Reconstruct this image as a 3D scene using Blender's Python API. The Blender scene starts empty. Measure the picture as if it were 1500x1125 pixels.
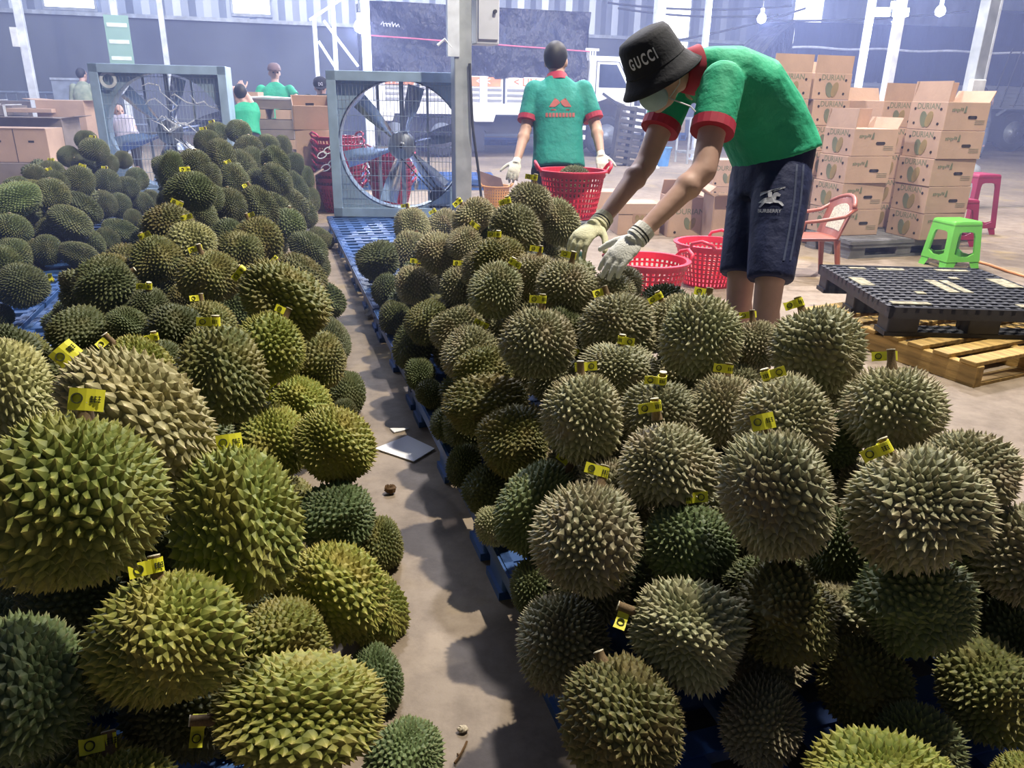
import bpy, bmesh, math, random
from math import sin, cos, pi, radians, sqrt, atan, atan2
from mathutils import Vector, Matrix, Quaternion
from mathutils.bvhtree import BVHTree
random.seed(11)
V = Vector
scene = bpy.context.scene
COLL = scene.collection

# ------------------------------------------------------------------ camera
F_PX, PITCH, ROLL, CAM_H = 1120.0, atan(422 / 1120.0), 0.02, 1.25
fwd = V((0, cos(PITCH), -sin(PITCH)))
r0 = V((1, 0, 0)); u0 = r0.cross(fwd)
RI = r0 * cos(ROLL) + u0 * sin(ROLL)
UP = u0 * cos(ROLL) - r0 * sin(ROLL)
CAM = V((0, 0, CAM_H))
cam_d = bpy.data.cameras.new('camera')
cam_d.sensor_width = 36.0
cam_d.lens = 36.0 * F_PX / 1500.0
cam_d.clip_end = 200
cam = bpy.data.objects.new('camera', cam_d)
cam.matrix_world = Matrix.Translation(CAM) @ Matrix((RI, UP, -fwd)).transposed().to_4x4()
COLL.objects.link(cam)
scene.camera = cam

def ray(px, py):
    return fwd + RI * ((px - 750) / F_PX) - UP * ((py - 562.5) / F_PX)
def at(px, py, z):            # photograph pixel at a depth -> world point
    return CAM + ray(px, py) * z
def gnd(px, py, h=0.0):       # photograph pixel on a level plane -> world point
    r = ray(px, py)
    return CAM + r * ((h - CAM_H) / r.z)

ROW = radians(17.3)           # the hall and its rows of fruit run along this direction
DU = V((-sin(ROW), cos(ROW), 0)); DW = V((cos(ROW), sin(ROW), 0))
def uw(u, w, h=0.0):
    return DU * u + DW * w + V((0, 0, h))

# ------------------------------------------------------------------ world, lights, exposure
def lin(hx):
    c = [int(hx[i:i + 2], 16) / 255 for i in (0, 2, 4)]
    return tuple(x / 12.92 if x <= .04045 else ((x + .055) / 1.055) ** 2.4 for x in c) + (1,)
w = bpy.data.worlds.new('hall_daylight'); scene.world = w
w.use_nodes = True
bg = w.node_tree.nodes['Background']
bg.inputs[0].default_value = (0.6, 0.68, 1.0, 1)
bg.inputs[1].default_value = 0.055
def lamp(name, kind, loc, energy, col=(1, 1, 1), size=0.1, target=None, sx=None, sy=None):
    d = bpy.data.lights.new(name, kind); d.energy = energy; d.color = col
    if kind == 'AREA':
        d.shape = 'RECTANGLE'; d.size = sx; d.size_y = sy
    else:
        d.shadow_soft_size = size
    o = bpy.data.objects.new(name, d); o.location = loc
    if target is not None:
        o.rotation_euler = (V(target) - V(loc)).to_track_quat('-Z', 'Y').to_euler()
    COLL.objects.link(o)
    return o
lamp('overhead_light', 'POINT', uw(2.5, 2.8, 6.5), 1750, (1, .91, .74), .08)
lamp('overhead_light', 'POINT', uw(4.2, 5.0, 6.6), 560, (1, .93, .80), .09)
lamp('overhead_light', 'POINT', uw(8.0, 2.2, 6.5), 1250, (.92, .9, 1), .2)  # unseen light added to brighten the floor behind the piles
lamp('overhead_light', 'POINT', uw(8.0, 7.0, 6.5), 1500, (.98, .9, .94), .2)  # unseen light added to brighten the floor around the cartons
lamp('overhead_light', 'POINT', uw(12.5, -4.5, 6.5), 700, (.68, .76, 1), .2)  # unseen bluish light added to lift the left background
lamp('background_fill', 'AREA', uw(15, 3, 7.8), 1000, (.66, .74, 1), target=uw(15, 3, 0), sx=18, sy=3)  # unseen area light added as bluish fill over the back
scene.view_settings.view_transform = 'Standard'
scene.view_settings.look = 'None'
scene.view_settings.gamma = 1.0
scene.view_settings.use_curve_mapping = False
scene.view_settings.exposure = 0.55
scene.cycles.volume_bounces = 1
scene.cycles.max_bounces = 6
scene.cycles.use_denoising = True

# ------------------------------------------------------------------ materials
MATS = {}
def M(name, hx, rough=.6, metal=0.0, var=.12, scale=6.0, bump=0.0, bscale=60.0, emit=0.0, alpha=1.0, spec=.5, hx2=None, stretch=None, bdist=.01):
    if name in MATS: return MATS[name]
    m = bpy.data.materials.new(name); m.use_nodes = True
    nt = m.node_tree; N = nt.nodes; L = nt.links
    b = N['Principled BSDF']
    b.inputs['Roughness'].default_value = rough
    b.inputs['Metallic'].default_value = metal
    b.inputs['Specular IOR Level'].default_value = spec
    c = lin(hx)
    tc = N.new('ShaderNodeTexCoord')
    src = tc.outputs['Object']
    if stretch:
        mp = N.new('ShaderNodeMapping'); mp.inputs['Scale'].default_value = stretch
        L.new(src, mp.inputs[0]); src = mp.outputs[0]
    nz = N.new('ShaderNodeTexNoise'); nz.inputs['Scale'].default_value = scale; nz.inputs['Detail'].default_value = 5
    L.new(src, nz.inputs['Vector'])
    mx = N.new('ShaderNodeMix'); mx.data_type = 'RGBA'
    c2 = lin(hx2) if hx2 else tuple(x * (1 + var * 2) for x in c[:3]) + (1,)
    c1 = c if hx2 else tuple(x * (1 - var * 2) for x in c[:3]) + (1,)
    mx.inputs[6].default_value = c1; mx.inputs[7].default_value = c2
    cr = N.new('ShaderNodeMapRange'); cr.inputs[1].default_value = .3; cr.inputs[2].default_value = .7
    L.new(nz.outputs[0], cr.inputs[0]); L.new(cr.outputs[0], mx.inputs[0])
    L.new(mx.outputs[2], b.inputs['Base Color'])
    if bump:
        n2 = N.new('ShaderNodeTexNoise'); n2.inputs['Scale'].default_value = bscale; n2.inputs['Detail'].default_value = 6
        L.new(src, n2.inputs['Vector'])
        bp = N.new('ShaderNodeBump'); bp.inputs['Strength'].default_value = bump; bp.inputs['Distance'].default_value = bdist
        L.new(n2.outputs[0], bp.inputs['Height']); L.new(bp.outputs[0], b.inputs['Normal'])
    if emit:
        b.inputs['Emission Color'].default_value = c; b.inputs['Emission Strength'].default_value = emit
    MATS[name] = m
    return m

# ------------------------------------------------------------------ mesh helpers
class MB:
    def __init__(s): s.v = []; s.f = []
    def add(s, vs, fs, Mx=None):
        o = len(s.v)
        s.v += [(Mx @ V(p)) if Mx else V(p) for p in vs]
        s.f += [tuple(i + o for i in f) for f in fs]
        return s
    def box(s, c, d, Mx=None, top=1.0, topy=None):
        x, y, z = [k / 2 for k in d]; t = top; ty = top if topy is None else topy
        vs = [(-x, -y, -z), (x, -y, -z), (x, y, -z), (-x, y, -z), (-x * t, -y * ty, z), (x * t, -y * ty, z), (x * t, y * ty, z), (-x * t, y * ty, z)]
        vs = [(p[0] + c[0], p[1] + c[1], p[2] + c[2]) for p in vs]
        return s.add(vs, [(3, 2, 1, 0), (4, 5, 6, 7), (0, 1, 5, 4), (1, 2, 6, 5), (2, 3, 7, 6), (3, 0, 4, 7)], Mx)
    def cyl(s, p0, p1, ra, rb=None, n=12, caps=True):
        p0, p1 = V(p0), V(p1); rb = ra if rb is None else rb
        q = (p1 - p0).to_track_quat('Z', 'Y').to_matrix()
        vs = []
        for p, r in ((p0, ra), (p1, rb)):
            for k in range(n):
                vs.append(p + q @ V((r * cos(2 * pi * k / n), r * sin(2 * pi * k / n), 0)))
        fs = [(k, (k + 1) % n, n + (k + 1) % n, n + k) for k in range(n)]
        if caps: fs += [tuple(range(n - 1, -1, -1)), tuple(range(n, 2 * n))]
        return s.add(vs, fs)
    def bar(s, p0, p1, wd, ht, up=(0, 0, 1)):
        p0, p1 = V(p0), V(p1); d = p1 - p0
        x = d.normalized(); y = V(up).cross(x)
        if y.length < 1e-4: y = V((0, 1, 0)).cross(x)
        y.normalize(); z = x.cross(y)
        Mx = Matrix.Translation((p0 + p1) / 2) @ Matrix((x, y, z)).transposed().to_4x4()
        return s.box((0, 0, 0), (d.length, wd, ht), Mx)
    def tube(s, pts, r, n=8, closed=False, caps=True):
        pts = [V(p) for p in pts]; m = len(pts); vs = []; fs = []
        rs = r if isinstance(r, (list, tuple)) else [r] * m
        ref = None
        for i, p in enumerate(pts):
            a = pts[(i - 1) % m] if (closed or i > 0) else p
            b = pts[(i + 1) % m] if (closed or i < m - 1) else p
            t = (b - a).normalized()
            if ref is None:
                ref = t.orthogonal().normalized()
            ref = (ref - t * ref.dot(t)).normalized(); bi = t.cross(ref)
            for k in range(n):
                an = 2 * pi * k / n
                vs.append(p + (ref * cos(an) + bi * sin(an)) * rs[i])
        for i in range(m if closed else m - 1):
            j = (i + 1) % m
            for k in range(n):
                fs.append((i * n + k, i * n + (k + 1) % n, j * n + (k + 1) % n, j * n + k))
        if caps and not closed:
            fs += [tuple(range(n - 1, -1, -1)), tuple(range((m - 1) * n, m * n))]
        return s.add(vs, fs)
    def lathe(s, prof, n=24, Mx=None, caps=True):
        vs = []; fs = []; m = len(prof)
        for r, z in prof:
            for k in range(n):
                an = 2 * pi * k / n; vs.append((r * cos(an), r * sin(an), z))
        for i in range(m - 1):
            for k in range(n):
                fs.append((i * n + k, i * n + (k + 1) % n, (i + 1) * n + (k + 1) % n, (i + 1) * n + k))
        if caps: fs += [tuple(range(n - 1, -1, -1)), tuple(range((m - 1) * n, m * n))]
        return s.add(vs, fs, Mx)
    def prism(s, poly, z0, z1, Mx=None):
        n = len(poly)
        vs = [(p[0], p[1], z0) for p in poly] + [(p[0], p[1], z1) for p in poly]
        fs = [tuple(range(n - 1, -1, -1)), tuple(range(n, 2 * n))] + [(k, (k + 1) % n, n + (k + 1) % n, n + k) for k in range(n)]
        return s.add(vs, fs, Mx)
    def ring_plate(s, outer, inner, z0, z1, Mx=None):   # two loops of equal length, a plate with a hole
        n = len(outer)
        vs = [(p[0], p[1], z) for z in (z0, z1) for p in outer] + [(p[0], p[1], z) for z in (z0, z1) for p in inner]
        fs = []
        for k in range(n):
            j = (k + 1) % n
            fs += [(k, j, n + j, n + k), (2 * n + j, 2 * n + k, 3 * n + k, 3 * n + j), (n + k, n + j, 3 * n + j, 3 * n + k), (j, k, 2 * n + k, 2 * n + j)]
        return s.add(vs, fs, Mx)
    def ball(s, c, r, Mx=None, nu=16, nv=10):
        r = (r, r, r) if isinstance(r, (int, float)) else r
        vs = [(0, 0, -1)]; fs = []
        for i in range(1, nv):
            ph = -pi / 2 + pi * i / nv
            for k in range(nu):
                an = 2 * pi * k / nu; vs.append((cos(ph) * cos(an), cos(ph) * sin(an), sin(ph)))
        vs.append((0, 0, 1)); top = len(vs) - 1
        for k in range(nu):
            fs.append((0, 1 + (k + 1) % nu, 1 + k)); fs.append((top, 1 + (nv - 2) * nu + k, 1 + (nv - 2) * nu + (k + 1) % nu))
        for i in range(nv - 2):
            for k in range(nu):
                fs.append((1 + i * nu + k, 1 + i * nu + (k + 1) % nu, 1 + (i + 1) * nu + (k + 1) % nu, 1 + (i + 1) * nu + k))
        vs = [V((p[0] * r[0], p[1] * r[1], p[2] * r[2])) for p in vs]
        T = Matrix.Translation(V(c)) @ (Mx if Mx else Matrix())
        return s.add(vs, fs, T)
    def loft(s, rings, caps=True):
        n = len(rings[0]); vs = [p for r in rings for p in r]; fs = []
        for i in range(len(rings) - 1):
            for k in range(n):
                fs.append((i * n + k, i * n + (k + 1) % n, (i + 1) * n + (k + 1) % n, (i + 1) * n + k))
        if caps: fs += [tuple(range(n - 1, -1, -1)), tuple(range((len(rings) - 1) * n, len(rings) * n))]
        return s.add(vs, fs)
    def mesh(s, name, smooth=False):
        me = bpy.data.meshes.new(name)
        me.from_pydata([tuple(p) for p in s.v], [], s.f)
        if smooth: me.polygons.foreach_set('use_smooth', [True] * len(me.polygons))
        me.update()
        return me
    def build(s, name, mat, parent=None, smooth=False, off=None, bevel=0, loc=None):
        if off is not None: s.v = [p - off for p in s.v]
        return put(name, s.mesh(name, smooth), mat, parent, bevel, loc)

def put(name, me, mat, parent=None, bevel=0, loc=None):
    o = bpy.data.objects.new(name, me)
    if mat and not me.materials: me.materials.append(mat)
    COLL.objects.link(o)
    if parent: o.parent = parent
    if loc is not None: o.location = loc
    if bevel:
        b = o.modifiers.new('bevel', 'BEVEL'); b.width = bevel; b.segments = 2; b.limit_method = 'ANGLE'
    return o
def tag(o, label=None, cat=None, group=None, kind=None):
    if label: o['label'] = label
    if cat: o['category'] = cat
    if group: o['group'] = group
    if kind: o['kind'] = kind
    return o
def thing(name, loc, label, cat, rz=0, group=None):
    o = bpy.data.objects.new(name, None); o.empty_display_size = .05
    o.location = loc; o.rotation_euler = (0, 0, rz); COLL.objects.link(o)
    return tag(o, label, cat, group)
KIDS = {}
def dup(root, loc, rz=None, label=None, group=None):
    r = root.copy(); COLL.objects.link(r); r.location = loc
    if rz is not None: r.rotation_euler = (0, 0, rz)
    if label: r['label'] = label
    if group: r['group'] = group
    kids = [o for o in root.children]
    for ch in kids:
        c = ch.copy(); COLL.objects.link(c); c.parent = r
        for g in ch.children:
            d = g.copy(); COLL.objects.link(d); d.parent = c
    return r
TXT = {}
def text_geo(s, size=1.0, bold=0.0):
    k = (s, bold)
    if k not in TXT:
        cu = bpy.data.curves.new('t', 'FONT'); cu.body = s; cu.size = 1; cu.align_x = 'CENTER'; cu.align_y = 'CENTER'
        cu.extrude = 0.004; cu.resolution_u = 3; cu.offset = bold
        ob = bpy.data.objects.new('t', cu); COLL.objects.link(ob)
        dg = bpy.context.evaluated_depsgraph_get()
        me = bpy.data.meshes.new_from_object(ob.evaluated_get(dg))
        TXT[k] = ([v.co.copy() for v in me.vertices], [tuple(p.vertices) for p in me.polygons])
        bpy.data.objects.remove(ob); bpy.data.curves.remove(cu); bpy.data.meshes.remove(me)
    vs, fs = TXT[k]
    return [p * size for p in vs], fs
def circ(cx, cy, r, n=24, ry=None, rot=0):
    ry = r if ry is None else ry
    return [(cx + r * cos(a) * cos(rot) - ry * sin(a) * sin(rot), cy + r * cos(a) * sin(rot) + ry * sin(a) * cos(rot)) for a in [2 * pi * k / n for k in range(n)]]
def face_mx(o, x, n):          # local xy plane laid on a face: origin, right direction, outward normal
    x = V(x).normalized(); n = V(n).normalized(); y = n.cross(x)
    return Matrix.Translation(V(o)) @ Matrix((x, y, n)).transposed().to_4x4()
def remeshed(mb, name, voxel, smooth_it=2):
    me = mb.mesh(name)
    ob = bpy.data.objects.new(name, me); COLL.objects.link(ob)
    r = ob.modifiers.new('r', 'REMESH'); r.mode = 'VOXEL'; r.voxel_size = voxel; r.use_smooth_shade = True
    if smooth_it:
        sm = ob.modifiers.new('s', 'SMOOTH'); sm.factor = .5; sm.iterations = smooth_it
    dg = bpy.context.evaluated_depsgraph_get()
    out = bpy.data.meshes.new_from_object(ob.evaluated_get(dg))
    bpy.data.objects.remove(ob); bpy.data.meshes.remove(me)
    out.polygons.foreach_set('use_smooth', [True] * len(out.polygons))
    out.name = name
    return out

# ------------------------------------------------------------------ the hall
def floor_material():
    m = bpy.data.materials.new('worn_concrete'); m.use_nodes = True
    nt = m.node_tree; N = nt.nodes; L = nt.links; b = N['Principled BSDF']
    tc = N.new('ShaderNodeTexCoord')
    n1 = N.new('ShaderNodeTexNoise'); n1.inputs['Scale'].default_value = .55; n1.inputs['Detail'].default_value = 8; n1.inputs['Roughness'].default_value = .65
    n2 = N.new('ShaderNodeTexNoise'); n2.inputs['Scale'].default_value = 9; n2.inputs['Detail'].default_value = 8; n2.inputs['Roughness'].default_value = .7
    n3 = N.new('ShaderNodeTexNoise'); n3.inputs['Scale'].default_value = 2.2; n3.inputs['Detail'].default_value = 3
    for n in (n1, n2, n3): L.new(tc.outputs['Object'], n.inputs['Vector'])
    r1 = N.new('ShaderNodeValToRGB')
    r1.color_ramp.elements[0].position = .32; r1.color_ramp.elements[0].color = lin('776a5c')
    r1.color_ramp.elements[1].position = .68; r1.color_ramp.elements[1].color = lin('a59584')
    L.new(n1.outputs[0], r1.inputs[0])
    mx = N.new('ShaderNodeMix'); mx.data_type = 'RGBA'; mx.blend_type = 'MULTIPLY'; mx.inputs[0].default_value = .55
    r2 = N.new('ShaderNodeValToRGB')
    r2.color_ramp.elements[0].position = .35; r2.color_ramp.elements[0].color = lin('a89c8e')
    r2.color_ramp.elements[1].position = .6; r2.color_ramp.elements[1].color = (1, 1, 1, 1)
    L.new(n2.outputs[0], r2.inputs[0]); L.new(r1.outputs[0], mx.inputs[6]); L.new(r2.outputs[0], mx.inputs[7])
    r3 = N.new('ShaderNodeMapRange'); r3.inputs[1].default_value = .58; r3.inputs[2].default_value = .72; r3.inputs[4].default_value = .5
    L.new(n3.outputs[0], r3.inputs[0])
    m2 = N.new('ShaderNodeMix'); m2.data_type = 'RGBA'; m2.inputs[7].default_value = lin('9a8446')
    L.new(r3.outputs[0], m2.inputs[0]); L.new(mx.outputs[2], m2.inputs[6])
    L.new(m2.outputs[2], b.inputs['Base Color'])
    b.inputs['Roughness'].default_value = .62
    bp = N.new('ShaderNodeBump'); bp.inputs['Strength'].default_value = .25; bp.inputs['Distance'].default_value = .01
    L.new(n2.outputs[0], bp.inputs['Height']); L.new(bp.outputs[0], b.inputs['Normal'])
    return m
fl = MB(); fl.add([(-40, -6, 0), (40, -6, 0), (40, 40, 0), (-40, 40, 0), (-40, -6, -.2), (40, -6, -.2), (40, 40, -.2), (-40, 40, -.2)],
    [(0, 1, 2, 3), (7, 6, 5, 4), (4, 5, 1, 0), (5, 6, 2, 1), (6, 7, 3, 2), (7, 4, 0, 3)])
tag(fl.build('floor', floor_material()), kind='structure')
seam = MB()
for ww in (2.35, -2.9): seam.box((0, 0, 0), (.012, 24, .004), Matrix.Translation(uw(13, ww, .001)) @ Matrix.Rotation(ROW, 4, 'Z'))

WALL_U = 25.2
RW = Matrix.Rotation(ROW, 4, 'Z')
WM = Matrix.Translation(uw(WALL_U, 0, 0)) @ RW
wb = MB()
wb.box((0, .15, 1.55), (64, .3, 3.1), WM)
wall = tag(wb.build('wall_back', M('grey_block', '6e7584', .9, var=.1, scale=.6, bump=.3, bscale=4)), kind='structure')
cl = MB()
n = 320; xs = [-32 + 64 * k / n for k in range(n + 1)]
vs = []; 
for k, x in enumerate(xs):
    y = (0.0, 0.0, .05, .05)[k % 4]
    vs += [(x, y, 3.1), (x, y, 8.5)]
cl.add(vs, [(2 * k, 2 * k + 2, 2 * k + 3, 2 * k + 1) for k in range(n)], WM)
clad = cl.build('cladding', M('galvanised_sheet', 'a9b4cc', .42, .55, var=.06, scale=.5), wall)
gt = MB(); gt.box((0, -.05, 3.1), (64, .12, .1), WM); gt.build('girt', M('pale_steel', 'b9c3d6', .5, .3), wall)
gt = MB(); gt.box((0, -.05, 5.2), (64, .1, .1), WM); gt.build('girt', M('pale_steel', 'b9c3d6', .5, .3), wall)
def roof_window(num, px, wd, z0, z1):
    r = ray(px, 60); # where that column of the picture meets the wall
    nrm = DU; t = (uw(WALL_U, 0) - CAM).dot(nrm) / r.dot(nrm); p = CAM + r * t
    x = p.dot(DW)
    m = MB(); m.box((x, -.06, (z0 + z1) / 2), (wd, .05, z1 - z0), WM)
    o = tag(m.build('window_%d' % num, M('translucent_panel', 'f4f8ff', .4, emit=1.7, var=.02)), kind='structure')
    fr = MB()
    for xx in (x - wd / 2, x + wd / 2): fr.box((xx, -.07, (z0 + z1) / 2), (.06, .08, z1 - z0), WM)
    fr.box((x, -.07, z0), (wd + .06, .08, .08), WM)
    fr.build('window_frame', M('pale_steel', 'b9c3d6', .5, .3), o)
roof_window(1, 112, 1.25, 3.2, 6.5)
roof_window(2, 373, 1.05, 3.25, 6.5)
roof_window(3, 988, .95, 2.2, 6.5)
roof_window(4, 1176, 1.2, 2.5, 4.6)
# railing in front of the wall at the left
rl = thing('railing', at(75, 150, 19.5).xy.to_3d(), 'grey steel railing along the dark wall behind the far left cartons', 'railing', ROW)
for k in range(26):
    m = MB(); m.cyl((-3.4 + k * .22, 0, .05), (-3.4 + k * .22, 0, 1.08), .018, n=6); m.build('baluster', M('rail_steel', '8e9ab0', .5, .4), rl)
m = MB(); m.cyl((-3.5, 0, 1.1), (2.2, 0, 1.1), .035, n=8); m.build('top_rail', MATS['rail_steel'], rl)
m = MB(); m.cyl((-3.5, 0, .35), (2.2, 0, .35), .03, n=8); m.build('lower_rail', MATS['rail_steel'], rl)
# a pale panel door leaning beside the railing
m = MB(); m.box((0, 0, .72), (.75, .06, 1.44)); pl = thing('metal_sheet', at(106, 150, 18.6).xy.to_3d(), 'pale grey metal sheet standing upright behind the man in camouflage', 'metal sheet', ROW)
m.build('sheet', M('pale_sheet', '97a2b6', .5, .2), pl); m = MB(); m.box((0, -.04, 1.43), (.78, .04, .05)); m.build('edge_trim', M('pale_steel', 'b9c3d6'), pl)

# ------------------------------------------------------------------ even haze volume added for the bluish glare over the back
hz = MB(); hz.box((0, 0, 0), (40, 22.5, 8.0), Matrix.Translation(uw(13.8, 0, 4.3)) @ RW)
hm = bpy.data.materials.new('glare_haze'); hm.use_nodes = True
nt = hm.node_tree; nt.nodes.remove(nt.nodes['Principled BSDF'])
vsn = nt.nodes.new('ShaderNodeVolumeScatter'); vsn.inputs['Color'].default_value = (.38, .46, .88, 1); vsn.inputs['Density'].default_value = .018; vsn.inputs['Anisotropy'].default_value = .25
nt.links.new(vsn.outputs[0], nt.nodes['Material Output'].inputs['Volume'])
ho = hz.build('haze', hm); tag(ho, 'thin bluish haze added for the glare over the far half of the hall', 'haze', kind='stuff')

# ------------------------------------------------------------------ steel posts
def post(px, py, z, wd, top, label, mat, round_=False, extra=None, dp=None):
    p = at(px, py, z); p.z = 0
    t = thing('steel_post', p, label, 'post', ROW)
    m = MB()
    if round_: m.cyl((0, 0, 0), (0, 0, top), wd / 2, n=14)
    else:
        m.box((0, 0, top / 2), (wd, dp or wd, top))
    m.build('shaft', mat, t, bevel=0 if round_ else .008)
    m = MB(); m.box((0, 0, .012), (wd * 2, wd * 2, .024)); m.build('base_plate', mat, t)
    for sx in (-1, 1):
        for sy in (-1, 1):
            m = MB(); m.cyl((sx * wd * .8, sy * wd * .8, .024), (sx * wd * .8, sy * wd * .8, .05), .014, n=6); m.build('bolt', mat, t)
    return t
GS = M('galvanised_steel', 'aab0b4', .45, .5, var=.14, scale=5)
WS = M('white_steel', 'cfd6e4', .5, .1)
t = post(35, 60, 13, .13, 6.2, 'pale steel post at the far left with a small white box on it', WS)
m = MB(); m.box((-.1, -.09, 2.02 + .0), (.1, .08, .3)); m.build('switch_box', M('white_plastic', 'd8dce2', .5), t)
t = post(171, 40, 15, .12, 6.2, 'steel post with a green and white sign plate behind left fan', WS)
m = MB(); m.box((.02, -.08, 2.1), (.44, .02, .95)); sg = m.build('sign_plate', M('sign_green', '86a89c', .5, var=.03), t)
for k in range(3):
    m = MB(); m.box((.02, -.094, 1.8 + k * .3), (.36, .008, .07)); m.build('sign_stripe', M('sign_white', 'd5e0e0', .5), sg)
post(238, 40, 16, .11, 6.2, 'thin pale steel post rising behind middle of left fan', WS)
post(536, 50, 12, .13, 6.2, 'white steel post at the left end of the tarpaulined truck', WS)
t = post(676, 200, 6.75, .15, 6.0, 'galvanised post in front of right fan carrying a grey cabinet', GS)
m = MB(); m.box((-.085, -.06, 3.0), (.1, .06, 2.9)); m.build('conduit', M('white_steel', 'cfd6e4'), t)
m = MB(); m.box((.2, -.02, 2.5), (.2, .22, 1.7)); cb = m.build('cabinet', M('cabinet_grey', 'b4b8c4', .5, var=.03), t, bevel=.01)
m = MB(); m.box((.2, -.14, 2.5), (.17, .02, 1.62)); m.build('cabinet_door', M('cabinet_grey', 'b4b8c4'), cb)
m = MB(); m.cyl((.25, -.15, 1.9), (.25, -.18, 1.9), .015); m.build('latch', M('dark_rubber', '26282c', .8), cb)
m = MB(); m.tube([(.05, -.1, 1.5), (.07, -.12, 1.0), (.13, -.11, .6), (.17, -.11, .25), (.2, -.15, .01)], .012); m.build('power_cable', M('dark_rubber', '26282c', .8), t)
m = MB(); m.tube([(-.1, -.08, 1.62), (-.16, -.08, 1.68), (-.22, -.08, 1.63)], .012); m.build('hook', WS, t)
post(963, 60, 14, .17, 6.2, 'broad white post behind the black bucket hat', WS)
post(1036, 30, 16, .11, 6.2, 'slim white post just right of the bright roof panel behind hat', WS)
post(1268, 60, 13, .10, 6.2, 'left one of two slanting pale posts over the carton stacks', WS)
post(1311, 60, 11.5, .12, 6.2, 'right one of two slanting pale posts over the carton stacks', WS)
t = post(1428, 110, 9.3, .15, 6.2, 'broad galvanised post right of the carton stacks with a white socket box', GS)
m = MB(); m.box((-.05, -.11, 1.42), (.2, .07, .24)); m.build('socket_box', M('white_plastic', 'd8dce2'), t, bevel=.01)
m = MB(); m.box((.09, 0, 3.1), (.03, .16, 6.2)); m.build('flange', WS, t)
# white lean-to frame behind the right fan
t = thing('lean_to', at(500, 150, 12.5).xy.to_3d(), 'white lean-to frame of thin steel tubes beside the truck tarpaulin', 'frame', ROW)
for a_, b_ in (((-.35, 0, 0), (-.35, 0, 2.35)), ((-.05, 0, 0), (-.05, 0, 2.9))):
    m = MB(); m.cyl(a_, b_, .035, n=8); m.build('upright', WS, t)
for a_, b_ in (((-.42, 0, 2.3), (.3, 0, 2.75)), ((-.2, 0, 2.3), (.3, 0, 1.65)), ((-.3, 0, 2.0), (-.05, 0, 1.6))):
    m = MB(); m.cyl(a_, b_, .022, n=6); m.build('brace', WS, t)
# ------------------------------------------------------------------ hanging lamps at the back
BULB = M('lamp_glow', 'f3f6ff', .4, emit=14, var=.01)
DK = M('dark_rubber', '26282c', .8)
def bulb(px, py, z, label, tube=False, watts=160):
    p = at(px, py, z)
    t = thing('hanging_lamp', p, label, 'lamp')
    m = MB(); m.cyl((0, 0, .13), (0, 0, max(.4, 6 - p.z)), .012, n=6); m.build('cord', DK, t)
    m = MB(); m.cyl((0, 0, .06), (0, 0, .16), .035, n=10); m.build('socket', M('white_plastic', 'd8dce2'), t)
    m = MB()
    if tube:
        m.box((-.15, 0, 0), (.22, .1, .12)); m.box((.15, 0, 0), (.22, .1, .12))
    else: m.lathe([(.01, -.12), (.07, -.09), (.09, -.03), (.07, .03), (.03, .07)], 14)
    m.build('bulb', BULB, t, smooth=not tube)
    lamp('bulb_light', 'POINT', p + V((0, -.25, -.1)), watts, (.85, .9, 1), .12)
bulb(1116, 25, 15.5, 'round glowing bulb hanging left of the bright wall panel', watts=160)
bulb(1192, 13, 15, 'glowing bulb hanging close to the top right of the bright wall panel', watts=160)
bulb(1306, 18, 12.5, 'twin glowing lamp heads beside the slanting pale post', True, 120)
bulb(527, 36, 11.6, 'glowing bulb hanging at the peak of the white lean-to frame', watts=160)
bulb(1378, 14, 14, 'small bulb hanging above the long dark truck at right', watts=40)
m = MB()
for (a_, b_, sag) in (((905, 12), (1140, 22), 14), ((890, 4), (1160, 8), 16), ((1120, 30), (1420, 16), 10), ((985, 60), (1180, 12), 8)):
    pts = []
    for k in range(13):
        t_ = k / 12; pts.append(at(a_[0] + (b_[0] - a_[0]) * t_, a_[1] + (b_[1] - a_[1]) * t_ + sag * 4 * t_ * (1 - t_) * .5, 16.6 + sag * .09 + a_[0] * .0006))
    mm = MB(); mm.tube(pts, .025, n=5)
    wi = mm.build('overhead_cable', DK)
    tag(wi, {905: 'lowest dark cable sagging across the pale wall behind the hat', 890: 'top dark cable sagging across pale wall above the hat', 1120: 'dark cable running above the long dark truck tarpaulin', 985: 'steep dark cable rising from hat towards the bright panel'}[a_[0]], 'cable', 'overhead cables')

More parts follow.
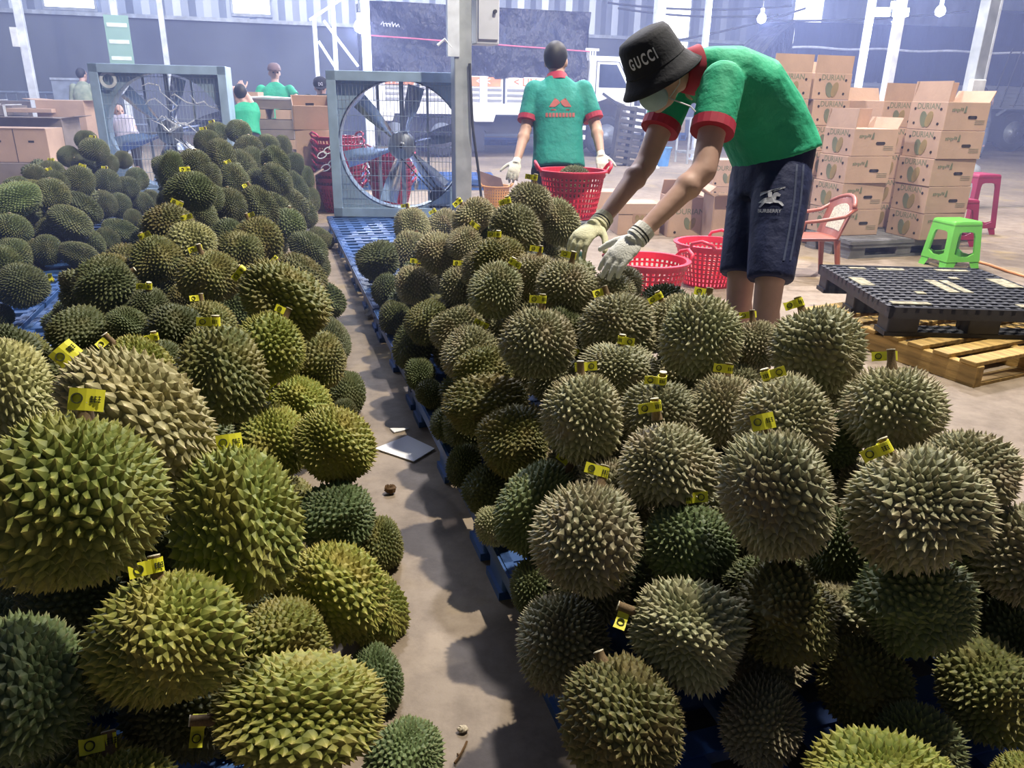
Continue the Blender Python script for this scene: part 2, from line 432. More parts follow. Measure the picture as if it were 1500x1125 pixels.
# ------------------------------------------------------------------ trucks
class Face:                     # a standing vertical plane: pixels to its own x and height
    def __init__(s, o, x): s.o = V(o); s.x = V(x).normalized(); s.n = V((s.x.y, -s.x.x, 0))
    def hit(s, px, py):
        r = ray(px, py); p = CAM + r * ((s.o - CAM).dot(s.n) / r.dot(s.n)); return (p - s.o).dot(s.x), p.z
TARP = M('black_tarpaulin', '151a30', .33, var=.2, scale=2.5, bump=1.0, bscale=3.2, stretch=(1, 1, .6), bdist=.3)
TRW = M('truck_white', 'dfe2ea', .35, var=.03)
TRO = M('truck_orange', 'd98a62', .5)
TRD = M('chassis_dark', '20242e', .7)
TYRE = M('tyre_rubber', '1d1f25', .85)
RIM = M('rim_grey', '7d828c', .45, .5)
ALU = M('aluminium_side', 'b9bfc8', .3, .75, var=.06, stretch=(.3, 1, 8))
def wheel(t, x, y, r, wd=.26, name='wheel'):
    m = MB(); Mx = Matrix.Translation((x, y, r)) @ Matrix.Rotation(pi / 2, 4, 'X')
    m.lathe([(r * .58, -wd / 2), (r * .9, -wd / 2), (r, -wd * .32), (r, wd * .32), (r * .9, wd / 2), (r * .58, wd / 2)], 28, Mx)
    wo = m.build(name, TYRE, t, smooth=False)
    m = MB(); m.lathe([(.02, wd * .42), (r * .2, wd * .45), (r * .3, wd * .3), (r * .5, wd * .34), (r * .6, wd * .52)], 24, Mx); m.build('rim', RIM, wo, smooth=True)
    m = MB()
    for k in range(6):
        a = k * pi / 3; m.cyl(Mx @ V((r * .22 * cos(a), r * .22 * sin(a), wd * .4)), Mx @ V((r * .22 * cos(a), r * .22 * sin(a), wd * .52)), .022, n=6)
    m.build('wheel_nuts', M('bright_metal', 'c9ccd4', .3, .8), wo)
def tarp_sheet(x0, x1, z0, z1, y0, y1, amp, nx=60, nz=16, seed=0):
    rnd = random.Random(seed); ph = [(rnd.uniform(1, 5), rnd.uniform(1, 6), rnd.uniform(0, 6)) for _ in range(7)]
    def wob(x, z): return sum(sin(a * x + b * z + c) for a, b, c in ph) / 7 * amp
    m = MB(); vs = []; fs = []
    for i in range(nx + 1):
        for j in range(nz + 1):
            x = x0 + (x1 - x0) * i / nx; z = z0 + (z1 - z0) * j / nz
            vs.append((x, y0 + wob(x, z), z + (wob(x * 2, 1) * .6 if j == 0 else 0)))
    for i in range(nx):
        for j in range(nz):
            a = i * (nz + 1) + j; fs.append((a, a + nz + 1, a + nz + 2, a + 1))
    m.add(vs, fs)
    n0 = len(m.v); m.add([(x0, y0, z1), (x1, y0, z1), (x1, y1, z1 + .15), (x0, y1, z1 + .15), (x0, y0, z0), (x0, y1, z0), (x1, y0, z0), (x1, y1, z0)], [(0, 1, 2, 3), (4, 0, 3, 5), (1, 6, 7, 2)])
    return m
# truck 1, in the middle
g = gnd(888, 230); FX = Face(g, DW)
t = thing('truck', g, 'cargo truck with white cab, black tarpaulin load and orange lettered side boards', 'truck', ROW)
x0, _ = FX.hit(543, 60); x1, _ = FX.hit(862, 60); zb = (FX.hit(545, 106)[1] + FX.hit(860, 124)[1]) / 2; zt = FX.hit(862, 18)[1]
m = tarp_sheet(x0, x1, zb, zt, 0, 2.3, .16, seed=3); tp = m.build('tarpaulin', TARP, t, smooth=True)
m = MB(); zs = FX.hit(700, 68)[1]; m.tube([(x0 + (x1 - x0) * k / 30, -.07 + .02 * sin(k), zs + .12 - .14 * k / 30) for k in range(31)], .014, n=5); m.build('red_rope', M('rope_red', 'c25a74', .7), tp)
m = MB()
for k in range(6): m.tube([(x0 + .2 + k * .06, -.09, zt - .42 + .02 * sin(k)), (x0 + .24 + k * .06, -.09, zt - .38 + .02 * cos(k * 2)), (x0 + .26 + k * .06, -.09, zt - .45)], .012, n=4)
m.build('tarp_mark', M('print_white', 'c9cddd', .6), tp)
zd = FX.hit(740, 152)[1]; zd2 = FX.hit(740, 168)[1]
nb = 6
for k in range(5):
    xa = x0 + (x1 - x0) * k / 5 + .03; xb = x0 + (x1 - x0) * (k + 1) / 5 - .03
    bo = MB(); h = zb + .05 - zd
    bo.box(((xa + xb) / 2, .06, zd + h / 2), (xb - xa, .05, h)); b_ = bo.build('side_board', TRW, t)
    rr = MB()
    for q in range(3): rr.box(((xa + xb) / 2, .02, zd + h * (.12 + .2 * q)), (xb - xa - .06, .04, h * .08))
    rr.build('board_rib', ALU, b_)
    pn = MB(); pn.box(((xa + xb) / 2, .022, zd + h * .8), (xb - xa - .1, .012, h * .34)); pn.build('board_panel', M('panel_pale', 'd7cfd0', .5) if k % 2 else TRO, b_)
    vs, fs = text_geo(['F2', '< 471-06', '< <', '< LIM', '< <'][k], .22, .008)
    tx = MB(); tx.add(vs, fs, face_mx(((xa + xb) / 2, .012, zd + h * .8), (1, 0, 0), (0, -1, 0)))
    tx.build('board_lettering', M('print_white', 'c9cddd') if k % 2 == 0 else M('print_orange', 'd06f44', .5), b_)
m = MB(); m.box(((x0 + x1) / 2, .05, (zd + zd2) / 2), (x1 - x0, .12, zd - zd2)); m.build('deck_rail', TRW, t)
for px in (558, 708, 850):
    xx = FX.hit(px, 140)[0]; m = MB(); m.box((xx, 0, (zb + zd2) / 2), (.16, .1, zb - zd2 + .1)); m.box((xx, -.02, zd2 - .05), (.42, .1, .2), top=1.3); so = m.build('stake_bracket', TRW, t, bevel=.02)
m = MB(); m.box(((x0 + x1) / 2, .8, zd2 - .22), (x1 - x0, .9, .36)); m.build('chassis', TRD, t)
ga, gb = FX.hit(792, 0)[0], FX.hit(868, 0)[0]
for z_ in (.62, .42):
    m = MB(); m.box(((ga + gb) / 2, .05, z_), (gb - ga, .05, .09)); m.build('guard_rail', TRW, t)
m = MB(); m.bar((ga, .05, .66), (ga + .25, .05, .38), .05, .09); m.build('guard_rail', TRW, t)
wf = FX.hit(888, 205)[0]; wr = FX.hit(648, 200)[0]
wheel(t, wf, .16, .44); wheel(t, wr, .16, .44); wheel(t, wr, 1.9, .44); wheel(t, wf, 1.9, .44)
wheel(t, wr - 1.0, .16, .44)
m = MB(); m.box((wr + .75, .1, .5), (.35, .1, .75)); m.bar((wr + .5, .08, 1.0), (wr + 1.0, .08, .55), .06, .1); m.build('mud_guard', TRD, t)
# cab
c0 = FX.hit(864, 100)[0]; c1 = FX.hit(940, 150)[0]; ct = FX.hit(880, 82)[1]; cbm = .62
prof = [(c0, cbm + .3), (wf - .55, cbm + .3), (wf - .42, cbm + .48), (wf, cbm + .62), (wf + .42, cbm + .48), (wf + .55, cbm - .1), (c1 + .1, cbm - .1), (c1 + .1, cbm + .75), (c1 + .02, cbm + .95), (c1 - .35, ct - .05), (c1 - .5, ct), (c0, ct)]
m = MB(); m.prism([(x, z) for x, z in prof], 0, 1.95, Matrix(((1, 0, 0, 0), (0, 0, 1, 0), (0, 1, 0, 0), (0, 0, 0, 1))))
cabo = m.build('cab', TRW, t, bevel=.05)
wx0, wz0 = FX.hit(877, 128); wx1, wz1 = FX.hit(911, 95)
m = MB(); m.prism([(wx0, wz0), (wx1 + .18, wz0), (wx1 - .12, wz1), (wx0, wz1)], -.012, .02, Matrix(((1, 0, 0, 0), (0, 0, 1, 0), (0, 1, 0, 0), (0, 0, 0, 1))))
m.build('side_window', M('dark_glass', '2a3246', .12), cabo)
m = MB(); m.ring_plate([(wx0 - .08, wz0 - .75), (wx1 + .28, wz0 - .75), (wx1 + .28, wz0), (wx1 - .06, wz1 + .06), (wx0 - .08, wz1 + .06)], [(wx0 - .065, wz0 - .735), (wx1 + .265, wz0 - .735), (wx1 + .265, wz0 - .005), (wx1 - .07, wz1 + .045), (wx0 - .065, wz1 + .045)], -.008, .01, Matrix(((1, 0, 0, 0), (0, 0, 1, 0), (0, 1, 0, 0), (0, 0, 0, 1))))
m.build('door_seam', TRD, cabo)
m = MB(); m.bar((wx0 + .1, -.012, wz0 - .12), (wx1 + .1, -.012, wz0 - .42), .01, .05); m.build('door_stripe', TRD, cabo)
mx_, mz_ = FX.hit(929, 148); m = MB(); m.box((mx_, -.16, mz_), (.1, .12, .2)); m.bar((mx_, -.1, mz_ + .08), (mx_ - .1, .02, mz_ + .2), .03, .03); m.build('mirror', TRD, cabo, bevel=.02)
m = MB()
for k in range(4): m.cyl((c0 - .05 + .06 * k, .05, ct - .1), (c0 - .05 + .06 * k, .05, ct + .12), .02, n=6)
m.box((c0 + .05, .05, ct + .12), (.3, .08, .05)); m.build('roof_rack', TRW, cabo)
# truck 2, the long one at the right
pR = gnd(1487, 223); pL = at(1147, 165, 21); pL.z = 0
dx = (pR - pL).normalized(); FX2 = Face(pL, dx)
t = thing('truck', pL, 'long truck at far right under a dark blue tarpaulin with a white band', 'truck', atan2(dx.y, dx.x))
xe = FX2.hit(1500, 100)[0] + 3.5
zb = FX2.hit(1300, 122)[1]; zt = (FX2.hit(1160, 44)[1] + FX2.hit(1440, 28)[1]) / 2
T2 = M('navy_tarpaulin', '1b2340', .7, spec=.2, var=.15, scale=1.2, bump=.6, bscale=2.0, bdist=.08, stretch=(2.5, 1, .5))
m = tarp_sheet(0, xe, zb, zt, 0, 2.4, .07, nx=80, seed=8); tp = m.build('tarpaulin', T2, t, smooth=True)
zl = FX2.hit(1330, 74)[1]
m = MB(); m.tube([(xe * k / 40, -.06, zl + .02 * sin(k * .8)) for k in range(41)], .03, n=5); m.build('white_rope', M('rope_white', 'c3c9da', .7), tp)
zc = FX2.hit(1470, 40)[1]
m = tarp_sheet(FX2.hit(1450, 30)[0], xe, zc - .5, zt + .35, -.14, .6, .05, nx=20, nz=6, seed=4); m.build('folded_cover', T2, tp, smooth=True)
m = MB()
for px, py in ((1455, 118), (1470, 118), (1490, 118)):
    xa, za = FX2.hit(px, py); m.tube([(xa, -.1, za - .7), (xa + .25, -.1, zl), (xa + .5, -.12, zt)], .02, n=5)
m.build('lashing_straps', DK, tp)
fx0 = FX2.hit(1103, 78)[0]
m = MB(); m.add([(0, -.02, zb + .5), (0, -.02, zt), (fx0 * .5, -.3, zt - .35), (fx0, -.4, zt - .95), (fx0 * .9, -.4, zt - 1.02), (0, 2.0, zt), (fx0 * .5, 1.8, zt - .35), (fx0, 1.7, zt - .95), (0, 2.0, zb + .5)],
    [(0, 1, 2, 4), (4, 2, 3), (1, 5, 6, 2), (2, 6, 7, 3), (0, 4, 7, 8)])
m.build('tarp_flap', M('black_tarpaulin', '1b2038'), tp)
za, zbm = FX2.hit(1470, 120)[1], FX2.hit(1470, 160)[1]
for k in range(7):
    z_ = zbm + (za - zbm) * (k + .5) / 7; m = MB(); m.box((xe / 2, .06, z_), (xe, .06, (za - zbm) / 7 * .84)); m.build('side_slat', ALU, t)
m = MB(); m.box((xe / 2, .14, (zb + zbm) / 2), (xe, .1, zb - zbm)); m.build('side_wall', M('aluminium_side', 'b9bfc8'), t)
m = MB(); m.box((xe / 2, .9, zbm - .25), (xe, 1.2, .4)); m.box((FX2.hit(1455, 185)[0], .3, .62), (.7, .5, .7)); m.build('chassis', TRD, t)
wx = FX2.hit(1487, 196)[0]
wheel(t, wx, .2, .53); wheel(t, wx + 1.35, .2, .53)
wheel(t, wx, 2.0, .53); wheel(t, .9, .2, .53); wheel(t, 2.2, .2, .53)
m = MB(); m.tube([(wx - .85, .1, .55), (wx - .6, .1, 1.0), (wx - .3, .1, 1.22), (wx + 1.7, .1, 1.24)], .05, n=6); m.build('fender', M('chassis_grey', '6f7684', .5, .3), t)

# ------------------------------------------------------------------ plastic pallets
BLUE = M('pallet_blue', '34568f', .5, var=.14, scale=5)
BLACKP = M('pallet_black', '272a31', .55, var=.18, scale=7)
def make_pallet(name, lx, ly, h, mat, label, bars=11, group=None, patches=None):
    t = thing(name, (0, 0, 0), label, 'pallet', 0, group)
    m = MB(); bw_ = .054 if bars == 9 else .022
    for k in range(bars):
        y = -ly / 2 + .02 + (ly - .04) * k / (bars - 1); m.box((0, y, h - .014), (lx, bw_, .028))
        x = -lx / 2 + .02 + (lx - .04) * k / (bars - 1); m.box((x, 0, h - .016), (bw_, ly, .024))
    for x in (-1, 1): m.box((x * (lx / 2 - .012), 0, h - .03), (.024, ly, .06))
    for y in (-1, 1): m.box((0, y * (ly / 2 - .012), h - .03), (lx, .024, .06))
    m.build('deck', mat, t)
    for x in (-1, 0, 1):
        for y in (-1, 0, 1):
            f = MB(); f.box((x * (lx / 2 - .09), y * (ly / 2 - .075), h / 2 - .02), (.16, .13, h - .06)); f.build('foot', mat, t, bevel=.008)
    for y in (-1, 0, 1):
        f = MB(); f.box((0, y * (ly / 2 - .075), .012), (lx, .13, .024)); f.build('runner', mat, t)
    if patches:
        for (x, y, sx, sy) in patches:
            p = MB(); p.box((x, y, h + .001), (sx, sy, .006)); p.build('worn_patch', M('dusty_scuff', '8f8a76', .9, var=.25, scale=30), t)
    return t
bp = make_pallet('blue_pallet', 1.1, 1.12, .145, BLUE, '', bars=9)
def pal(u, w_, label, h=0, rz=ROW):
    global bp_used
    if not bp_used: o = bp; o.location = uw(u, w_, h); o.rotation_euler = (0, 0, rz); o['label'] = label; bp_used = True
    else: o = dup(bp, uw(u, w_, h), rz, label)
    o['group'] = 'blue pallets under the fruit rows'
    return o
bp_used = False
for k in range(6):
    pal(1.2 + 1.16 * k, 1.03, ['blue pallet at front end of right pile, showing in bottom right corner', 'second blue pallet from front under right pile', 'third blue pallet from front under right pile', 'blue pallet at far end of right pile, mostly under fruit', 'bare blue pallet between right pile and right fan', 'blue pallet that the right fan stands on'][k])
for k in range(6):
    pal(1.4 + 1.16 * k, -.66, 'blue pallet hidden under left pile, %s from front' % ['first', 'second', 'third', 'fourth', 'fifth', 'sixth'][k])
for k in range(5):
    pal(4.05 + 1.16 * k, -1.80, ['blue pallet with bare front corner at left edge under far left pile', 'second blue pallet under far left pile', 'third blue pallet under far left pile', 'fourth blue pallet under far left pile', 'rearmost blue pallet under far left pile'][k])
o = dup(bp, gnd(668, 272), .1, 'blue pallet lying on floor behind right fan, seen beside the post'); o['group'] = 'blue pallets lying in the background'
o = dup(bp, gnd(552, 272), .1, 'blue pallet seen through lower half of right fan'); o['group'] = 'blue pallets lying in the background'
o = dup(bp, gnd(735, 211), .15, 'blue pallet on floor under the middle of tarpaulined truck'); o['group'] = 'blue pallets lying in the background'
# black pallet and wooden pallet at right
pc = (gnd(1197, 392, .27) + gnd(1315, 455, .27)) / 2
bx = 1.0
kp = make_pallet('black_pallet', 1.0, 1.06, .155, BLACKP, 'black plastic grid pallet with scuffed patches resting on wooden pallet', bars=17,
    patches=[(-.36, -.44, .2, .05), (-.1, .42, .16, .05), (.3, -.44, .22, .06), (-.42, .05, .08, .2), (0, -.02, .06, .3), (.08, -.02, .05, .3), (.42, .1, .1, .22), (-.3, .43, .1, .04), (.28, .43, .2, .05), (.18, .2, .05, .05), (-.2, -.2, .05, .05)])
kp.location = (pc.x + .5, pc.y + .02, .127); kp.rotation_euler = (0, 0, -.03)
WOOD = M('pallet_wood', 'a98b52', .75, var=.2, scale=4, stretch=(1, 8, 8), bump=.3, bscale=20)
a = gnd(1435, 532, .125); b = gnd(1258, 476, .125); dirl = (b - a).normalized()
wl = 1.1; rzw = atan2(dirl.y, dirl.x)
t = thing('wooden_pallet', V((a.x, a.y, 0)), 'yellowish wooden pallet with slatted top lying under the black pallet', 'pallet', rzw)
for k in range(3):
    m = MB(); m.box((wl / 2, -.025 - .48 * k, .052), (wl, .05, .104)); m.build('stringer', WOOD, t, bevel=.004)
for k in range(8):
    m = MB(); m.box((.05 + k * .142, -.5, .115), (.085, 1.02, .02)); m.build('slat', WOOD, t, bevel=.003)
for k in range(3):
    m = MB(); m.box((.05 + k * .49, -.5, -.0 + .008), (.09, 1.0, .016)); m.build('bottom_slat', WOOD, t)
gp = make_pallet('grey_pallet', 1.15, .6, .15, M('pallet_grey', '6c6c70', .7, var=.15), 'dark grey pallet carrying front carton stacks behind the black pallet', bars=9)

# ------------------------------------------------------------------ cartons
CARD = M('cardboard', 'b29683', .85, var=.07, scale=3, bump=.15, bscale=40)
CARD2 = M('cardboard_inside', 'a0826c', .9, var=.06)
CARD3 = M('cardboard_grey', '7d736e', .9, var=.08)
INK = M('carton_print', '6d7258', .9); INK2 = M('carton_print_tan', '8d7a50', .9); HOLE = M('carton_hole', '2b211a', .95)
def carton(label, w=.44, d=.4, h=.222, flaps=(), durian_face='left', prints=True, open_=False, mat=None, group='durian cartons'):
    """long side w faces -y with a hand slot, short side d carries the fruit print"""
    mat = mat or CARD
    t = thing('cardboard_carton', (0, 0, 0), label, 'carton', 0, group)
    th = .008
    m = MB()
    if open_:
        for sx in (-1, 1): m.box((sx * (w / 2 - th / 2), 0, h / 2), (th, d, h))
        for sy in (-1, 1): m.box((0, sy * (d / 2 - th / 2), h / 2), (w - 2 * th, th, h))
        m.box((0, 0, th / 2), (w - 2 * th, d - 2 * th, th))
    else: m.box((0, 0, h / 2), (w, d, h))
    m.build('box_body', mat, t, bevel=.004)
    for (side, ang, ln) in flaps:
        f = MB(); l2 = ln
        if side in ('front', 'back'):
            s = -1 if side == 'front' else 1
            Mx = Matrix.Translation((0, s * (d / 2 - th), h)) @ Matrix.Rotation(s * radians(-ang), 4, 'X'); f.box((0, 0, l2 / 2), (w - .01, th, l2), Mx)
        else:
            s = -1 if side == 'left' else 1
            Mx = Matrix.Translation((s * (w / 2 - th), 0, h)) @ Matrix.Rotation(s * radians(ang), 4, 'Y'); f.box((0, 0, l2 / 2), (th, d - .01, l2), Mx)
        f.build('lid_flap', mat, t)
    if prints:
        def end(x, sgn):
            Mx = face_mx((x, 0, h / 2), (0, -sgn * -1.0 * 1.0, 0) if sgn > 0 else (0, -1, 0), (sgn, 0, 0))
            Mx = face_mx((x, 0, h / 2), V((0, 0, 1)).cross(V((sgn, 0, 0))), (sgn, 0, 0))
            vs, fs = text_geo('DURIAN', .066, .014)
            p = MB(); p.add([v + V((0, h * .33, 0)) for v in vs], fs, Mx)
            p.prism(circ(-.028, -.028, .038, 18, .066, .28), 0, .003, Mx)
            q = MB(); q.prism(circ(.03, -.026, .035, 18, .066, -.28), 0, .004, Mx)
            hl = MB()
            for hx, hy in ((-.14, .055), (.14, .055), (-.13, -.06), (.13, -.06)): hl.prism(circ(hx, hy, .0115, 10), 0, .003, Mx)
            p.build('fruit_print', INK, t); q.build('fruit_print_half', INK2, t); hl.build('vent_holes', HOLE, t)
        end(-w / 2, -1)
        Mx = face_mx((0, -d / 2, h / 2), (1, 0, 0), (0, -1, 0))
        p = MB()
        rnd = random.Random(3)
        for k in range(7): p.box((-.16 + k * .017, .052 + rnd.uniform(-.006, .006), .001), (.011, rnd.uniform(.012, .03), .003), Mx)
        p.prism([(-.045, .03), (-.02, .03), (-.022, .075), (-.03, .085), (-.038, .06)], 0, .003, Mx)
        for k in range(3): p.box((.14, -.03 - k * .014, .001), (.1, .003, .002), Mx)
        tag(p.build('side_print', INK, t), kind='stuff')
        s = MB(); s.prism(circ(.02, -.005, .012, 8), 0, .003, Mx); s.box((.055, -.005, .0015), (.075, .025, .003), Mx); s.prism(circ(.09, -.005, .012, 8), 0, .003, Mx)
        s.build('hand_hole', HOLE, t)
    return t
base = carton('')
lidded = carton('', flaps=(('left', -4, .16), ('back', -8, .16), ('right', 25, .1)), open_=False)
def place(src, p, rz, label, first=[set()]):
    o = dup(src, p, rz, label); return o
GPZ = .15
cb_ = gnd(1345, 352, GPZ); ca_ = gnd(1224, 346, GPZ)
def corner_to_center(c, rz, w=.44, d=.4):   # front-left corner -> centre
    return c + Matrix.Rotation(rz, 3, 'Z') @ V((w / 2, d / 2, 0))
H = .2245
rz = ROW - .03
cB = corner_to_center(cb_, rz); cA = corner_to_center(ca_, rz)
gp.location = (cA + cB) / 2 * 1.0; gp.location.z = 0; gp.rotation_euler = (0, 0, ROW)
lb = ['bottom', 'second', 'third', 'fourth']
for k in range(4):
    place(base, cB + V((random.uniform(-.012, .012), random.uniform(-.01, .01), k * H)), rz + random.uniform(-.03, .03), 'printed cardboard carton, %s from floor in front right stack' % ['lowest', 'second', 'third', 'fourth'][k])
place(lidded, cB + V((.01, 0, 4 * H)), rz + .02, 'opened carton with raised flaps on top of front right stack')
for k in range(3):
    place(base, cA + V((random.uniform(-.012, .012), random.uniform(-.01, .01), k * H)), rz + random.uniform(-.03, .03), 'printed cardboard carton, %s from floor in stack behind brown chair' % ['lowest', 'second', 'third'][k])
place(lidded, cA + V((.02, .01, 3 * H)), rz, 'opened carton with raised flaps on top of stack behind brown chair')
rb = rz - pi / 2 + pi      # printed end turned to the camera
rb = rz + pi / 2
back = V((-sin(rz), cos(rz), 0)); side = V((cos(rz), sin(rz), 0))
cC = cA + back * .70 + side * .03; cD = cC - side * .44; cE = cB + back * .70 + side * -.1
for k in range(4):
    place(base, cC + V((0, 0, k * H)), rb, 'carton in tall rear stack between the two front stacks, %s from floor' % ['lowest', 'second', 'third', 'fourth'][k])
    place(base, cD + V((0, 0, k * H)), rb, 'carton in rear stack just right of bending man, %s from floor' % ['lowest', 'second', 'third', 'fourth'][k])
place(base, cC + V((0, 0, 4 * H)), rb + .03, 'fifth carton up in tall rear stack, fruit print partly covered')
place(base, cD + V((0, 0, 4 * H)), rb - .02, 'fifth carton up in rear stack just right of bending man')
top = carton('opened carton with DURIAN print and upright flap topping the tall rear stack', flaps=(('left', 2, .15), ('right', 20, .12))); top.location = cC + V((-.02, 0, 5 * H)); top.rotation_euler = (0, 0, rb + .02)
top2 = dup(top, cD + V((0, 0, 5 * H)), rb, 'opened carton with upright flap topping rear stack beside green shirt')
for k in range(4):
    place(base, cE + V((0, 0, k * H)), rb, 'carton in rear right stack, %s from floor' % ['lowest', 'second', 'third', 'fourth'][k])
dup(top, cE + V((0, 0, 4 * H)), rb + .12, 'opened carton with tilted flap behind top of front right stack')
gp2 = dup(gp, (cC + cD) / 2 - V((0, 0, (cC + cD).z / 2)) + side * .06, ROW, 'dark grey pallet under the rear carton stacks')
gp3 = dup(gp, V((cE.x, cE.y, 0)) + side * .50, ROW, 'dark grey pallet under the rear right carton stack')
# cartons behind the bending man's arms
def free_box(px, py, rz, w, d, h, label, **kw):
    o = carton(label, w, d, h, **kw); p = gnd(px, py, kw.get('z0', 0)); o.location = p; o.rotation_euler = (0, 0, rz); return o
def window_print(t, w, d, h):
    Mx = face_mx((0, -d / 2, h * .5), (1, 0, 0), (0, -1, 0)); p = MB()
    p.box((0, .01, .001), (w * .32, h * .3, .004), Mx); p.build('window_print', CARD2, t)
    p = MB(); p.prism(circ(-.02, .01, .022, 14, .035, .2), 0, .005, Mx); p.prism(circ(.025, .01, .02, 14, .035, -.2), 0, .005, Mx); p.build('fruit_print', INK2, t)
    p = MB(); p.box((0, h * .02 + h * .14, .001), (w, .004, .003), Mx); p.build('lid_seam', HOLE, t)
k1 = free_box(928, 340, .12, .42, .34, .30, 'closed carton with fruit picture on the floor behind the left forearm', prints=False); window_print(k1, .42, .34, .30)
k1b = free_box(880, 306, .1, .5, .35, .22, 'plain low carton half hidden behind the red basket held up on scale', prints=False)
def big_print(t, w, d, h, x=0.0):
    Mx = face_mx((x, -d / 2, h * .45), (1, 0, 0), (0, -1, 0)); vs, fs = text_geo('DURIAN', .075, .012)
    p = MB(); p.add([v + V((0, .07, 0)) for v in vs], fs, Mx); p.prism(circ(-.02, -.04, .03, 16, .06, .3), 0, .003, Mx); p.build('fruit_print', INK, t)
    p = MB(); p.prism(circ(.03, -.04, .028, 16, .058, -.3), 0, .004, Mx); p.build('fruit_print_half', INK2, t)
    p = MB()
    for a_ in (-1, 1):
        for b_ in (-1, 1): p.prism(circ(a_ * w * .4, b_ * h * .33, .013, 10), 0, .003, Mx)
    p.build('vent_holes', HOLE, t)
k2 = free_box(994, 343, .1, .34, .34, .38, 'tall open carton printed DURIAN on floor between the man’s two arms'.replace('’', "'"), prints=False, open_=True, flaps=(('back', -25, .15), ('right', 50, .15))); big_print(k2, .34, .34, .38, .04)
k3 = free_box(1056, 351, .12, .33, .28, .42, 'tall open carton just left of the dark shorts', prints=False, open_=True, flaps=(('front', 75, .1), ('left', 60, .14))); big_print(k3, .33, .28, .42, .1)
k4 = free_box(1052, 309, .1, .3, .3, .30, 'lower carton of pair behind the tall open cartons', prints=False); 
k5 = carton('upper carton with vent holes seen under the green shirt hem', .34, .3, .3, prints=False); k5.location = k4.location + V((0, 0, .302)); k5.rotation_euler = (0, 0, .14)
big_print(k4, .3, .3, .3); big_print(k5, .34, .3, .3)
k6 = free_box(1064, 352, .2, .16, .14, .13, 'small pale carton on floor beside the second red basket', prints=False)
m = MB()
for x in (-.03, .03): m.box((x, -.075, .065), (.006, .01, .12))
m.build('tape_strip', M('panel_pale', 'd7cfd0'), k6)
# cartons and flattened board at the left
def simple(px, py, z, w, d, h, rz, label, mat, base_h=0.0, **kw):
    o = carton(label, w, d, h, prints=False, mat=mat, group=None, **kw); p = at(px, py, z); o.location = (p.x, p.y, base_h); o.rotation_euler = (0, 0, rz); return o
q1 = simple(42, 240, 10.2, .80, .5, .42, .12, 'tan carton with two hand holes at far left behind the fruit', CARD, .32, flaps=(('front', 88, .02),))
Mx = face_mx((0, -.25, .26), (1, 0, 0), (0, -1, 0)); p = MB(); p.box((-.2, 0, .001), (.07, .025, .004), Mx); p.box((.2, 0, .001), (.07, .025, .004), Mx); p.build('hand_holes', HOLE, q1)
p = MB(); p.box((0, -.252, .21), (.006, .004, .42)); p.build('centre_seam', HOLE, q1)
q1b = simple(42, 262, 10.2, .84, .55, .315, .12, 'lower carton under the tan carton at far left', CARD3, 0)
q2 = simple(58, 210, 11.4, 1.0, .6, .82, .1, 'tall greyish carton with a loose tan lid behind the tan carton at left', CARD3, 0, flaps=(('front', 86, .25), ('right', 80, .2)))
q3 = simple(60, 190, 12.4, .7, .5, .06, .05, 'thin tan board lying on top of tall greyish carton', CARD, .86)
q4 = simple(108, 200, 12.6, .75, .55, 1.05, .05, 'carton with a pale lid board standing left of left fan', CARD, 0, flaps=(('right', 88, .2), ('left', 86, .2)))
for nm, (px, z, w_, d_, hh, lb_) in {'a': (45, 14.1, 1.4, .5, 1.0, 'long grey bundle of flat cartons tied with white straps at far left'), 'b': (12, 12.8, .55, .5, .95, 'upright grey bundle of flat cartons at left edge')}.items():
    o = thing('carton_bundle', at(px, 200, z).xy.to_3d(), lb_, 'carton bundle', .1)
    for k in range(6):
        m = MB(); m.box((random.uniform(-.02, .02), 0, hh * (k + .5) / 6), (w_, d_, hh / 6 - .008)); m.build('flat_cartons', CARD3, o)
    m = MB()
    for x in (-.3, .3): m.box((x * w_, -d_ / 2 - .02, hh / 2), (.04, .01, hh)); m.box((x * w_, 0, hh + .01), (.04, d_ + .04, .01))
    m.build('white_strap', M('strap_white', 'd9dce2', .5), o)
# flattened cartons on the packing bench
t = thing('carton_bundle', at(405, 205, 9.6).xy.to_3d(), 'bench-high pile of flattened cartons tied with white strap, before green-shirted man', 'carton bundle', .08)
zc = .0
cols = [CARD3, CARD, CARD3, CARD2, CARD3, CARD, CARD3, CARD3, CARD, CARD3]
for k in range(10):
    m = MB(); hh = 1.16 / 10; wv = .55 + random.uniform(-.05, .06)
    if k in (2, 5, 8):
        m.box((-.17, 0, hh * (k + .5)), (.24, .5, hh - .008)); m.box((.2, 0, hh * (k + .5)), (.26, .5, hh - .008))
    else: m.box((random.uniform(-.03, .03), 0, hh * (k + .5)), (wv, .5, hh - .006))
    m.build('flat_cartons', cols[k], t)
m = MB(); m.tube([(-.3, -.28, .35), (-.36, -.3, .8), (-.34, -.28, 1.17), (0, -.27, 1.18), (.3, -.28, 1.17), (.3, -.28, .9)], .014, n=6); m.build('white_strap', M('strap_white', 'd9dce2'), t)
m = MB(); m.box((-.33, .05, 1.21), (.35, .3, .05)); m.build('loose_board', CARD, t)
e1 = simple(462, 225, 8.6, .38, .34, .86, .18, 'lower carton under the open carton held by dark shirted man', CARD, .0)
e1b = simple(440, 262, 8.2, .3, .3, .42, .3, 'pale torn carton on floor left of red basket stack', CARD, .0, flaps=(('right', 60, .12),))
e2 = carton('open carton with hand hole that the dark shirted man is reaching into', .40, .36, .26, prints=False, open_=True, group=None); e2.location = e1.location + V((-.02, .0, .915)); e2.rotation_euler = (.3, 0, .3)
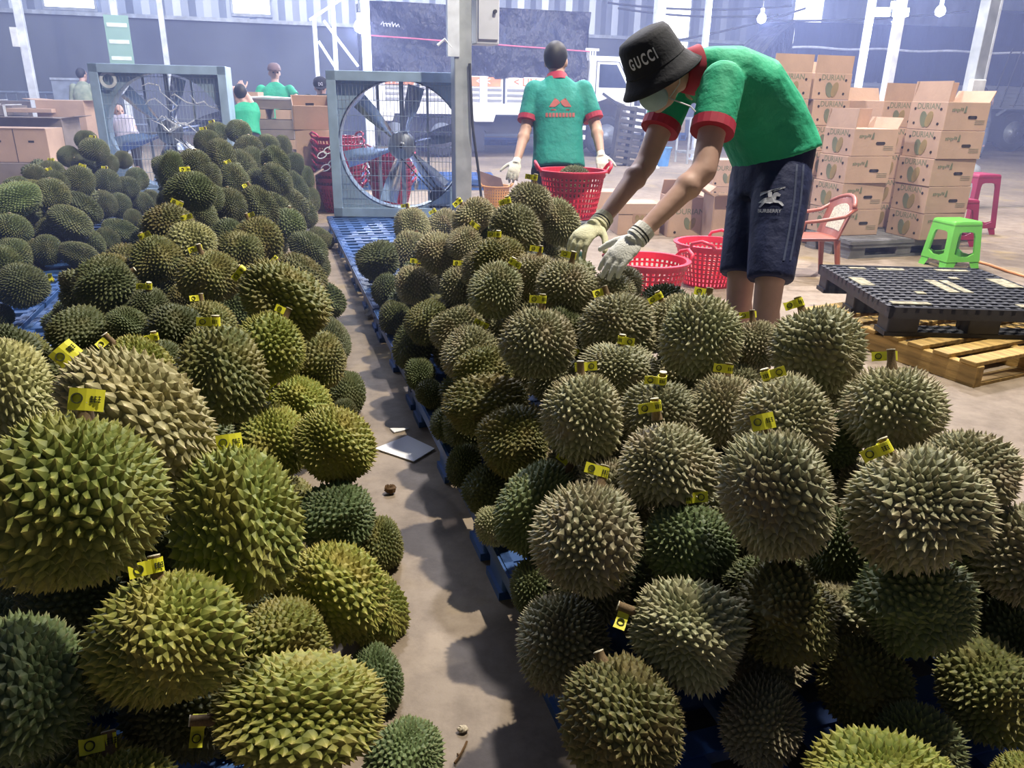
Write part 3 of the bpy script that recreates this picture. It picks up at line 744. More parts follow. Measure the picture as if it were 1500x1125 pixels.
p = MB(); p.prism(circ(-.03, .14, .018, 8), 0, .004, face_mx((0, .18 - .008, 0), (1, 0, 0), (0, -1, 0))); p.box((0, .171, .16), (.09, .004, .03)); p.build('hand_hole', HOLE, e2)
for src in (base, lidded):       # prototypes have only been copied from
    for ch in list(src.children): bpy.data.objects.remove(ch)
    bpy.data.objects.remove(src)

# ------------------------------------------------------------------ baskets
RED = M('basket_red', 'd8344e', .42, var=.08); DRED = M('basket_dark_red', '9c1f45', .45, var=.1); ORG = M('basket_ochre', 'c08a4a', .5)
def make_basket(label, mat, r=.245, rb=.175, h=.30, group='red plastic baskets', rows=9, cols=44):
    t = thing('plastic_basket', (0, 0, 0), label, 'basket', 0, group)
    m = MB()
    def rad(z): return rb + (r - rb) * (z / h) ** .8
    for k in range(cols):
        a = 2 * pi * k / cols
        pts = [V((rad(z) * cos(a), rad(z) * sin(a), z)) for z in (0.0, h * .5, h * .93)]
        tn = V((-sin(a), cos(a), 0))
        for i in range(2):
            p0, p1 = pts[i], pts[i + 1]; w_ = .0085
            n = V((cos(a), sin(a), -.3)) * .004
            m.add([p0 - tn * w_, p0 + tn * w_, p1 + tn * w_, p1 - tn * w_, p0 - tn * w_ + n, p0 + tn * w_ + n, p1 + tn * w_ + n, p1 - tn * w_ + n], [(3, 2, 1, 0), (4, 5, 6, 7), (0, 4, 7, 3), (1, 2, 6, 5)])
    for k in range(rows):
        z = h * (.03 + .87 * k / (rows - 1)); rr = rad(z)
        m.lathe([(rr - .002, z - .006), (rr + .004, z - .006), (rr + .004, z + .006), (rr - .002, z + .006), (rr - .002, z - .006)], cols, caps=False)
    m.build('lattice_wall', mat, t)
    m = MB(); m.lathe([(r - .012, h * .86), (r + .004, h * .86), (r + .006, h * .97), (r + .024, h * .97), (r + .024, h), (r - .006, h), (r - .012, h * .86)], cols, caps=False); m.build('rim', mat, t, smooth=False)
    m = MB(); m.lathe([(.001, 0), (rb, 0), (rb, .012), (.001, .012)], 32, caps=False); m.build('base', mat, t)
    for s in (-1, 1):
        m = MB(); m.tube([(s * (r + .01), -.085, h - .01), (s * (r + .035), -.07, h + .025), (s * (r + .045), 0, h + .045), (s * (r + .035), .07, h + .025), (s * (r + .01), .085, h - .01)], .012, n=8); m.build('handle', mat, t, smooth=True)
    return t
b1 = make_basket('red lattice basket standing on floor left of the bending man’s legs'.replace('’', "'"), RED)
bz = gnd(944, 447); b1.location = (bz.x, bz.y, 0); b1.rotation_euler = (0, 0, .35)
p = gnd(1036, 415); b2 = dup(b1, (p.x, p.y, 0), 1.1, 'second red lattice basket, partly behind the bending man’s knee'.replace('’', "'"))
# basket on the scale, behind the pile
sp = at(836, 318, 4.75)
b3 = dup(b1, (sp.x, sp.y, sp.z), .1, 'red lattice basket holding a durian in front of the man walking away'); b3.scale = (.8, .8, .95)
t = thing('platform_scale', (sp.x, sp.y, 0), 'platform scale with black column and green foot under the raised red basket', 'scale')
GRN = M('scale_green', '1f7a55', .45)
m = MB(); m.box((0, 0, .05), (.34, .34, .1)); m.build('foot', GRN, t, bevel=.02)
m = MB(); m.cyl((0, 0, .1), (0, 0, sp.z - .04), .03); m.build('column', DK, t)
m = MB(); m.box((0, 0, sp.z - .022), (.34, .34, .036)); m.build('weighing_plate', M('chassis_grey', '6f7684'), t, bevel=.006)
m = MB(); m.ball((.0, -.05, sp.z * .5 + .02), (.1, .06, .08)); m.build('dial_housing', GRN, t, smooth=True)
yb = make_basket('ochre lattice basket with torn dark cardboard inside, right of the grey post', ORG, .15, .12, .27, group=None, rows=8, cols=30)
p = gnd(727, 306); yb.location = (p.x, p.y, 0)
cp = carton('dark cardboard sheet sticking out of the ochre basket', .26, .02, .0, prints=False, mat=CARD3, group=None)
for ch in list(cp.children): bpy.data.objects.remove(ch)
cp.name = 'cardboard_sheet'; cp['category'] = 'cardboard'; cp.location = (p.x, p.y, .11)
m = MB(); m.add([(-.24, 0, .33), (.05, .02, .24), (.15, .02, -.06), (-.08, -.02, -.08), (-.24, .012, .33), (.05, .032, .24), (.15, .032, -.06), (-.08, -.008, -.08)], [(0, 1, 2, 3), (7, 6, 5, 4), (0, 4, 5, 1), (1, 5, 6, 2), (2, 6, 7, 3), (3, 7, 4, 0)])
m.build('torn_sheet', M('cardboard_dark', '6a5247', .9), cp)
cp2 = thing('paper_sheet', (p.x + .16, p.y + .1, .0), 'pale torn paper sheet leaning on the ochre basket', 'paper')
m = MB(); m.add([(0, 0, 0), (.12, 0, 0), (.06, .06, .38), (.0, .06, .3), (0, .006, 0), (.12, .006, 0), (.06, .066, .38), (0, .066, .3)], [(0, 1, 2, 3), (7, 6, 5, 4), (0, 4, 5, 1), (1, 5, 6, 2), (2, 6, 7, 3), (3, 7, 4, 0)]); m.build('sheet', M('panel_pale', 'd7cfd0'), cp2)
p = gnd(501, 309); first = None
nest = ['lowest', 'second', 'third', 'fourth', 'fifth', 'sixth', 'seventh', 'eighth', 'ninth', 'tenth', 'eleventh', 'topmost']
for k in range(8):
    lab = 'dark red basket, %s in tall nested stack left of right fan' % (nest[k] if k < 7 else 'topmost')
    if first is None:
        first = make_basket(lab, DRED, rows=6, cols=36, group='nested dark red baskets'); first.location = (p.x, p.y, 0); o = first
    else: o = dup(first, (p.x + random.uniform(-.006, .006), p.y, k * .072), .1 * k, lab)
p2 = gnd(574, 303)
for k in range(6): dup(first, (p2.x, p2.y, k * .072), .13 * k, 'dark red basket, %s in stack seen through right fan' % (nest[k] if k < 5 else 'topmost'))
t = thing('wire_loops', (p.x - .12, p.y - .26, .62), 'white wire loops hanging on the tall nested basket stack', 'wire')
for i, (x, z) in enumerate(((0, 0), (.07, .05), (.13, .09), (.03, -.13), (.11, -.08))):
    m = MB(); m.tube([(x + .045 * cos(a_) + .02 * sin(a_), 0, z + .035 * sin(a_)) for a_ in [2 * pi * k / 14 for k in range(14)]], .006, n=6, closed=True); m.build('wire_loop', M('strap_white', 'd9dce2'), t)

# ------------------------------------------------------------------ box fans
FAN = M('fan_frame', '9cb4cc', .45, .35, var=.08); STEEL = M('stainless_blade', 'c4c8d6', .16, .95, var=.05); WIRE = M('fan_wire', 'a9b6c6', .4, .5)
def make_fan(label, p, S=1.38, D=.42):
    t = thing('box_fan', p, label, 'fan')
    h = S / 2
    for nm, c, d in (('frame_side', (-h + .02, D / 2, h), (.04, D, S)), ('frame_side', (h - .02, D / 2, h), (.04, D, S)), ('frame_top', (0, D / 2, S - .02), (S - .08, D, .04)), ('frame_bottom', (0, D / 2, .02), (S - .08, D, .04))):
        m = MB(); m.box(c, d); m.build(nm, FAN, t, bevel=.006)
    # front rim flanges
    fl_ = MB()
    for sx in (-1, 1): fl_.box((sx * (h - .045), -.005, h), (.09, .02, S))
    for z_ in (.045, S - .045): fl_.box((0, -.005, z_), (S, .02, .09))
    fl_.build('front_flange', FAN, t, bevel=.004)
    R = .615
    n = 64; ang = [2 * pi * k / n for k in range(n)]
    q = h - .05
    outer = [(max(-q, min(q, 1.5 * q * cos(a))), max(-q, min(q, 1.5 * q * sin(a))) + h) for a in ang]
    inner = [(R * cos(a), R * sin(a) + h) for a in ang]
    Mz = Matrix(((1, 0, 0, 0), (0, 0, 1, .10), (0, 1, 0, 0), (0, 0, 0, 1)))
    m = MB(); m.ring_plate(outer, inner, 0, .02, Mz); m.build('shroud', FAN, t)
    m = MB(); m.lathe([(R, .1), (R + .012, .1), (R + .012, .3), (R, .3), (R, .1)], 64, Matrix(((1, 0, 0, 0), (0, 0, 1, 0), (0, 1, 0, h), (0, 0, 0, 1))), caps=False); m.build('wind_ring', FAN, t)
    for k in range(6):
        a = k * pi / 3 + .25; vs = []; fs = []
        for i in range(9):
            r = .10 + (R - .13) * i / 8; tw = radians(52 - 26 * i / 8); wd = .045 + .05 * min(1, i / 5)
            for j in range(5):
                s = (j / 4 - .5) * 2; cur = (1 - s * s) * .02
                tx = s * wd * cos(tw); dy = s * wd * sin(tw) + cur
                vs.append((r * cos(a) - tx * sin(a), .2 + dy, h + r * sin(a) + tx * cos(a)))
        for i in range(8):
            for j in range(4):
                o_ = i * 5 + j; fs.append((o_, o_ + 1, o_ + 6, o_ + 5))
        nv = len(vs); vs2 = vs + [(x, y + .004, z) for x, y, z in vs]
        m = MB(); m.add(vs2, fs + [tuple(q_ + nv for q_ in f[::-1]) for f in fs]); m.build('blade', STEEL, t, smooth=True)
    m = MB(); Mh = Matrix(((1, 0, 0, 0), (0, 0, -1, .25), (0, 1, 0, h), (0, 0, 0, 1)))
    m.lathe([(.02, .16), (.05, .155), (.055, .12), (.12, .11), (.14, .07), (.14, .02)], 28, Mh); hb = m.build('hub', M('hub_grey', '8d93a0', .35, .7), t, smooth=True)
    m = MB(); m.lathe([(.005, .17), (.022, .17), (.022, .15), (.005, .15)], 14, Mh); m.build('shaft_end', DK, hb)
    for z_ in (h,):
        for x in (-.22, .06, .34):
            pass
    for x, nm in ((-.24, 'brace'), (.0, 'brace'), (.26, 'brace')):
        m = MB(); m.box((x, .33, h), (.045 if x == 0 else .025, .03, S - .08)); m.build(nm, M('fan_brace', '8a93a4', .45, .4), t)
    m = MB()
    for k in range(34):
        x = -h + .1 + (S - .2) * k / 33; m.cyl((x, .035, .08), (x, .035, S - .08), .0022, n=4, caps=False)
    for k in range(9):
        z_ = .12 + (S - .24) * k / 8; m.cyl((-h + .08, .03, z_), (h - .08, .03, z_), .003, n=4, caps=False)
    m.build('wire_guard', WIRE, t)
    m = MB(); m.cyl((.36, .30, .2), (.36, .12, .2), .085, n=20); mo = m.build('motor', M('motor_dark', '333842', .5, .3), t)
    m = MB(); m.box((.36, .2, .09), (.2, .2, .06)); m.build('motor_bracket', FAN, mo)
    for s in (-1, 1):
        m = MB(); m.bar((.0 + s * .09, .16, h - .04), (.36 + s * .04, .16, .2 + .02), .012, .012); m.build('belt', DK, t)
    return t
pf = gnd(590, 318, .15)
f2 = make_fan('pale blue square box fan on pallets right of the aisle, behind right pile', pf); f2.rotation_euler.z = .07; f2.scale = (.93, .93, .93)
p1 = at(256, 288, 8.4)
f1 = dup(f2, (p1.x, p1.y, max(p1.z, .02)), .2, 'pale blue square box fan standing behind left piles, film scraps in it')
f1.scale = (.97, .97, .97); m = MB(); z0 = p1.z
for sx in (-1, 1):
    lg = MB(); lg.box((sx * .6, .2, -z0 / 2 / .97), (.06, .36, z0 / .97)); lg.build('leg', FAN, f1)
m = MB(); m.lathe([(.055, 0), (.085, 0), (.085, .02), (.055, .02), (.055, 0)], 24, Matrix.Translation((-.52, .05, 1.22)) @ Matrix.Rotation(pi / 2, 4, 'X'), caps=False); m.build('round_badge', M('strap_white', 'd9dce2'), f1)
rnd = random.Random(6)
m = MB()
for k in range(9):
    x, z = rnd.uniform(-.35, .45), rnd.uniform(.55, 1.2); pts = [V((x, .06, z))]
    for j in range(5): pts.append(pts[-1] + V((rnd.uniform(.0, .12), rnd.uniform(-.01, .01), rnd.uniform(-.09, .06))))
    m.tube(pts, [.004 + .006 * abs(sin(j)) for j in range(6)], n=5)
m.build('plastic_film_scraps', M('clear_film', 'e3e6f2', .2), f1)

# ------------------------------------------------------------------ chair and stools
BRN = M('chair_brown', '9c5a4a', .4, var=.06); CRM = M('chair_cream', 'c9c6b4', .6, var=.18, scale=60)
pc_ = gnd(1186, 408); ch = thing('plastic_armchair', (pc_.x, pc_.y + .1, 0), 'brown plastic chair with cream back panel behind the bending man', 'chair', ROW - .25)
ch.scale = (.74, .74, .72)
m = MB(); m.prism([(-.24, -.22), (.2, -.2), (.22, 0), (.2, .2), (-.24, .22), (-.27, 0)], .40, .43); m.build('seat', BRN, ch, bevel=.01)
for x, y, dx_, dy_ in ((-.22, -.2, -.03, -.03), (-.22, .2, -.03, .03), (.19, -.18, .06, -.03), (.19, .18, .06, .03)):
    m = MB(); m.cyl((x + dx_, y + dy_, 0), (x, y, .41), .021, .032, n=8); m.build('leg', BRN, ch)
def bk(y, z):   # leaning, curved back surface
    return .2 + (z - .42) * .32 - (abs(y) / .25) ** 2 * .05
def strip(y0, y1, z0, z1, th, ny=10, nz=8, top=lambda y: 0):
    vs = []; fs = []
    for s in (0, th):
        for i in range(ny + 1):
            for j in range(nz + 1):
                y = y0 + (y1 - y0) * i / ny; z = z0 + (z1 + top(y) - z0) * j / nz
                vs.append((bk(y, z) + s, y * (1 + .25 * (z - .42)), z))
    N_ = (ny + 1) * (nz + 1)
    for i in range(ny):
        for j in range(nz):
            a_ = i * (nz + 1) + j; fs += [(a_, a_ + 1, a_ + nz + 2, a_ + nz + 1), (N_ + a_ + nz + 1, N_ + a_ + nz + 2, N_ + a_ + 1, N_ + a_)]
    for i in range(ny):
        for j in (0, nz):
            a_ = i * (nz + 1) + j; b_ = a_ + nz + 1; fs.append((a_, b_, N_ + b_, N_ + a_) if j == 0 else (b_, a_, N_ + a_, N_ + b_))
    for j in range(nz):
        for i in (0, ny):
            a_ = i * (nz + 1) + j; fs.append((a_ + 1, a_, N_ + a_, N_ + a_ + 1) if i == 0 else (a_, a_ + 1, N_ + a_ + 1, N_ + a_))
    m = MB(); m.add(vs, fs); return m
arch = lambda y: -.09 * (y / .24) ** 2
strip(-.24, .24, .43, .84, .02, top=arch).build('backrest', BRN, ch, smooth=False)
strip(-.15, .15, .50, .76, -.006, top=lambda y: -.06 * (y / .15) ** 2).build('back_panel', CRM, ch)
m = MB(); m.tube([(bk(y, .84 + arch(y)) + .01, y * 1.1, .84 + arch(y)) for y in [-.24 + .48 * k / 14 for k in range(15)]], .022, n=8); m.build('top_rail', BRN, ch, smooth=True)
for s in (-1, 1):
    m = MB(); m.tube([(.3, s * .25, .74), (.18, s * .28, .66), (-.05, s * .28, .62), (-.2, s * .27, .6), (-.23, s * .25, .43)], .02, n=8); m.build('armrest', BRN, ch, smooth=True)
def make_stool(label, mat, p, rz, h=.42, bw=.37, tw=.29, group=None):
    t = thing('plastic_stool', p, label, 'stool', rz, group)
    m = MB(); m.box((0, 0, h - .02), (tw + .02, tw + .02, .04), top=.94); m.build('seat', mat, t, bevel=.014)
    for k in range(4):
        Mx = Matrix.Rotation(k * pi / 2, 4, 'Z')
        hb, ht = bw / 2, tw / 2
        lean = atan((hb - ht) / h); L_ = h / cos(lean)
        P = Mx @ Matrix.Translation((0, -hb, 0)) @ Matrix.Rotation(-lean, 4, 'X') @ Matrix(((1, 0, 0, 0), (0, 0, 1, 0), (0, 1, 0, 0), (0, 0, 0, 1)))
        def inside(y, ins): return hb + (ht - hb) * y / L_ - ins
        ys = [.10, .10, .11, .28, .325, .335, .335, .325, .28, .11]
        iy = [.105, .105, .13, L_ - .13, L_ - .095, L_ - .085, L_ - .085, L_ - .095, L_ - .13, .13]
        ix = [-.4, .4, 1, 1, .9, .55, -.55, -.9, -1, -1]
        inner = [(ix[i] * inside(iy[i], .055), iy[i]) for i in range(10)]
        oy = [.065, .065, .065, L_ * .6, L_ * .97, L_ * .99, L_ * .99, L_ * .97, L_ * .6, .065]
        ox = [-.4, .4, 1, 1, 1, .5, -.5, -1, -1, -1]
        outer = [(ox[i] * inside(oy[i], 0), oy[i]) for i in range(10)]
        m = MB(); m.ring_plate(outer, inner, 0, .016, P); m.build('side_frame', mat, t)
        lg = MB(); s_ = V((-hb + .0, -hb + .0, 0))
        lg.add([(-hb, -hb, 0), (-hb + .07, -hb, 0), (-hb, -hb + .07, 0), (-hb + .014, -hb + .10, .07), (-hb + .012, -hb + .012, .07), (-hb + .10, -hb + .012, .07)], [(0, 2, 1), (0, 1, 5, 4), (0, 4, 3, 2), (1, 2, 3, 5), (3, 4, 5)], Mx)
        lg.build('leg', mat, t)
    return t
GR = M('stool_green', '6cc24f', .4, var=.05); MAR = M('stool_maroon', '8d2348', .45, var=.08)
p = gnd(1396, 393); s1 = make_stool('bright green plastic stool beside black pallet', GR, (p.x, p.y + .08, 0), .2, h=.385, bw=.315, tw=.245)
p = gnd(1416, 340); s2 = make_stool('tall maroon plastic stool behind the green stool', MAR, (p.x, p.y, 0), .25, h=.6, bw=.36, tw=.27)
p = gnd(1388, 357); s3 = make_stool('lower maroon plastic stool half hidden by carton stack', MAR, (p.x, p.y, 0), .15, h=.43, bw=.34, tw=.26)
# gas bottle behind the stools
p = gnd(1408, 300); t = thing('gas_bottle', (p.x, p.y, 0), 'pale gas bottle with valve standing behind the maroon stools', 'gas bottle')
m = MB(); m.lathe([(.10, 0), (.14, .03), (.15, .1), (.15, .42), (.12, .5), (.05, .54), (.03, .56)], 24); m.build('body', M('bottle_grey', 'b9c0c6', .4, .3), t, smooth=True)
m = MB(); m.cyl((0, 0, .56), (0, 0, .66), .02); m.box((0, 0, .66), (.1, .02, .02)); m.build('valve', DK, t)
m = MB(); m.tube([(.09 * cos(a_), .09 * sin(a_), .6) for a_ in [2 * pi * k / 16 for k in range(16)]], .01, n=6, closed=True); m.build('collar', M('bottle_grey', 'b9c0c6'), t)
# hose
t = MB(); t.tube([gnd(x, y, .012) for x, y in ((1380, 374), (1400, 376), (1425, 381), (1450, 388), (1475, 397), (1500, 404), (1530, 412))], .012, n=8)
tag(t.build('hose', M('hose_orange', 'c98a5f', .5), smooth=True), 'thin orange hose on floor running right from the green stool', 'hose')
# folded black crates, bucket, rack
p = gnd(917, 243); t = thing('folded_crates', (p.x, p.y, 0), 'leaning pile of dirty black slatted crates by the front truck wheel', 'crates', .1)
BC = M('crate_black', '33322f', .8, var=.3, scale=8)
for k in range(5):
    Mx = Matrix.Translation((0.0, -.1 + k * .07, 0)) @ Matrix.Rotation(radians(-12), 4, 'X') @ Matrix.Rotation(radians(8), 4, 'Y')
    m = MB()
    for z_ in range(9): m.box((0, 0, .08 + z_ * .125), (.6 - .02 * k, .035, .07), Mx)
    for x in (-.28, 0, .28): m.box((x, .01, .56), (.05, .04, 1.14), Mx)
    m.build('crate_panel', BC, t)
p = gnd(969, 243); t = thing('bucket', (p.x, p.y, 0), 'blue plastic bucket on the floor right of the black crates', 'bucket')
m = MB(); m.lathe([(.001, .01), (.12, .01), (.16, .36), (.175, .36), (.175, .33), (.165, .33), (.13, 0), (.001, 0)], 28, caps=False); m.build('body', M('bucket_blue', '4d86c4', .45), t, smooth=False)
m = MB(); m.tube([(.17 * cos(a_), .17 * sin(a_), .35) for a_ in [2 * pi * k / 24 for k in range(24)]], .012, n=6, closed=True); m.build('rim', MATS['bucket_blue'], t, smooth=True)
m = MB(); m.tube([(.175 * cos(a_), -.02 - .05 * sin(a_), .34 - .12 * sin(a_)) for a_ in [pi * k / 12 for k in range(13)]], .006, n=6); m.build('handle', DK, t)
p = gnd(1006, 240); t = thing('metal_rack', (p.x, p.y, 0), 'thin grey metal rack leg frame seen between the two arms', 'rack', ROW)
for x in (0, .75):
    for y in (0, .5):
        m = MB(); m.cyl((x, y, 0), (x, y, .9), .025, n=8); m.build('leg', GS, t)
for z_ in (.22, .88):
    m = MB(); m.box((.375, 0, z_), (.75, .035, .04)); m.box((.375, .5, z_), (.75, .035, .04)); m.box((0, .25, z_), (.035, .5, .04)); m.box((.75, .25, z_), (.035, .5, .04)); m.build('shelf_frame', GS, t)
p = gnd(980, 205); t = thing('blue_pallet', (p.x, p.y, 0), 'short blue crate on floor under a yellowish carton near the rack', 'crate', ROW)
m = MB(); m.box((0, 0, .12), (.9, .6, .24)); m.build('body', BLUE, t, bevel=.01); m = MB()
for k in range(4): m.box((-.33 + k * .22, -.302, .1), (.14, .01, .12))
m.build('openings', M('pallet_gap', '16203c', .8), t); t.name = 'blue_crate'
o = carton('yellowish carton resting on the short blue crate beyond the arms', .75, .6, .55, prints=False, mat=M('cardboard_yellow', 'b9a27a', .85), group=None); o.location = (p.x, p.y, .242); o.rotation_euler = (0, 0, ROW)
m = MB(); m.box((0, -.302, .27), (.012, .006, .53)); m.build('centre_seam', HOLE, o)

# ------------------------------------------------------------------ small litter on the aisle floor
PAP = M('paper_white', 'e4e4ea', .7, var=.02)
c4 = [gnd(x, y, .003) for x, y in ((549, 658), (597, 639), (637, 658), (606, 677))]
m = MB(); m.add(c4 + [q_ + V((0, 0, .004)) for q_ in c4], [(3, 2, 1, 0), (4, 5, 6, 7), (0, 1, 5, 4), (1, 2, 6, 5), (2, 3, 7, 6), (3, 0, 4, 7)])
tag(m.build('paper_sheet', PAP), 'white paper sheet lying flat on the aisle floor, half in shadow', 'paper')
c4 = [gnd(x, y, .003) for x, y in ((571, 628), (600, 628), (588, 632), (577, 634))]
m = MB(); m.add(c4 + [q_ + V((0, 0, .003)) for q_ in c4], [(3, 2, 1, 0), (4, 5, 6, 7), (0, 1, 5, 4), (1, 2, 6, 5), (2, 3, 7, 6), (3, 0, 4, 7)])
tag(m.build('paper_scrap', PAP), 'narrow white paper scrap just beyond the white sheet', 'paper')
def lump(name, px, py, r, mat, label, cat, seed, sq=.6):
    p = gnd(px, py); rnd = random.Random(seed); m = MB(); m.ball((0, 0, 0), (r, r * .8, r * sq), nu=12, nv=8)
    m.v = [v * rnd.uniform(.78, 1.18) for v in m.v]
    lo = min(v.z for v in m.v); m.v = [v - V((0, 0, lo)) for v in m.v]
    tag(m.build(name, mat, loc=p), label, cat)
lump('pebble', 678, 1072, .011, M('stone_pale', 'b8ac96', .8), 'small pale pebble on the floor near the bottom of aisle', 'pebble', 2)
lump('durian_scrap', 572, 723, .020, M('scrap_brown', '5a4022', .8), 'small brown piece of debris in middle of aisle', 'debris', 3, .8)
lump('plastic_bag', 546, 465, .05, M('bag_white', 'b9bcc8', .4), 'crumpled whitish plastic bag at the pallet edge in aisle', 'bag', 4)
lump('plastic_bag', 137, 293 + 8, .06, M('bag_white', 'b9bcc8'), 'crumpled white bag on floor between the two far left piles', 'bag', 5)
m = MB(); m.tube([gnd(684, 1086, .004), gnd(679, 1097, .004), gnd(673, 1108, .003), gnd(666, 1118, .003)], .0025, n=5); m.tube([gnd(673, 1108, .003), gnd(670, 1104, .003)], .002, n=5)
tag(m.build('twig', M('scrap_brown', '5a4022')), 'thin brown twig on floor below the pale pebble', 'twig')
pa, pb = gnd(18, 492, .176), gnd(92, 524, .176)
m = MB(); m.tube([pa + (pb - pa) * t_ for t_ in (0, .3, .7, 1)], .028, n=12); m.build('white_pipe', M('pipe_white', 'c9c6b8', .5), smooth=True)
tag(bpy.data.objects['white_pipe'], 'white plastic pipe lying behind nearest left durians at left edge', 'pipe')
# ------------------------------------------------------------------ people
SKIN = M('skin_tan', 'c09c8e', .55, var=.05, scale=12); SKIN2 = M('skin_light', 'b8958a', .55, var=.05)
HAIR = M('hair_black', '15151a', .6)
GREEN = M('shirt_green', '1f9f78', .75, var=.07, scale=5, bump=.7, bscale=9, bdist=.03)
TEAL = M('shirt_teal', '138880', .75, var=.06, scale=5, bump=.7, bscale=9, bdist=.03)
CRIM = M('trim_crimson', 'a3243f', .7)
NAVY = M('shorts_navy', '17234e', .7, var=.05, scale=4, bump=.6, bscale=8, bdist=.03)
DARKT = M('trousers_dark', '1c1f2a', .8); GLOVE = M('glove_white', 'dcdcd6', .85, bump=.3, bscale=160); GLOVE2 = M('glove_cream', 'd8d6b4', .85, bump=.3, bscale=160)
BLKF = M('hat_black', '171a26', .85, bump=.2, bscale=90)
def limb(mb, a, b, ra, rb, n=16, e0=True, e1=True):
    mb.cyl(a, b, ra, rb, n)
    if e0: mb.ball(a, ra * .99)
    if e1: mb.ball(b, rb * .99)
def ring(c, xa, ya, rx, ry, n=24, sq=2.4, off=0):
    out = []
    for k in range(n):
        a = 2 * pi * k / n; ca, sa = cos(a), sin(a)
        e = 2 / sq
        out.append(V(c) + xa * (rx * math.copysign(abs(ca) ** e, ca)) + ya * (ry * math.copysign(abs(sa) ** e, sa) + off))
    return out
def frame(z, yhint):
    z = V(z).normalized(); y = V(yhint) - z * V(yhint).dot(z); y.normalize(); return y.cross(z), y, z
def hand_mesh(wr, d, n, thumb, s=1.0, curl=.5, voxel=.0042, spread=.12):
    d = V(d).normalized(); n = (V(n) - d * V(n).dot(d)).normalized(); sd = d.cross(n) * thumb
    mb = MB(); B = Matrix((sd, n, d)).transposed().to_4x4()
    wr = V(wr)
    mb.ball(wr + d * .052 * s, (.043 * s, .018 * s, .055 * s), B)
    mb.ball(wr + d * .075 * s, (.044 * s, .015 * s, .032 * s), B)
    mb.cyl(wr - d * .02 * s, wr + d * .03 * s, .027 * s, .03 * s, 12)
    for i, (off, ln) in enumerate(((.032, .068), (.011, .078), (-.011, .073), (-.031, .058))):
        p = wr + d * (.088 - abs(off) * .25) * s + sd * off * s; q = (d + sd * off * spread * 18).normalized(); c = curl * .45
        for j, fr in enumerate((.45, .32, .25)):
            q = (q * cos(c) - n * sin(c)).normalized(); e = p + q * ln * fr * s; r_ = (.0102, .0092, .0084)[j] * s
            limb(mb, p, e, r_, r_ * .93, 10); p = e; c = curl * .75
    p = wr + d * .022 * s + sd * .03 * s - n * .006 * s; q = (d * .55 + sd * .75 - n * .25).normalized()
    for j, fr in enumerate((.036, .03, .024)):
        e = p + q * fr * s; limb(mb, p, e, (.0135, .0115, .0105)[j] * s, (.0118, .0108, .009)[j] * s, 10); p = e; q = (q + d * .35 - n * .15 * curl).normalized()
    return remeshed(mb, 'hand', voxel * s, 1)
def put_world(name, me, mat, root):
    me.transform(Matrix.Translation(-root.location)); o = put(name, me, mat, root); return o
def stick(name, mb, mat, root, smooth=False):
    off = V(); q = root
    while q: off = off + q.location; q = q.parent
    return mb.build(name, mat, root, smooth, off=off)
def head_parts(mb, hc, up, face, s=1.0):
    x, y, z = frame(up, face); B = Matrix((x, y, z)).transposed().to_4x4()
    mb.ball(hc + z * .02 * s, (.074 * s, .092 * s, .098 * s), B)
    mb.ball(hc - z * .04 * s + y * .025 * s, (.056 * s, .062 * s, .072 * s), B)
    mb.ball(hc - z * .092 * s + y * .058 * s, (.026 * s, .024 * s, .02 * s), B)            # chin
    mb.cyl(hc + z * .015 * s + y * .086 * s, hc - z * .022 * s + y * .106 * s, .008 * s, .014 * s, 8); mb.ball(hc - z * .024 * s + y * .1 * s, .014 * s)   # nose
    for sx in (-1, 1):
        mb.ball(hc - z * .012 * s + x * sx * .076 * s - y * .005 * s, (.010 * s, .018 * s, .03 * s), B)   # ears
        mb.ball(hc + z * .03 * s + x * sx * .03 * s + y * .082 * s, (.02 * s, .01 * s, .008 * s), B)       # brow
    mb.ball(hc - z * .058 * s + y * .083 * s, (.022 * s, .010 * s, .009 * s), B)               # lips
    return x, y, z, B
def eyes(hc, x, y, z, s, root):
    for sx in (-1, 1):
        m = MB(); m.ball(hc + z * .006 * s + x * sx * .031 * s + y * .082 * s, .0115 * s, nu=10, nv=6); stick('eye', m, M('eye_dark', '2a2220', .3), root, True)
def hair_cap(hc, x, y, z, B, s, root, low=.0):
    m = MB(); m.ball(hc + z * .034 * s - y * .014 * s, (.082 * s, .094 * s, .094 * s), B)
    bm_v = m.v; keep = []
    m2 = MB(); m2.ball(hc + z * (.03 + low) * s - y * .02 * s, (.081 * s, .096 * s, .1 * s), B, 24, 16)
    # cut the face side away
    fs = []
    for f in m2.f:
        c = sum((m2.v[i] for i in f), V()) / len(f) - hc
        if c.dot(y) > .035 * s and c.dot(z) < .06 * s: continue
        if c.dot(z) < -.055 * s: continue
        fs.append(f)
    m2.f = fs
    o = stick('hair', m2, HAIR, root, True); md = o.modifiers.new('thick', 'SOLIDIFY'); md.thickness = .008 * s; md.offset = -1
    return o
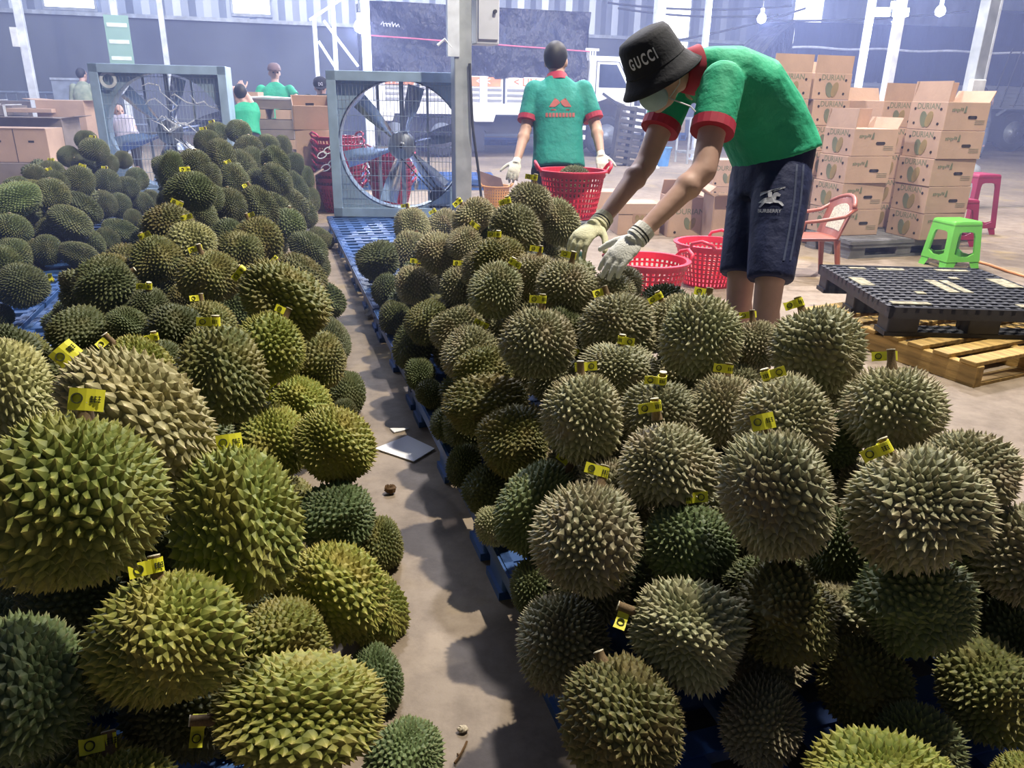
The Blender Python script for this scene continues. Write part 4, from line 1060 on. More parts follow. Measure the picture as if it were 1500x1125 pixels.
def person(name, label, J, shirt, trousers, skin=SKIN, group=None, collar=None, cuff=None, long_trousers=True, sleeve=.55, long_sleeve=False, s=1.0, face=(0, -1, 0), hup=(0, 0, 1), torso=None, vox=.012, hair=True, shoes=True, hands=True, handmat=None, hand_n=None, hand_d=None, curl=.6):
    g = V(((J['hipL'].x + J['hipR'].x) / 2, (J['hipL'].y + J['hipR'].y) / 2, 0))
    root = thing('person', g, label, 'person', 0, group)
    lat = (J['shR'] - J['shL']).normalized()
    mb = MB()
    for S_ in 'LR':
        hip, kn, an = J['hip' + S_], J['kn' + S_], J['an' + S_]
        limb(mb, hip, kn, .082 * s, .055 * s); limb(mb, kn, an, .052 * s, .036 * s)
        cd = (an - kn); mb.ball(kn + cd * .3 - V(J.get('fwd', (0, 1, 0))) * .012 * s, (.054 * s, .054 * s, .1 * s))
        sh, el, wr = J['sh' + S_], J['el' + S_], J['wr' + S_]
        limb(mb, sh, el, .052 * s, .041 * s); limb(mb, el, wr, .042 * s, .027 * s); mb.ball(el + (wr - el) * .25, .0455 * s)
        limb(mb, J['chest'], sh, .06 * s, .05 * s)
    limb(mb, J['pelvis'], J['chest'], .095 * s, .09 * s); limb(mb, J['chest'], J['neck'], .075 * s, .056 * s)
    limb(mb, J['neck'], J['head'] - V(hup).normalized() * .03 * s, .054 * s, .052 * s)
    x, y, z, B = head_parts(mb, J['head'], hup, face, s)
    put_world('body', remeshed(mb, 'body', vox, 2), skin, root)
    eyes(J['head'], x, y, z, s, root)
    if hair: hair_cap(J['head'], x, y, z, B, s, root)
    # shirt
    mb = MB()
    if torso: mb.loft(torso)
    else:
        up = (J['neck'] - J['pelvis']).normalized(); xa = (lat - up * lat.dot(up)).normalized(); ya = up.cross(xa)
        def c(t): return J['pelvis'].lerp(J['neck'], t)
        L_ = (J['neck'] - J['pelvis']).length
        mb.loft([ring(c(-.08), xa, ya, .185 * s, .135 * s), ring(c(.15), xa, ya, .172 * s, .125 * s), ring(c(.4), xa, ya, .17 * s, .12 * s), ring(c(.66), xa, ya, .19 * s, .125 * s), ring(c(.84), xa, ya, .18 * s, .1 * s), ring(c(.95), xa, ya, .12 * s, .078 * s), ring(c(1.02), xa, ya, .07 * s, .065 * s)])
    ends = {}
    for S_ in 'LR':
        sh, el, wr = J['sh' + S_], J['el' + S_], J['wr' + S_]
        if long_sleeve:
            limb(mb, sh, el, .075 * s, .06 * s); limb(mb, el, wr, .06 * s, .045 * s, e1=False)
        else:
            e = sh.lerp(el, sleeve); limb(mb, sh, e, .073 * s, .07 * s, e1=False)
            ends[S_] = (sh, e)
    so = put_world('shirt', remeshed(mb, 'shirt', vox, 3), shirt, root)
    if cuff:
        for S_, (sh, e) in ends.items():
            d = (e - sh).normalized(); m = MB(); m.cyl(e - d * .012 * s, e + d * .022 * s, .0725 * s, .072 * s, 20); stick('sleeve_cuff', m, cuff, root, False)
    if collar:
        nk = J['neck']; up = (J['head'] - nk).normalized(); xa, ya, za = frame(up, face)
        m = MB(); m.loft([ring(nk - za * .022 * s, xa, ya, .083 * s, .08 * s), ring(nk + za * .03 * s, xa, ya, .066 * s, .066 * s), ring(nk + za * .035 * s, xa, ya, .058 * s, .058 * s), ring(nk - za * .02 * s, xa, ya, .06 * s, .06 * s)], caps=False); stick('collar', m, collar, root, True)
    # trousers
    mb = MB(); hc_ = (J['hipL'] + J['hipR']) / 2
    mb.loft([ring(hc_ - V((0, 0, .06)) * s, lat.xy.to_3d().normalized(), V((-lat.y, lat.x, 0)).normalized(), .165 * s, .12 * s), ring(hc_ + V((0, 0, .06)) * s, lat.xy.to_3d().normalized(), V((-lat.y, lat.x, 0)).normalized(), .168 * s, .122 * s), ring(J['pelvis'] + V((0, 0, .06)) * s, lat.xy.to_3d().normalized(), V((-lat.y, lat.x, 0)).normalized(), .155 * s, .115 * s)])
    for S_ in 'LR':
        hip, kn, an = J['hip' + S_], J['kn' + S_], J['an' + S_]
        if long_trousers:
            limb(mb, hip, kn, .098 * s, .07 * s); limb(mb, kn, an + (kn - an) * .1, .07 * s, .056 * s, e1=False)
        else:
            limb(mb, hip, kn + (kn - hip) * .02, .105 * s, .082 * s, e1=False)
    to = put_world('trousers' if long_trousers else 'shorts', remeshed(mb, 'trousers', vox, 3), trousers, root)
    for S_ in 'LR':
        an = J['an' + S_]; f = V(J.get('fwd', (0, 1, 0))).normalized(); Bf = Matrix((V((f.y, -f.x, 0)), f, V((0, 0, 1)))).transposed().to_4x4()
        m = MB(); m.ball(V((an.x, an.y, .045)) + f * .06 * s, (.046 * s, .125 * s, .044 * s), Bf); m.ball(V((an.x, an.y, .07)), (.042 * s, .055 * s, .06 * s), Bf); put_world('shoe', remeshed(m, 'shoe', .012, 1), M('shoe_dark', '2b2c33', .7), root)
    if hands:
        for S_ in 'LR':
            wr, el = J['wr' + S_], J['el' + S_]
            d = hand_d[S_] if hand_d else (wr - el); n = hand_n[S_] if hand_n else V((0, -1, .3))
            put_world('glove' if handmat else 'hand', hand_mesh(wr, d, n, 1 if S_ == 'L' else -1, s, curl, .006 if s > .9 else .006), handmat or skin, root)
    root['_'] = 0; del root['_']
    return root, so, to, (x, y, z, B)
def project(mb, target, root, direc, lift=.003):
    """lay a flat print on a cloth surface along a direction"""
    me = target.data; bvh = BVHTree.FromPolygons([v.co + root.location for v in me.vertices], [tuple(p.vertices) for p in me.polygons])
    direc = V(direc).normalized(); out = []
    for v in mb.v:
        hit = bvh.ray_cast(v - direc * .6, direc)[0]
        out.append((hit - direc * lift) if hit else v)
    mb.v = out; return mb
def subdiv_poly(pts, k=4):
    out = []
    for i, p in enumerate(pts):
        q = pts[(i + 1) % len(pts)]
        for j in range(k): out.append((p[0] + (q[0] - p[0]) * j / k, p[1] + (q[1] - p[1]) * j / k))
    return out

# --- the bending man
J = dict(head=at(966, 108, 2.64), neck=at(1012, 104, 2.66), shL=at(1058, 122, 2.53), shR=at(992, 128, 2.84), elL=at(1031, 250, 2.48), elR=at(946, 240, 2.82),
    wrL=at(938, 343, 2.46), wrR=at(880, 325, 2.69), chest=at(1062, 120, 2.68), pelvis=at(1138, 225, 2.84), hipL=at(1146, 262, 2.78), hipR=at(1110, 258, 2.94))
J['knL'] = at(1128, 408, 2.74); J['knR'] = at(1086, 400, 2.90)
J['anL'] = V((J['knL'].x + .03, J['knL'].y + .06, .09)); J['anR'] = V((J['knR'].x + .04, J['knR'].y + .06, .09))
J['fwd'] = V((-.35, -.94, 0))
lat = (J['shR'] - J['shL']).normalized(); lat2 = (J['hipR'] - J['hipL']).normalized()
def trg(px, py, z, tan, lt, rx, ry):
    t_ = V(tan).normalized(); xa = (lt - t_ * lt.dot(t_)).normalized(); ya = t_.cross(xa); return ring(at(px, py, z), xa, ya, rx, ry)
c_ = [at(1140, 243, 2.85), at(1134, 222, 2.84), at(1117, 172, 2.79), at(1088, 132, 2.73), at(1055, 112, 2.69), at(1028, 104, 2.67), at(1012, 103, 2.66)]
torso = [trg(1139, 236, 2.85, c_[1] - c_[0], lat2, .18, .142), trg(1132, 216, 2.84, c_[2] - c_[0], lat2, .178, .145), trg(1112, 172, 2.79, c_[3] - c_[1], lat2, .178, .14), trg(1086, 132, 2.73, c_[4] - c_[2], lat, .185, .132), trg(1056, 113, 2.69, c_[5] - c_[3], lat, .178, .108), trg(1030, 106, 2.67, c_[6] - c_[4], lat, .12, .085), trg(1014, 104, 2.66, c_[6] - c_[5], lat, .07, .068)]
fdir = V((-.70, -.42, -.50)); hup = V((-.50, -.12, .80))
root, so, to, (hx, hy, hz) = None, None, None, (0, 0, 0)
root, so, to, fr = person('person', 'man in green polo, black bucket hat, face mask and navy shorts bending over right pile', J, GREEN, NAVY, torso=torso, collar=CRIM, cuff=CRIM, long_trousers=False, face=fdir, hup=hup, vox=.009, hair=True, sleeve=.5, hands=False)
hx, hy, hz, HB = fr
hc = J['head']
# bucket hat
HM = Matrix.Translation(hc + hz * .035) @ HB
m = MB(); m.lathe([(.002, .118), (.05, .117), (.082, .108), (.093, .09), (.103, .03), (.108, .0), (.128, -.030), (.148, -.052), (.146, -.056), (.124, -.036), (.102, -.004), (.098, .03), (.088, .085), (.05, .11), (.002, .112)], 36, HM, caps=False)
hat = stick('bucket_hat', m, BLKF, root, True)
m = MB(); m.lathe([(.1085, .0), (.1095, .003), (.1085, .006), (.1075, .003), (.1085, .0)], 36, HM, caps=False); stick('hat_seam', m, BLKF, hat)
m = MB()
for i, ch_ in enumerate('GUCCI'):
    vs, fs = text_geo(ch_, .034, .03)
    az = radians((103.5, 117.5, 131, 144, 153.5)[i])
    # letters run round the crown, read from outside
    a_ = az
    r_ = .1035; zc_ = .048
    nrm = V((cos(a_), sin(a_), .12)).normalized(); tx = V((-sin(a_), cos(a_), 0)) * 1.0
    Mx = HM @ face_mx(V((r_ * cos(a_), r_ * sin(a_), zc_)) , tx, nrm)
    m.add([V((v.x * .8, v.y * 1.5, v.z)) for v in vs], fs, Mx)
stick('hat_lettering', m, M('print_white', 'c9cddd'), hat)
# face mask with ear loops
m = MB(); m.ball(hc + hy * .052 - hz * .048, (.054, .058, .054), HB, 20, 14)
m.f = [f for f in m.f if (sum((m.v[i] for i in f), V()) / len(f) - (hc + hy * .052 - hz * .048)).dot(hy) > -.012]
mo = stick('face_mask', m, M('mask_pale_blue', 'a9c3cc', .8, bump=.4, bscale=30), root, True); md = mo.modifiers.new('thick', 'SOLIDIFY'); md.thickness = .004
m = MB()
for sx in (-1, 1):
    m.tube([hc + hy * .045 - hz * .02 + hx * sx * .062, hc - hy * .0 + hz * .012 + hx * sx * .084, hc - hy * .018 - hz * .012 + hx * sx * .086, hc + hy * .0 - hz * .05 + hx * sx * .078, hc + hy * .045 - hz * .075 + hx * sx * .055], .0022, n=5)
stick('ear_loop', m, M('strap_white', 'd9dce2'), mo)
m = MB(); a0 = hc + hy * .03 - hz * .09; 
m.tube([hc + hy * .045 - hz * .075 - hx * .055 * (1 if hx.y > 0 else -1), at(1012, 156, 2.5), at(1030, 176, 2.5), at(1042, 192, 2.5)], .0025, n=5); stick('hanging_mask_string', m, M('strap_white', 'd9dce2'), mo)
# shorts: side stripes, emblem, lettering
VD = (at(1110, 300, 2.8) - CAM).normalized()
Mx = face_mx(at(1128, 292, 2.7), RI, -VD); em = MB()
sc_ = .0024
def P2(pts): return [((x - 50) * sc_ * .45, -(y - 50) * sc_ * .45) for x, y in pts]
em.prism(subdiv_poly(P2([(12, 62), (30, 46), (42, 44), (55, 40), (62, 28), (72, 26), (84, 34), (80, 40), (70, 40), (68, 52), (88, 58), (96, 70), (90, 72), (78, 62), (62, 60), (50, 64), (34, 62), (20, 78), (14, 76), (24, 62)]), 2), 0, .002, Mx)
em.prism(subdiv_poly(P2([(44, 44), (40, 28), (48, 22), (54, 26), (56, 40)]), 2), 0, .002, Mx)
em.prism(subdiv_poly(P2([(18, 26), (96, 8), (97, 12), (30, 32), (16, 40)]), 2), 0, .002, Mx)
vs, fs = text_geo('BURBERRY', .0175, .02); em.add([v + V((0, -.042, 0)) for v in vs], fs, Mx)
project(em, to, root, VD); stick('shorts_emblem', em, M('print_white', 'c9cddd'), to)
for q in (0, 10):
    m = MB(); pts = [(1168 + q, 240), (1164 + q, 290), (1156 + q, 340), (1146 + q, 392)]; L2 = []
    for i in range(3):
        for k in range(5): L2.append((pts[i][0] + (pts[i + 1][0] - pts[i][0]) * k / 5, pts[i][1] + (pts[i + 1][1] - pts[i][1]) * k / 5))
    vs = []
    for (x_, y_) in L2: vs += [at(x_ - 1.6, y_, 2.66), at(x_ + 1.6, y_, 2.66)]
    m.add(vs, [(2 * i, 2 * i + 1, 2 * i + 3, 2 * i + 2) for i in range(len(L2) - 1)]); project(m, to, root, VD, .002); stick('side_stripe', m, M('stripe_blue', '46506e', .7), to)
# gloves
for S_, tip, mat_, nrm, cl_ in (('L', at(890, 392, 2.44), GLOVE, V((-.25, -.55, .75)), .42), ('R', at(838, 358, 2.62), GLOVE2, V((-.15, -.3, .95)), .85)):
    wr, el = J['wr' + S_], J['el' + S_]
    go = put_world('glove', hand_mesh(wr + (tip - wr).normalized() * .012, tip - wr, nrm, 1 if S_ == 'L' else -1, 1.06, cl_, .0042), mat_, root)
    d = (wr - el).normalized(); m = MB(); m.cyl(wr - d * .028, wr + d * .022, .035, .037, 20); cu = stick('glove_cuff', m, mat_, go, False); cu.parent = go
    m = MB()
    for o_ in (-.004, .008): m.lathe([(.0362, o_), (.0372, o_ + .002), (.0372, o_ + .004), (.0362, o_ + .006)], 20, Matrix.Translation(wr) @ d.to_track_quat('Z', 'Y').to_matrix().to_4x4(), caps=False)
    stick('cuff_stripes', m, DK, go)

# --- the man walking away
Z = 5.15
def jz(px, py, z): return at(px, py, z)
J = dict(head=jz(815, 90, Z), neck=jz(816, 116, Z), shL=jz(783, 133, Z), shR=jz(854, 133, Z), elL=jz(770, 190, Z - .02), elR=jz(873, 186, Z), wrL=jz(757, 236, Z - .12), wrR=jz(880, 226, Z - .1), chest=jz(818, 145, Z), pelvis=jz(818, 238, Z))
for S_, dx_ in (('L', -.09), ('R', .09)):
    J['hip' + S_] = V((J['pelvis'].x + dx_, J['pelvis'].y, J['pelvis'].z - .06)); J['kn' + S_] = V((J['pelvis'].x + dx_ * 1.1, J['pelvis'].y + (.05 if dx_ > 0 else -.03), .46)); J['an' + S_] = V((J['pelvis'].x + dx_ * 1.1, J['pelvis'].y + (.1 if dx_ > 0 else -.1), .09))
root, so, to, fr = person('person', 'man in teal polo with a red mountain print on his back, walking away', J, TEAL, DARKT, collar=CRIM, cuff=CRIM, face=V((.35, .9, -.05)), hup=V((0, .1, 1)), handmat=GLOVE, sleeve=.72, s=.98)
Mx = face_mx(at(823, 162, Z - .3), RI, -V((0, 1, 0))); m = MB()
for k, pts in enumerate(([(-.075, .02), (-.035, .075), (-.012, .06), (.0, .045), (-.02, .03), (-.035, .02)], [(.075, .02), (.035, .075), (-.0, .055), (.01, .035), (.03, .02)])): m.prism(subdiv_poly(pts, 3), 0, .003, Mx)
m.box((0, .002, .001), (.12, .008, .002), Mx)
for k in range(9): m.box((-.088 + k * .022, -.03, .001), (.016, .026, .002), Mx)
project(m, so, root, V((0, 1, 0))); stick('back_print', m, M('print_red', 'b0615f', .8), so)

def stand(px, py, z, hd, sl, sr, el, er, wl_, wr_, s=.95, pel=None, lean=(0, 0)):
    J = dict(head=at(*hd, z), shL=at(*sl, z), shR=at(*sr, z), elL=at(*el, z), elR=at(*er, z), wrL=at(*wl_, z), wrR=at(*wr_, z))
    mid = (J['shL'] + J['shR']) / 2; J['neck'] = mid + (J['head'] - mid) * .35; J['chest'] = mid - V((0, 0, .06))
    J['pelvis'] = at(px, py, z); p = J['pelvis']
    lt = (J['shR'] - J['shL']).xy.to_3d().normalized()
    for S_, q in (('L', -.09), ('R', .09)):
        J['hip' + S_] = p + lt * q - V((0, 0, .06)); J['kn' + S_] = V((p.x, p.y, .45 * p.z / .9)) + lt * q * 1.1 + V((0, -.05, 0)); J['an' + S_] = V((p.x, p.y, .09)) + lt * q * 1.1
    return J
# facing the camera: his left is at picture right
J = stand(405, 178, 10.4, (402, 107), (424, 132), (383, 132), (438, 148), (376, 152), (447, 163), (392, 158))
root, so, to, fr = person('person', 'man in green shirt and cap standing behind the pile of flattened cartons', J, GREEN, DARKT, skin=SKIN2, face=V((.45, -.85, -.15)), fwd=None, s=.98, hair=False) if False else person('person', 'man in green shirt and cap standing behind the pile of flattened cartons', J, GREEN, DARKT, skin=SKIN2, face=V((.45, -.85, -.15)), s=.98, hair=False)
def cap(root, hc, fr, mat, s, label_mark=False):
    x, y, z, B = fr; T = Matrix.Translation(hc + z * .03 * s) @ B
    m = MB(); m.lathe([(.088 * s, .0), (.09 * s, .03 * s), (.075 * s, .075 * s), (.04 * s, .1 * s), (.002, .105 * s)], 24, T, caps=False); c = stick('cap', m, mat, root, True)
    m = MB(); m.prism([(-.075 * s, .05 * s), (-.06 * s, .13 * s), (0, .165 * s), (.06 * s, .13 * s), (.075 * s, .05 * s)], .0, .008, T); stick('cap_peak', m, mat, c)
    if label_mark:
        m = MB(); Mx = T @ face_mx((0, .086 * s, .045 * s), (-1, 0, 0), (0, 1, .25))
        for q in (((-.022, -.02), (-.012, -.02), (.022, .02), (.012, .02)), ((.012, -.02), (.022, -.02), (-.012, .02), (-.022, .02)), ((-.026, -.02), (-.02, -.02), (-.02, .02), (-.026, .02)), ((.02, -.02), (.026, -.02), (.026, .02), (.02, .02))): m.prism(list(q), 0, .004, Mx)
        stick('cap_mark', m, M('print_white', 'c9cddd'), c)
cap(root, J['head'], fr, M('cap_brown', '6e5c5e', .8), .98)
J = stand(480, 185, 9.3, (470, 128), (488, 150), (452, 146), (492, 175), (441, 160), (478, 190), (446, 172), s=.95)
root, so, to, fr = person('person', 'man in dark shirt and black cap leaning over the open carton', J, M('shirt_dark', '1d2a30', .8, bump=.5, bscale=9, bdist=.02), DARKT, skin=SKIN2, face=V((.25, -.8, -.45)), hup=V((0, -.35, .9)), s=.95, hair=True)
cap(root, J['head'], fr, BLKF, .95, True)
J = stand(361, 195, 8.95, (352, 138), (372, 160), (354, 160), (366, 148), (350, 150), (357, 132), (345, 140), s=.9)
person('person', 'person in green shirt half hidden behind right edge of left fan', J, GREEN, DARKT, skin=SKIN2, face=V((-.5, .7, -.3)), s=.9)
J = stand(128, 175, 14.5, (120, 110), (108, 128), (134, 128), (106, 145), (144, 148), (108, 162), (148, 160), s=1.0)
CAMO = M('camouflage_cloth', '6f7d6c', .9, hx2='9a9f8c', scale=9)
person('person', 'person in camouflage jacket seen from behind, standing left of left fan', J, CAMO, M('trousers_olive', '4a5750', .9), skin=SKIN2, face=V((.3, .9, 0)), long_sleeve=True, s=1.0)
J = stand(188, 200, 10.6, (174, 163), (170, 175), (186, 174), (172, 186), (196, 186), (186, 196), (200, 196), s=.85)
STR = M('striped_cloth', 'c9c6d4', .9, hx2='8b86a0', scale=30, stretch=(12, .2, .2))
person('person', 'person in pale striped shirt crouching, seen through left side of left fan', J, STR, DARKT, skin=SKIN2, face=V((.6, -.7, -.3)), s=.85)
J = stand(1236, 180, 19.2, (1234, 144), (1229, 156), (1242, 156), (1227, 168), (1245, 160), (1230, 178), (1246, 150), s=1.0) if False else stand(1440, 178, 19.0, (1441, 136), (1436, 150), (1448, 150), (1432, 163), (1452, 154), (1434, 172), (1455, 142), s=1.0)
person('person', 'person in grey clothes climbing at the side of the long truck', J, M('cloth_grey', '5d6577', .9), M('cloth_grey', '5d6577'), skin=SKIN2, face=V((.5, .8, 0)), s=1.0)

# ------------------------------------------------------------------ durians
def durian_mesh(name, n, length, seed, jit=.25, lobes=.05, needle=1.0, tilt=.25, flat=.0):
    """unit durian: long axis z, radius about 1 to the spine tips"""
    rnd = random.Random(seed)
    pts = []
    ga = pi * (3 - sqrt(5)); sp = sqrt(4 * pi / n)
    for i in range(n):
        z = 1 - 2 * (i + .5) / n; r = sqrt(1 - z * z); a = ga * i
        p = V((r * cos(a), r * sin(a), z)) + V((rnd.uniform(-1, 1), rnd.uniform(-1, 1), rnd.uniform(-1, 1))) * sp * jit
        pts.append(p.normalized())
    bm = bmesh.new()
    for p in pts: bm.verts.new(p)
    bm.verts.ensure_lookup_table()
    bmesh.ops.convex_hull(bm, input=bm.verts[:], use_existing_faces=False)
    bm.verts.ensure_lookup_table()
    ph = [rnd.uniform(0, 6.28) for _ in range(4)]; la = [rnd.uniform(.5, 1.3) for _ in range(5)]; bend = rnd.uniform(-.14, .14); egg_k = rnd.uniform(-.17, .06); bdir = rnd.uniform(0, 6.28)
    L0 = 1.0 - length
    def shape(d):
        th = atan2(d.y, d.x); k = 1 - d.z * d.z
        amp = la[int(((th + ph[0]) % (2 * pi)) / (2 * pi) * 5) % 5]
        lob = lobes * amp * cos(5 * (th + ph[0]) + .25 * sin(2 * d.z + ph[1])) * k
        egg = egg_k * d.z * k
        wob = .045 * sin(3 * d.x + ph[1]) + .045 * sin(3 * d.y + ph[2]) + .025 * sin(4 * d.z + ph[3])
        r = 1 + lob + egg + wob - .06 * abs(d.z) ** 6
        q = d * r
        return q + V((cos(bdir), sin(bdir), 0)) * bend * (d.z * d.z)
    vs = []; fs = []; tv = []
    cent = {f: f.calc_center_median().normalized() for f in bm.faces}
    cidx = {}
    for v in bm.verts:
        if len(v.link_faces) < 3: continue
        d = v.co.normalized(); e1 = d.orthogonal().normalized(); e2 = d.cross(e1)
        lf = sorted(v.link_faces, key=lambda f: atan2((cent[f] - d).dot(e2), (cent[f] - d).dot(e1)))
        base = []
        for f in lf:
            if f not in cidx:
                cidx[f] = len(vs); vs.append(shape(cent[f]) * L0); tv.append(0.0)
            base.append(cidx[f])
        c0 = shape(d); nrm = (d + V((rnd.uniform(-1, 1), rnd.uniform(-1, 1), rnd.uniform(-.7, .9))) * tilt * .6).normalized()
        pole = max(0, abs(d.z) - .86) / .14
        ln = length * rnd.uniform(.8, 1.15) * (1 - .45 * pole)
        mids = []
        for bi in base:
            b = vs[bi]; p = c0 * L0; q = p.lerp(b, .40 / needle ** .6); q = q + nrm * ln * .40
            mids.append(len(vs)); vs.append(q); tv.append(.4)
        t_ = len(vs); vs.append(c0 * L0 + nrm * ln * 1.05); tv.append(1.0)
        m_ = len(base)
        for k in range(m_):
            j = (k + 1) % m_
            fs.append((base[k], base[j], mids[j], mids[k])); fs.append((mids[k], mids[j], t_))
    bm.free()
    me = bpy.data.meshes.new(name); me.from_pydata([tuple(p) for p in vs], [], fs)
    at_ = me.attributes.new('spine', 'FLOAT', 'POINT'); at_.data.foreach_set('value', tv)
    me.update(); return me
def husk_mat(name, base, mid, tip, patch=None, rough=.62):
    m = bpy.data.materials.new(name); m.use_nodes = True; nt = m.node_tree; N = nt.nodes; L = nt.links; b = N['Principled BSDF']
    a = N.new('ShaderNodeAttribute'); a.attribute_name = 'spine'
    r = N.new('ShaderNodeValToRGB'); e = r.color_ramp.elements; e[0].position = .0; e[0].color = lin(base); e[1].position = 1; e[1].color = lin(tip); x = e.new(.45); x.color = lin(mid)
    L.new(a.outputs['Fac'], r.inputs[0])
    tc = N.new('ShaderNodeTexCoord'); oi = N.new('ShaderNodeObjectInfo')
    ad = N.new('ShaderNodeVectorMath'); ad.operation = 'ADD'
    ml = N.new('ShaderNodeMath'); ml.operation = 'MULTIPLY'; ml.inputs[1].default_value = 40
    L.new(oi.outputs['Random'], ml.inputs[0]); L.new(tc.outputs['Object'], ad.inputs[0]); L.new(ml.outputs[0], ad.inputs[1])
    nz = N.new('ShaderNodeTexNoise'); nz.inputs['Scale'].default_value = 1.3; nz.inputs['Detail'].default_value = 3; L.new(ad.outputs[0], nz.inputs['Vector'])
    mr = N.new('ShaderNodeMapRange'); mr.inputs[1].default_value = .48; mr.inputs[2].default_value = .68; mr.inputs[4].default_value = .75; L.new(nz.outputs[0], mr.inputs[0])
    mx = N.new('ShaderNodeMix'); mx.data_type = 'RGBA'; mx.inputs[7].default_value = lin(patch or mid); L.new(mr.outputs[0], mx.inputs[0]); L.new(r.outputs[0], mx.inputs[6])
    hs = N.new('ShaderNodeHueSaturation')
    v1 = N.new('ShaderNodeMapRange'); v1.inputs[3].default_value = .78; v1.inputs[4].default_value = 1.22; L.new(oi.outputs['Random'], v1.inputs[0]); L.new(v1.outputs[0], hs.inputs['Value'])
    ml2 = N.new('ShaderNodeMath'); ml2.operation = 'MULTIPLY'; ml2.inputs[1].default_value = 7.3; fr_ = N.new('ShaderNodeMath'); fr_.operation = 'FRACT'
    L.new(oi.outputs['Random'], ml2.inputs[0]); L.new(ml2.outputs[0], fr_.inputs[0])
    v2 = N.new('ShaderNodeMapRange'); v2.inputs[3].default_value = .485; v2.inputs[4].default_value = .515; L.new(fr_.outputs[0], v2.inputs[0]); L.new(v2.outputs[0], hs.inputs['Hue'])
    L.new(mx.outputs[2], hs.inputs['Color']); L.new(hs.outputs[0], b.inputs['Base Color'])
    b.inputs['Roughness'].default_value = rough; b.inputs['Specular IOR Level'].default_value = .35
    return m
HUSK = dict(
    g=husk_mat('husk_golden_green', '55601f', '888c40', 'aa9f5a', '8c8440'),
    w=husk_mat('husk_pale_golden', '6f6d42', '9c9a6c', 'c4b890', '928a5a'),
    o=husk_mat('husk_olive', '454a22', '6f7040', '93865a', '74693c'),
    d=husk_mat('husk_dark_green', '3a4228', '57603c', '7d7a56', '5a5a38'),
    n=husk_mat('husk_green', '3b4a2a', '667249', '948f69', '5e6c40'),
    k=husk_mat('husk_grey_brown', '5a5c42', '949271', 'c8bb9c', '84775f'),
    K=husk_mat('husk_pale_grey', '666a4a', '9fa07a', 'ccc2a2', '968a6c'))
PYR = [durian_mesh('durian_husk', 600, .115, s_, .22, .10, 1.1) for s_ in (1, 2, 3, 4, 5)]
NED = [durian_mesh('durian_husk', 600, .14, s_, .22, .095, 1.3, .3) for s_ in (11, 12, 13, 14, 15)]
FINE = [durian_mesh('durian_husk', 780, .12, s_, .2, .09, 1.1) for s_ in (21, 22, 23)]
BARK = M('stem_bark', '6f5b40', .85, var=.15, scale=30); CUT = M('stem_cut', 'd3ccb4', .8, var=.06)
YEL = M('tag_yellow', 'e2de34', .55, var=.03); TINK = M('tag_ink', '33381a', .7)
def stem_mesh(h):
    m = MB(); m.lathe([(.15, .8), (.13, .95), (.115, 1.02), (.105, h - .03), (.115, h)], 12, caps=False); return m.mesh('stem', True)
def cut_mesh(h):
    m = MB(); m.lathe([(.115, h), (.11, h + .02), (.002, h + .025)], 12, caps=False); return m.mesh('stem_cut_face')
STEM = {h: (stem_mesh(h), cut_mesh(h)) for h in (1.14, 1.36)}
def tag_meshes(kind, seed):
    rnd = random.Random(seed); m = MB()
    if kind == 'wrap':
        m.lathe([(.135, 1.06), (.138, 1.32), (.124, 1.32), (.121, 1.06), (.135, 1.06)], 16, caps=False)
        sx = rnd.choice((-1, 1)); x0_, x1_ = .10 * sx, .50 * sx
        vs = []
        for i in range(5):
            x = x0_ + (x1_ - x0_) * i / 4; y = -.128 + .05 * sin(i * 1.1) * .6
            for z in (1.06, 1.32): vs.append((x, y, z + .02 * i * rnd.uniform(-.3, .3) / 2))
        for (x, y, z) in list(vs): vs.append((x, y + .012, z))
        fs = []
        for i in range(4): a_ = 2 * i; fs += [(a_, a_ + 2, a_ + 3, a_ + 1), (a_ + 10, a_ + 11, a_ + 13, a_ + 12), (a_, a_ + 10, a_ + 12, a_ + 2), (a_ + 1, a_ + 3, a_ + 13, a_ + 11)]
        fs += [(0, 1, 11, 10), (8, 18, 19, 9)]
        m.add(vs, fs)
        cx = .33 * sx
    else:       # a folded paper flag without a wrap
        vs = []
        for i in range(5):
            x = -.26 + .52 * i / 4; y = -.15 - .06 * sin(pi * i / 4)
            for z in (1.0, 1.36): vs.append((x, y, z))
        for (x, y, z) in list(vs): vs.append((x, y + .012, z))
        fs = []
        for i in range(4): a_ = 2 * i; fs += [(a_, a_ + 2, a_ + 3, a_ + 1), (a_ + 10, a_ + 11, a_ + 13, a_ + 12), (a_, a_ + 10, a_ + 12, a_ + 2), (a_ + 1, a_ + 3, a_ + 13, a_ + 11)]
        fs += [(0, 1, 11, 10), (8, 18, 19, 9)]
        m.add(vs, fs); cx = -.13; sx = -1
    me = m.mesh('tag')
    p = MB(); ro = [(cx + .088 * cos(a_), 1.19 + .088 * sin(a_)) for a_ in [2 * pi * k / 20 + .5 for k in range(20)]]; ri = [(cx + .068 * cos(a_), 1.19 + .068 * sin(a_)) for a_ in [2 * pi * k / 20 + .5 for k in range(20)]]
    Mz = Matrix(((1, 0, 0, 0), (0, 0, 1, -.150 if kind == 'wrap' else -.222), (0, 1, 0, 0), (0, 0, 0, 1)))
    p.ring_plate(ro, ri, 0, .045, Mz)
    gx = -.02 * sx if kind == 'wrap' else .14
    for k in range(3):      # small brush-like characters
        x = gx + (k - 1) * .055; yy = -.142 if kind == 'wrap' else -.206
        for q in range(3): p.box((x, yy, 1.15 + q * .04), (.042, .02, .012))
        p.box((x + rnd.uniform(-.01, .01), yy, 1.19), (.011, .02, .11))
    return me, p.mesh('tag_print')
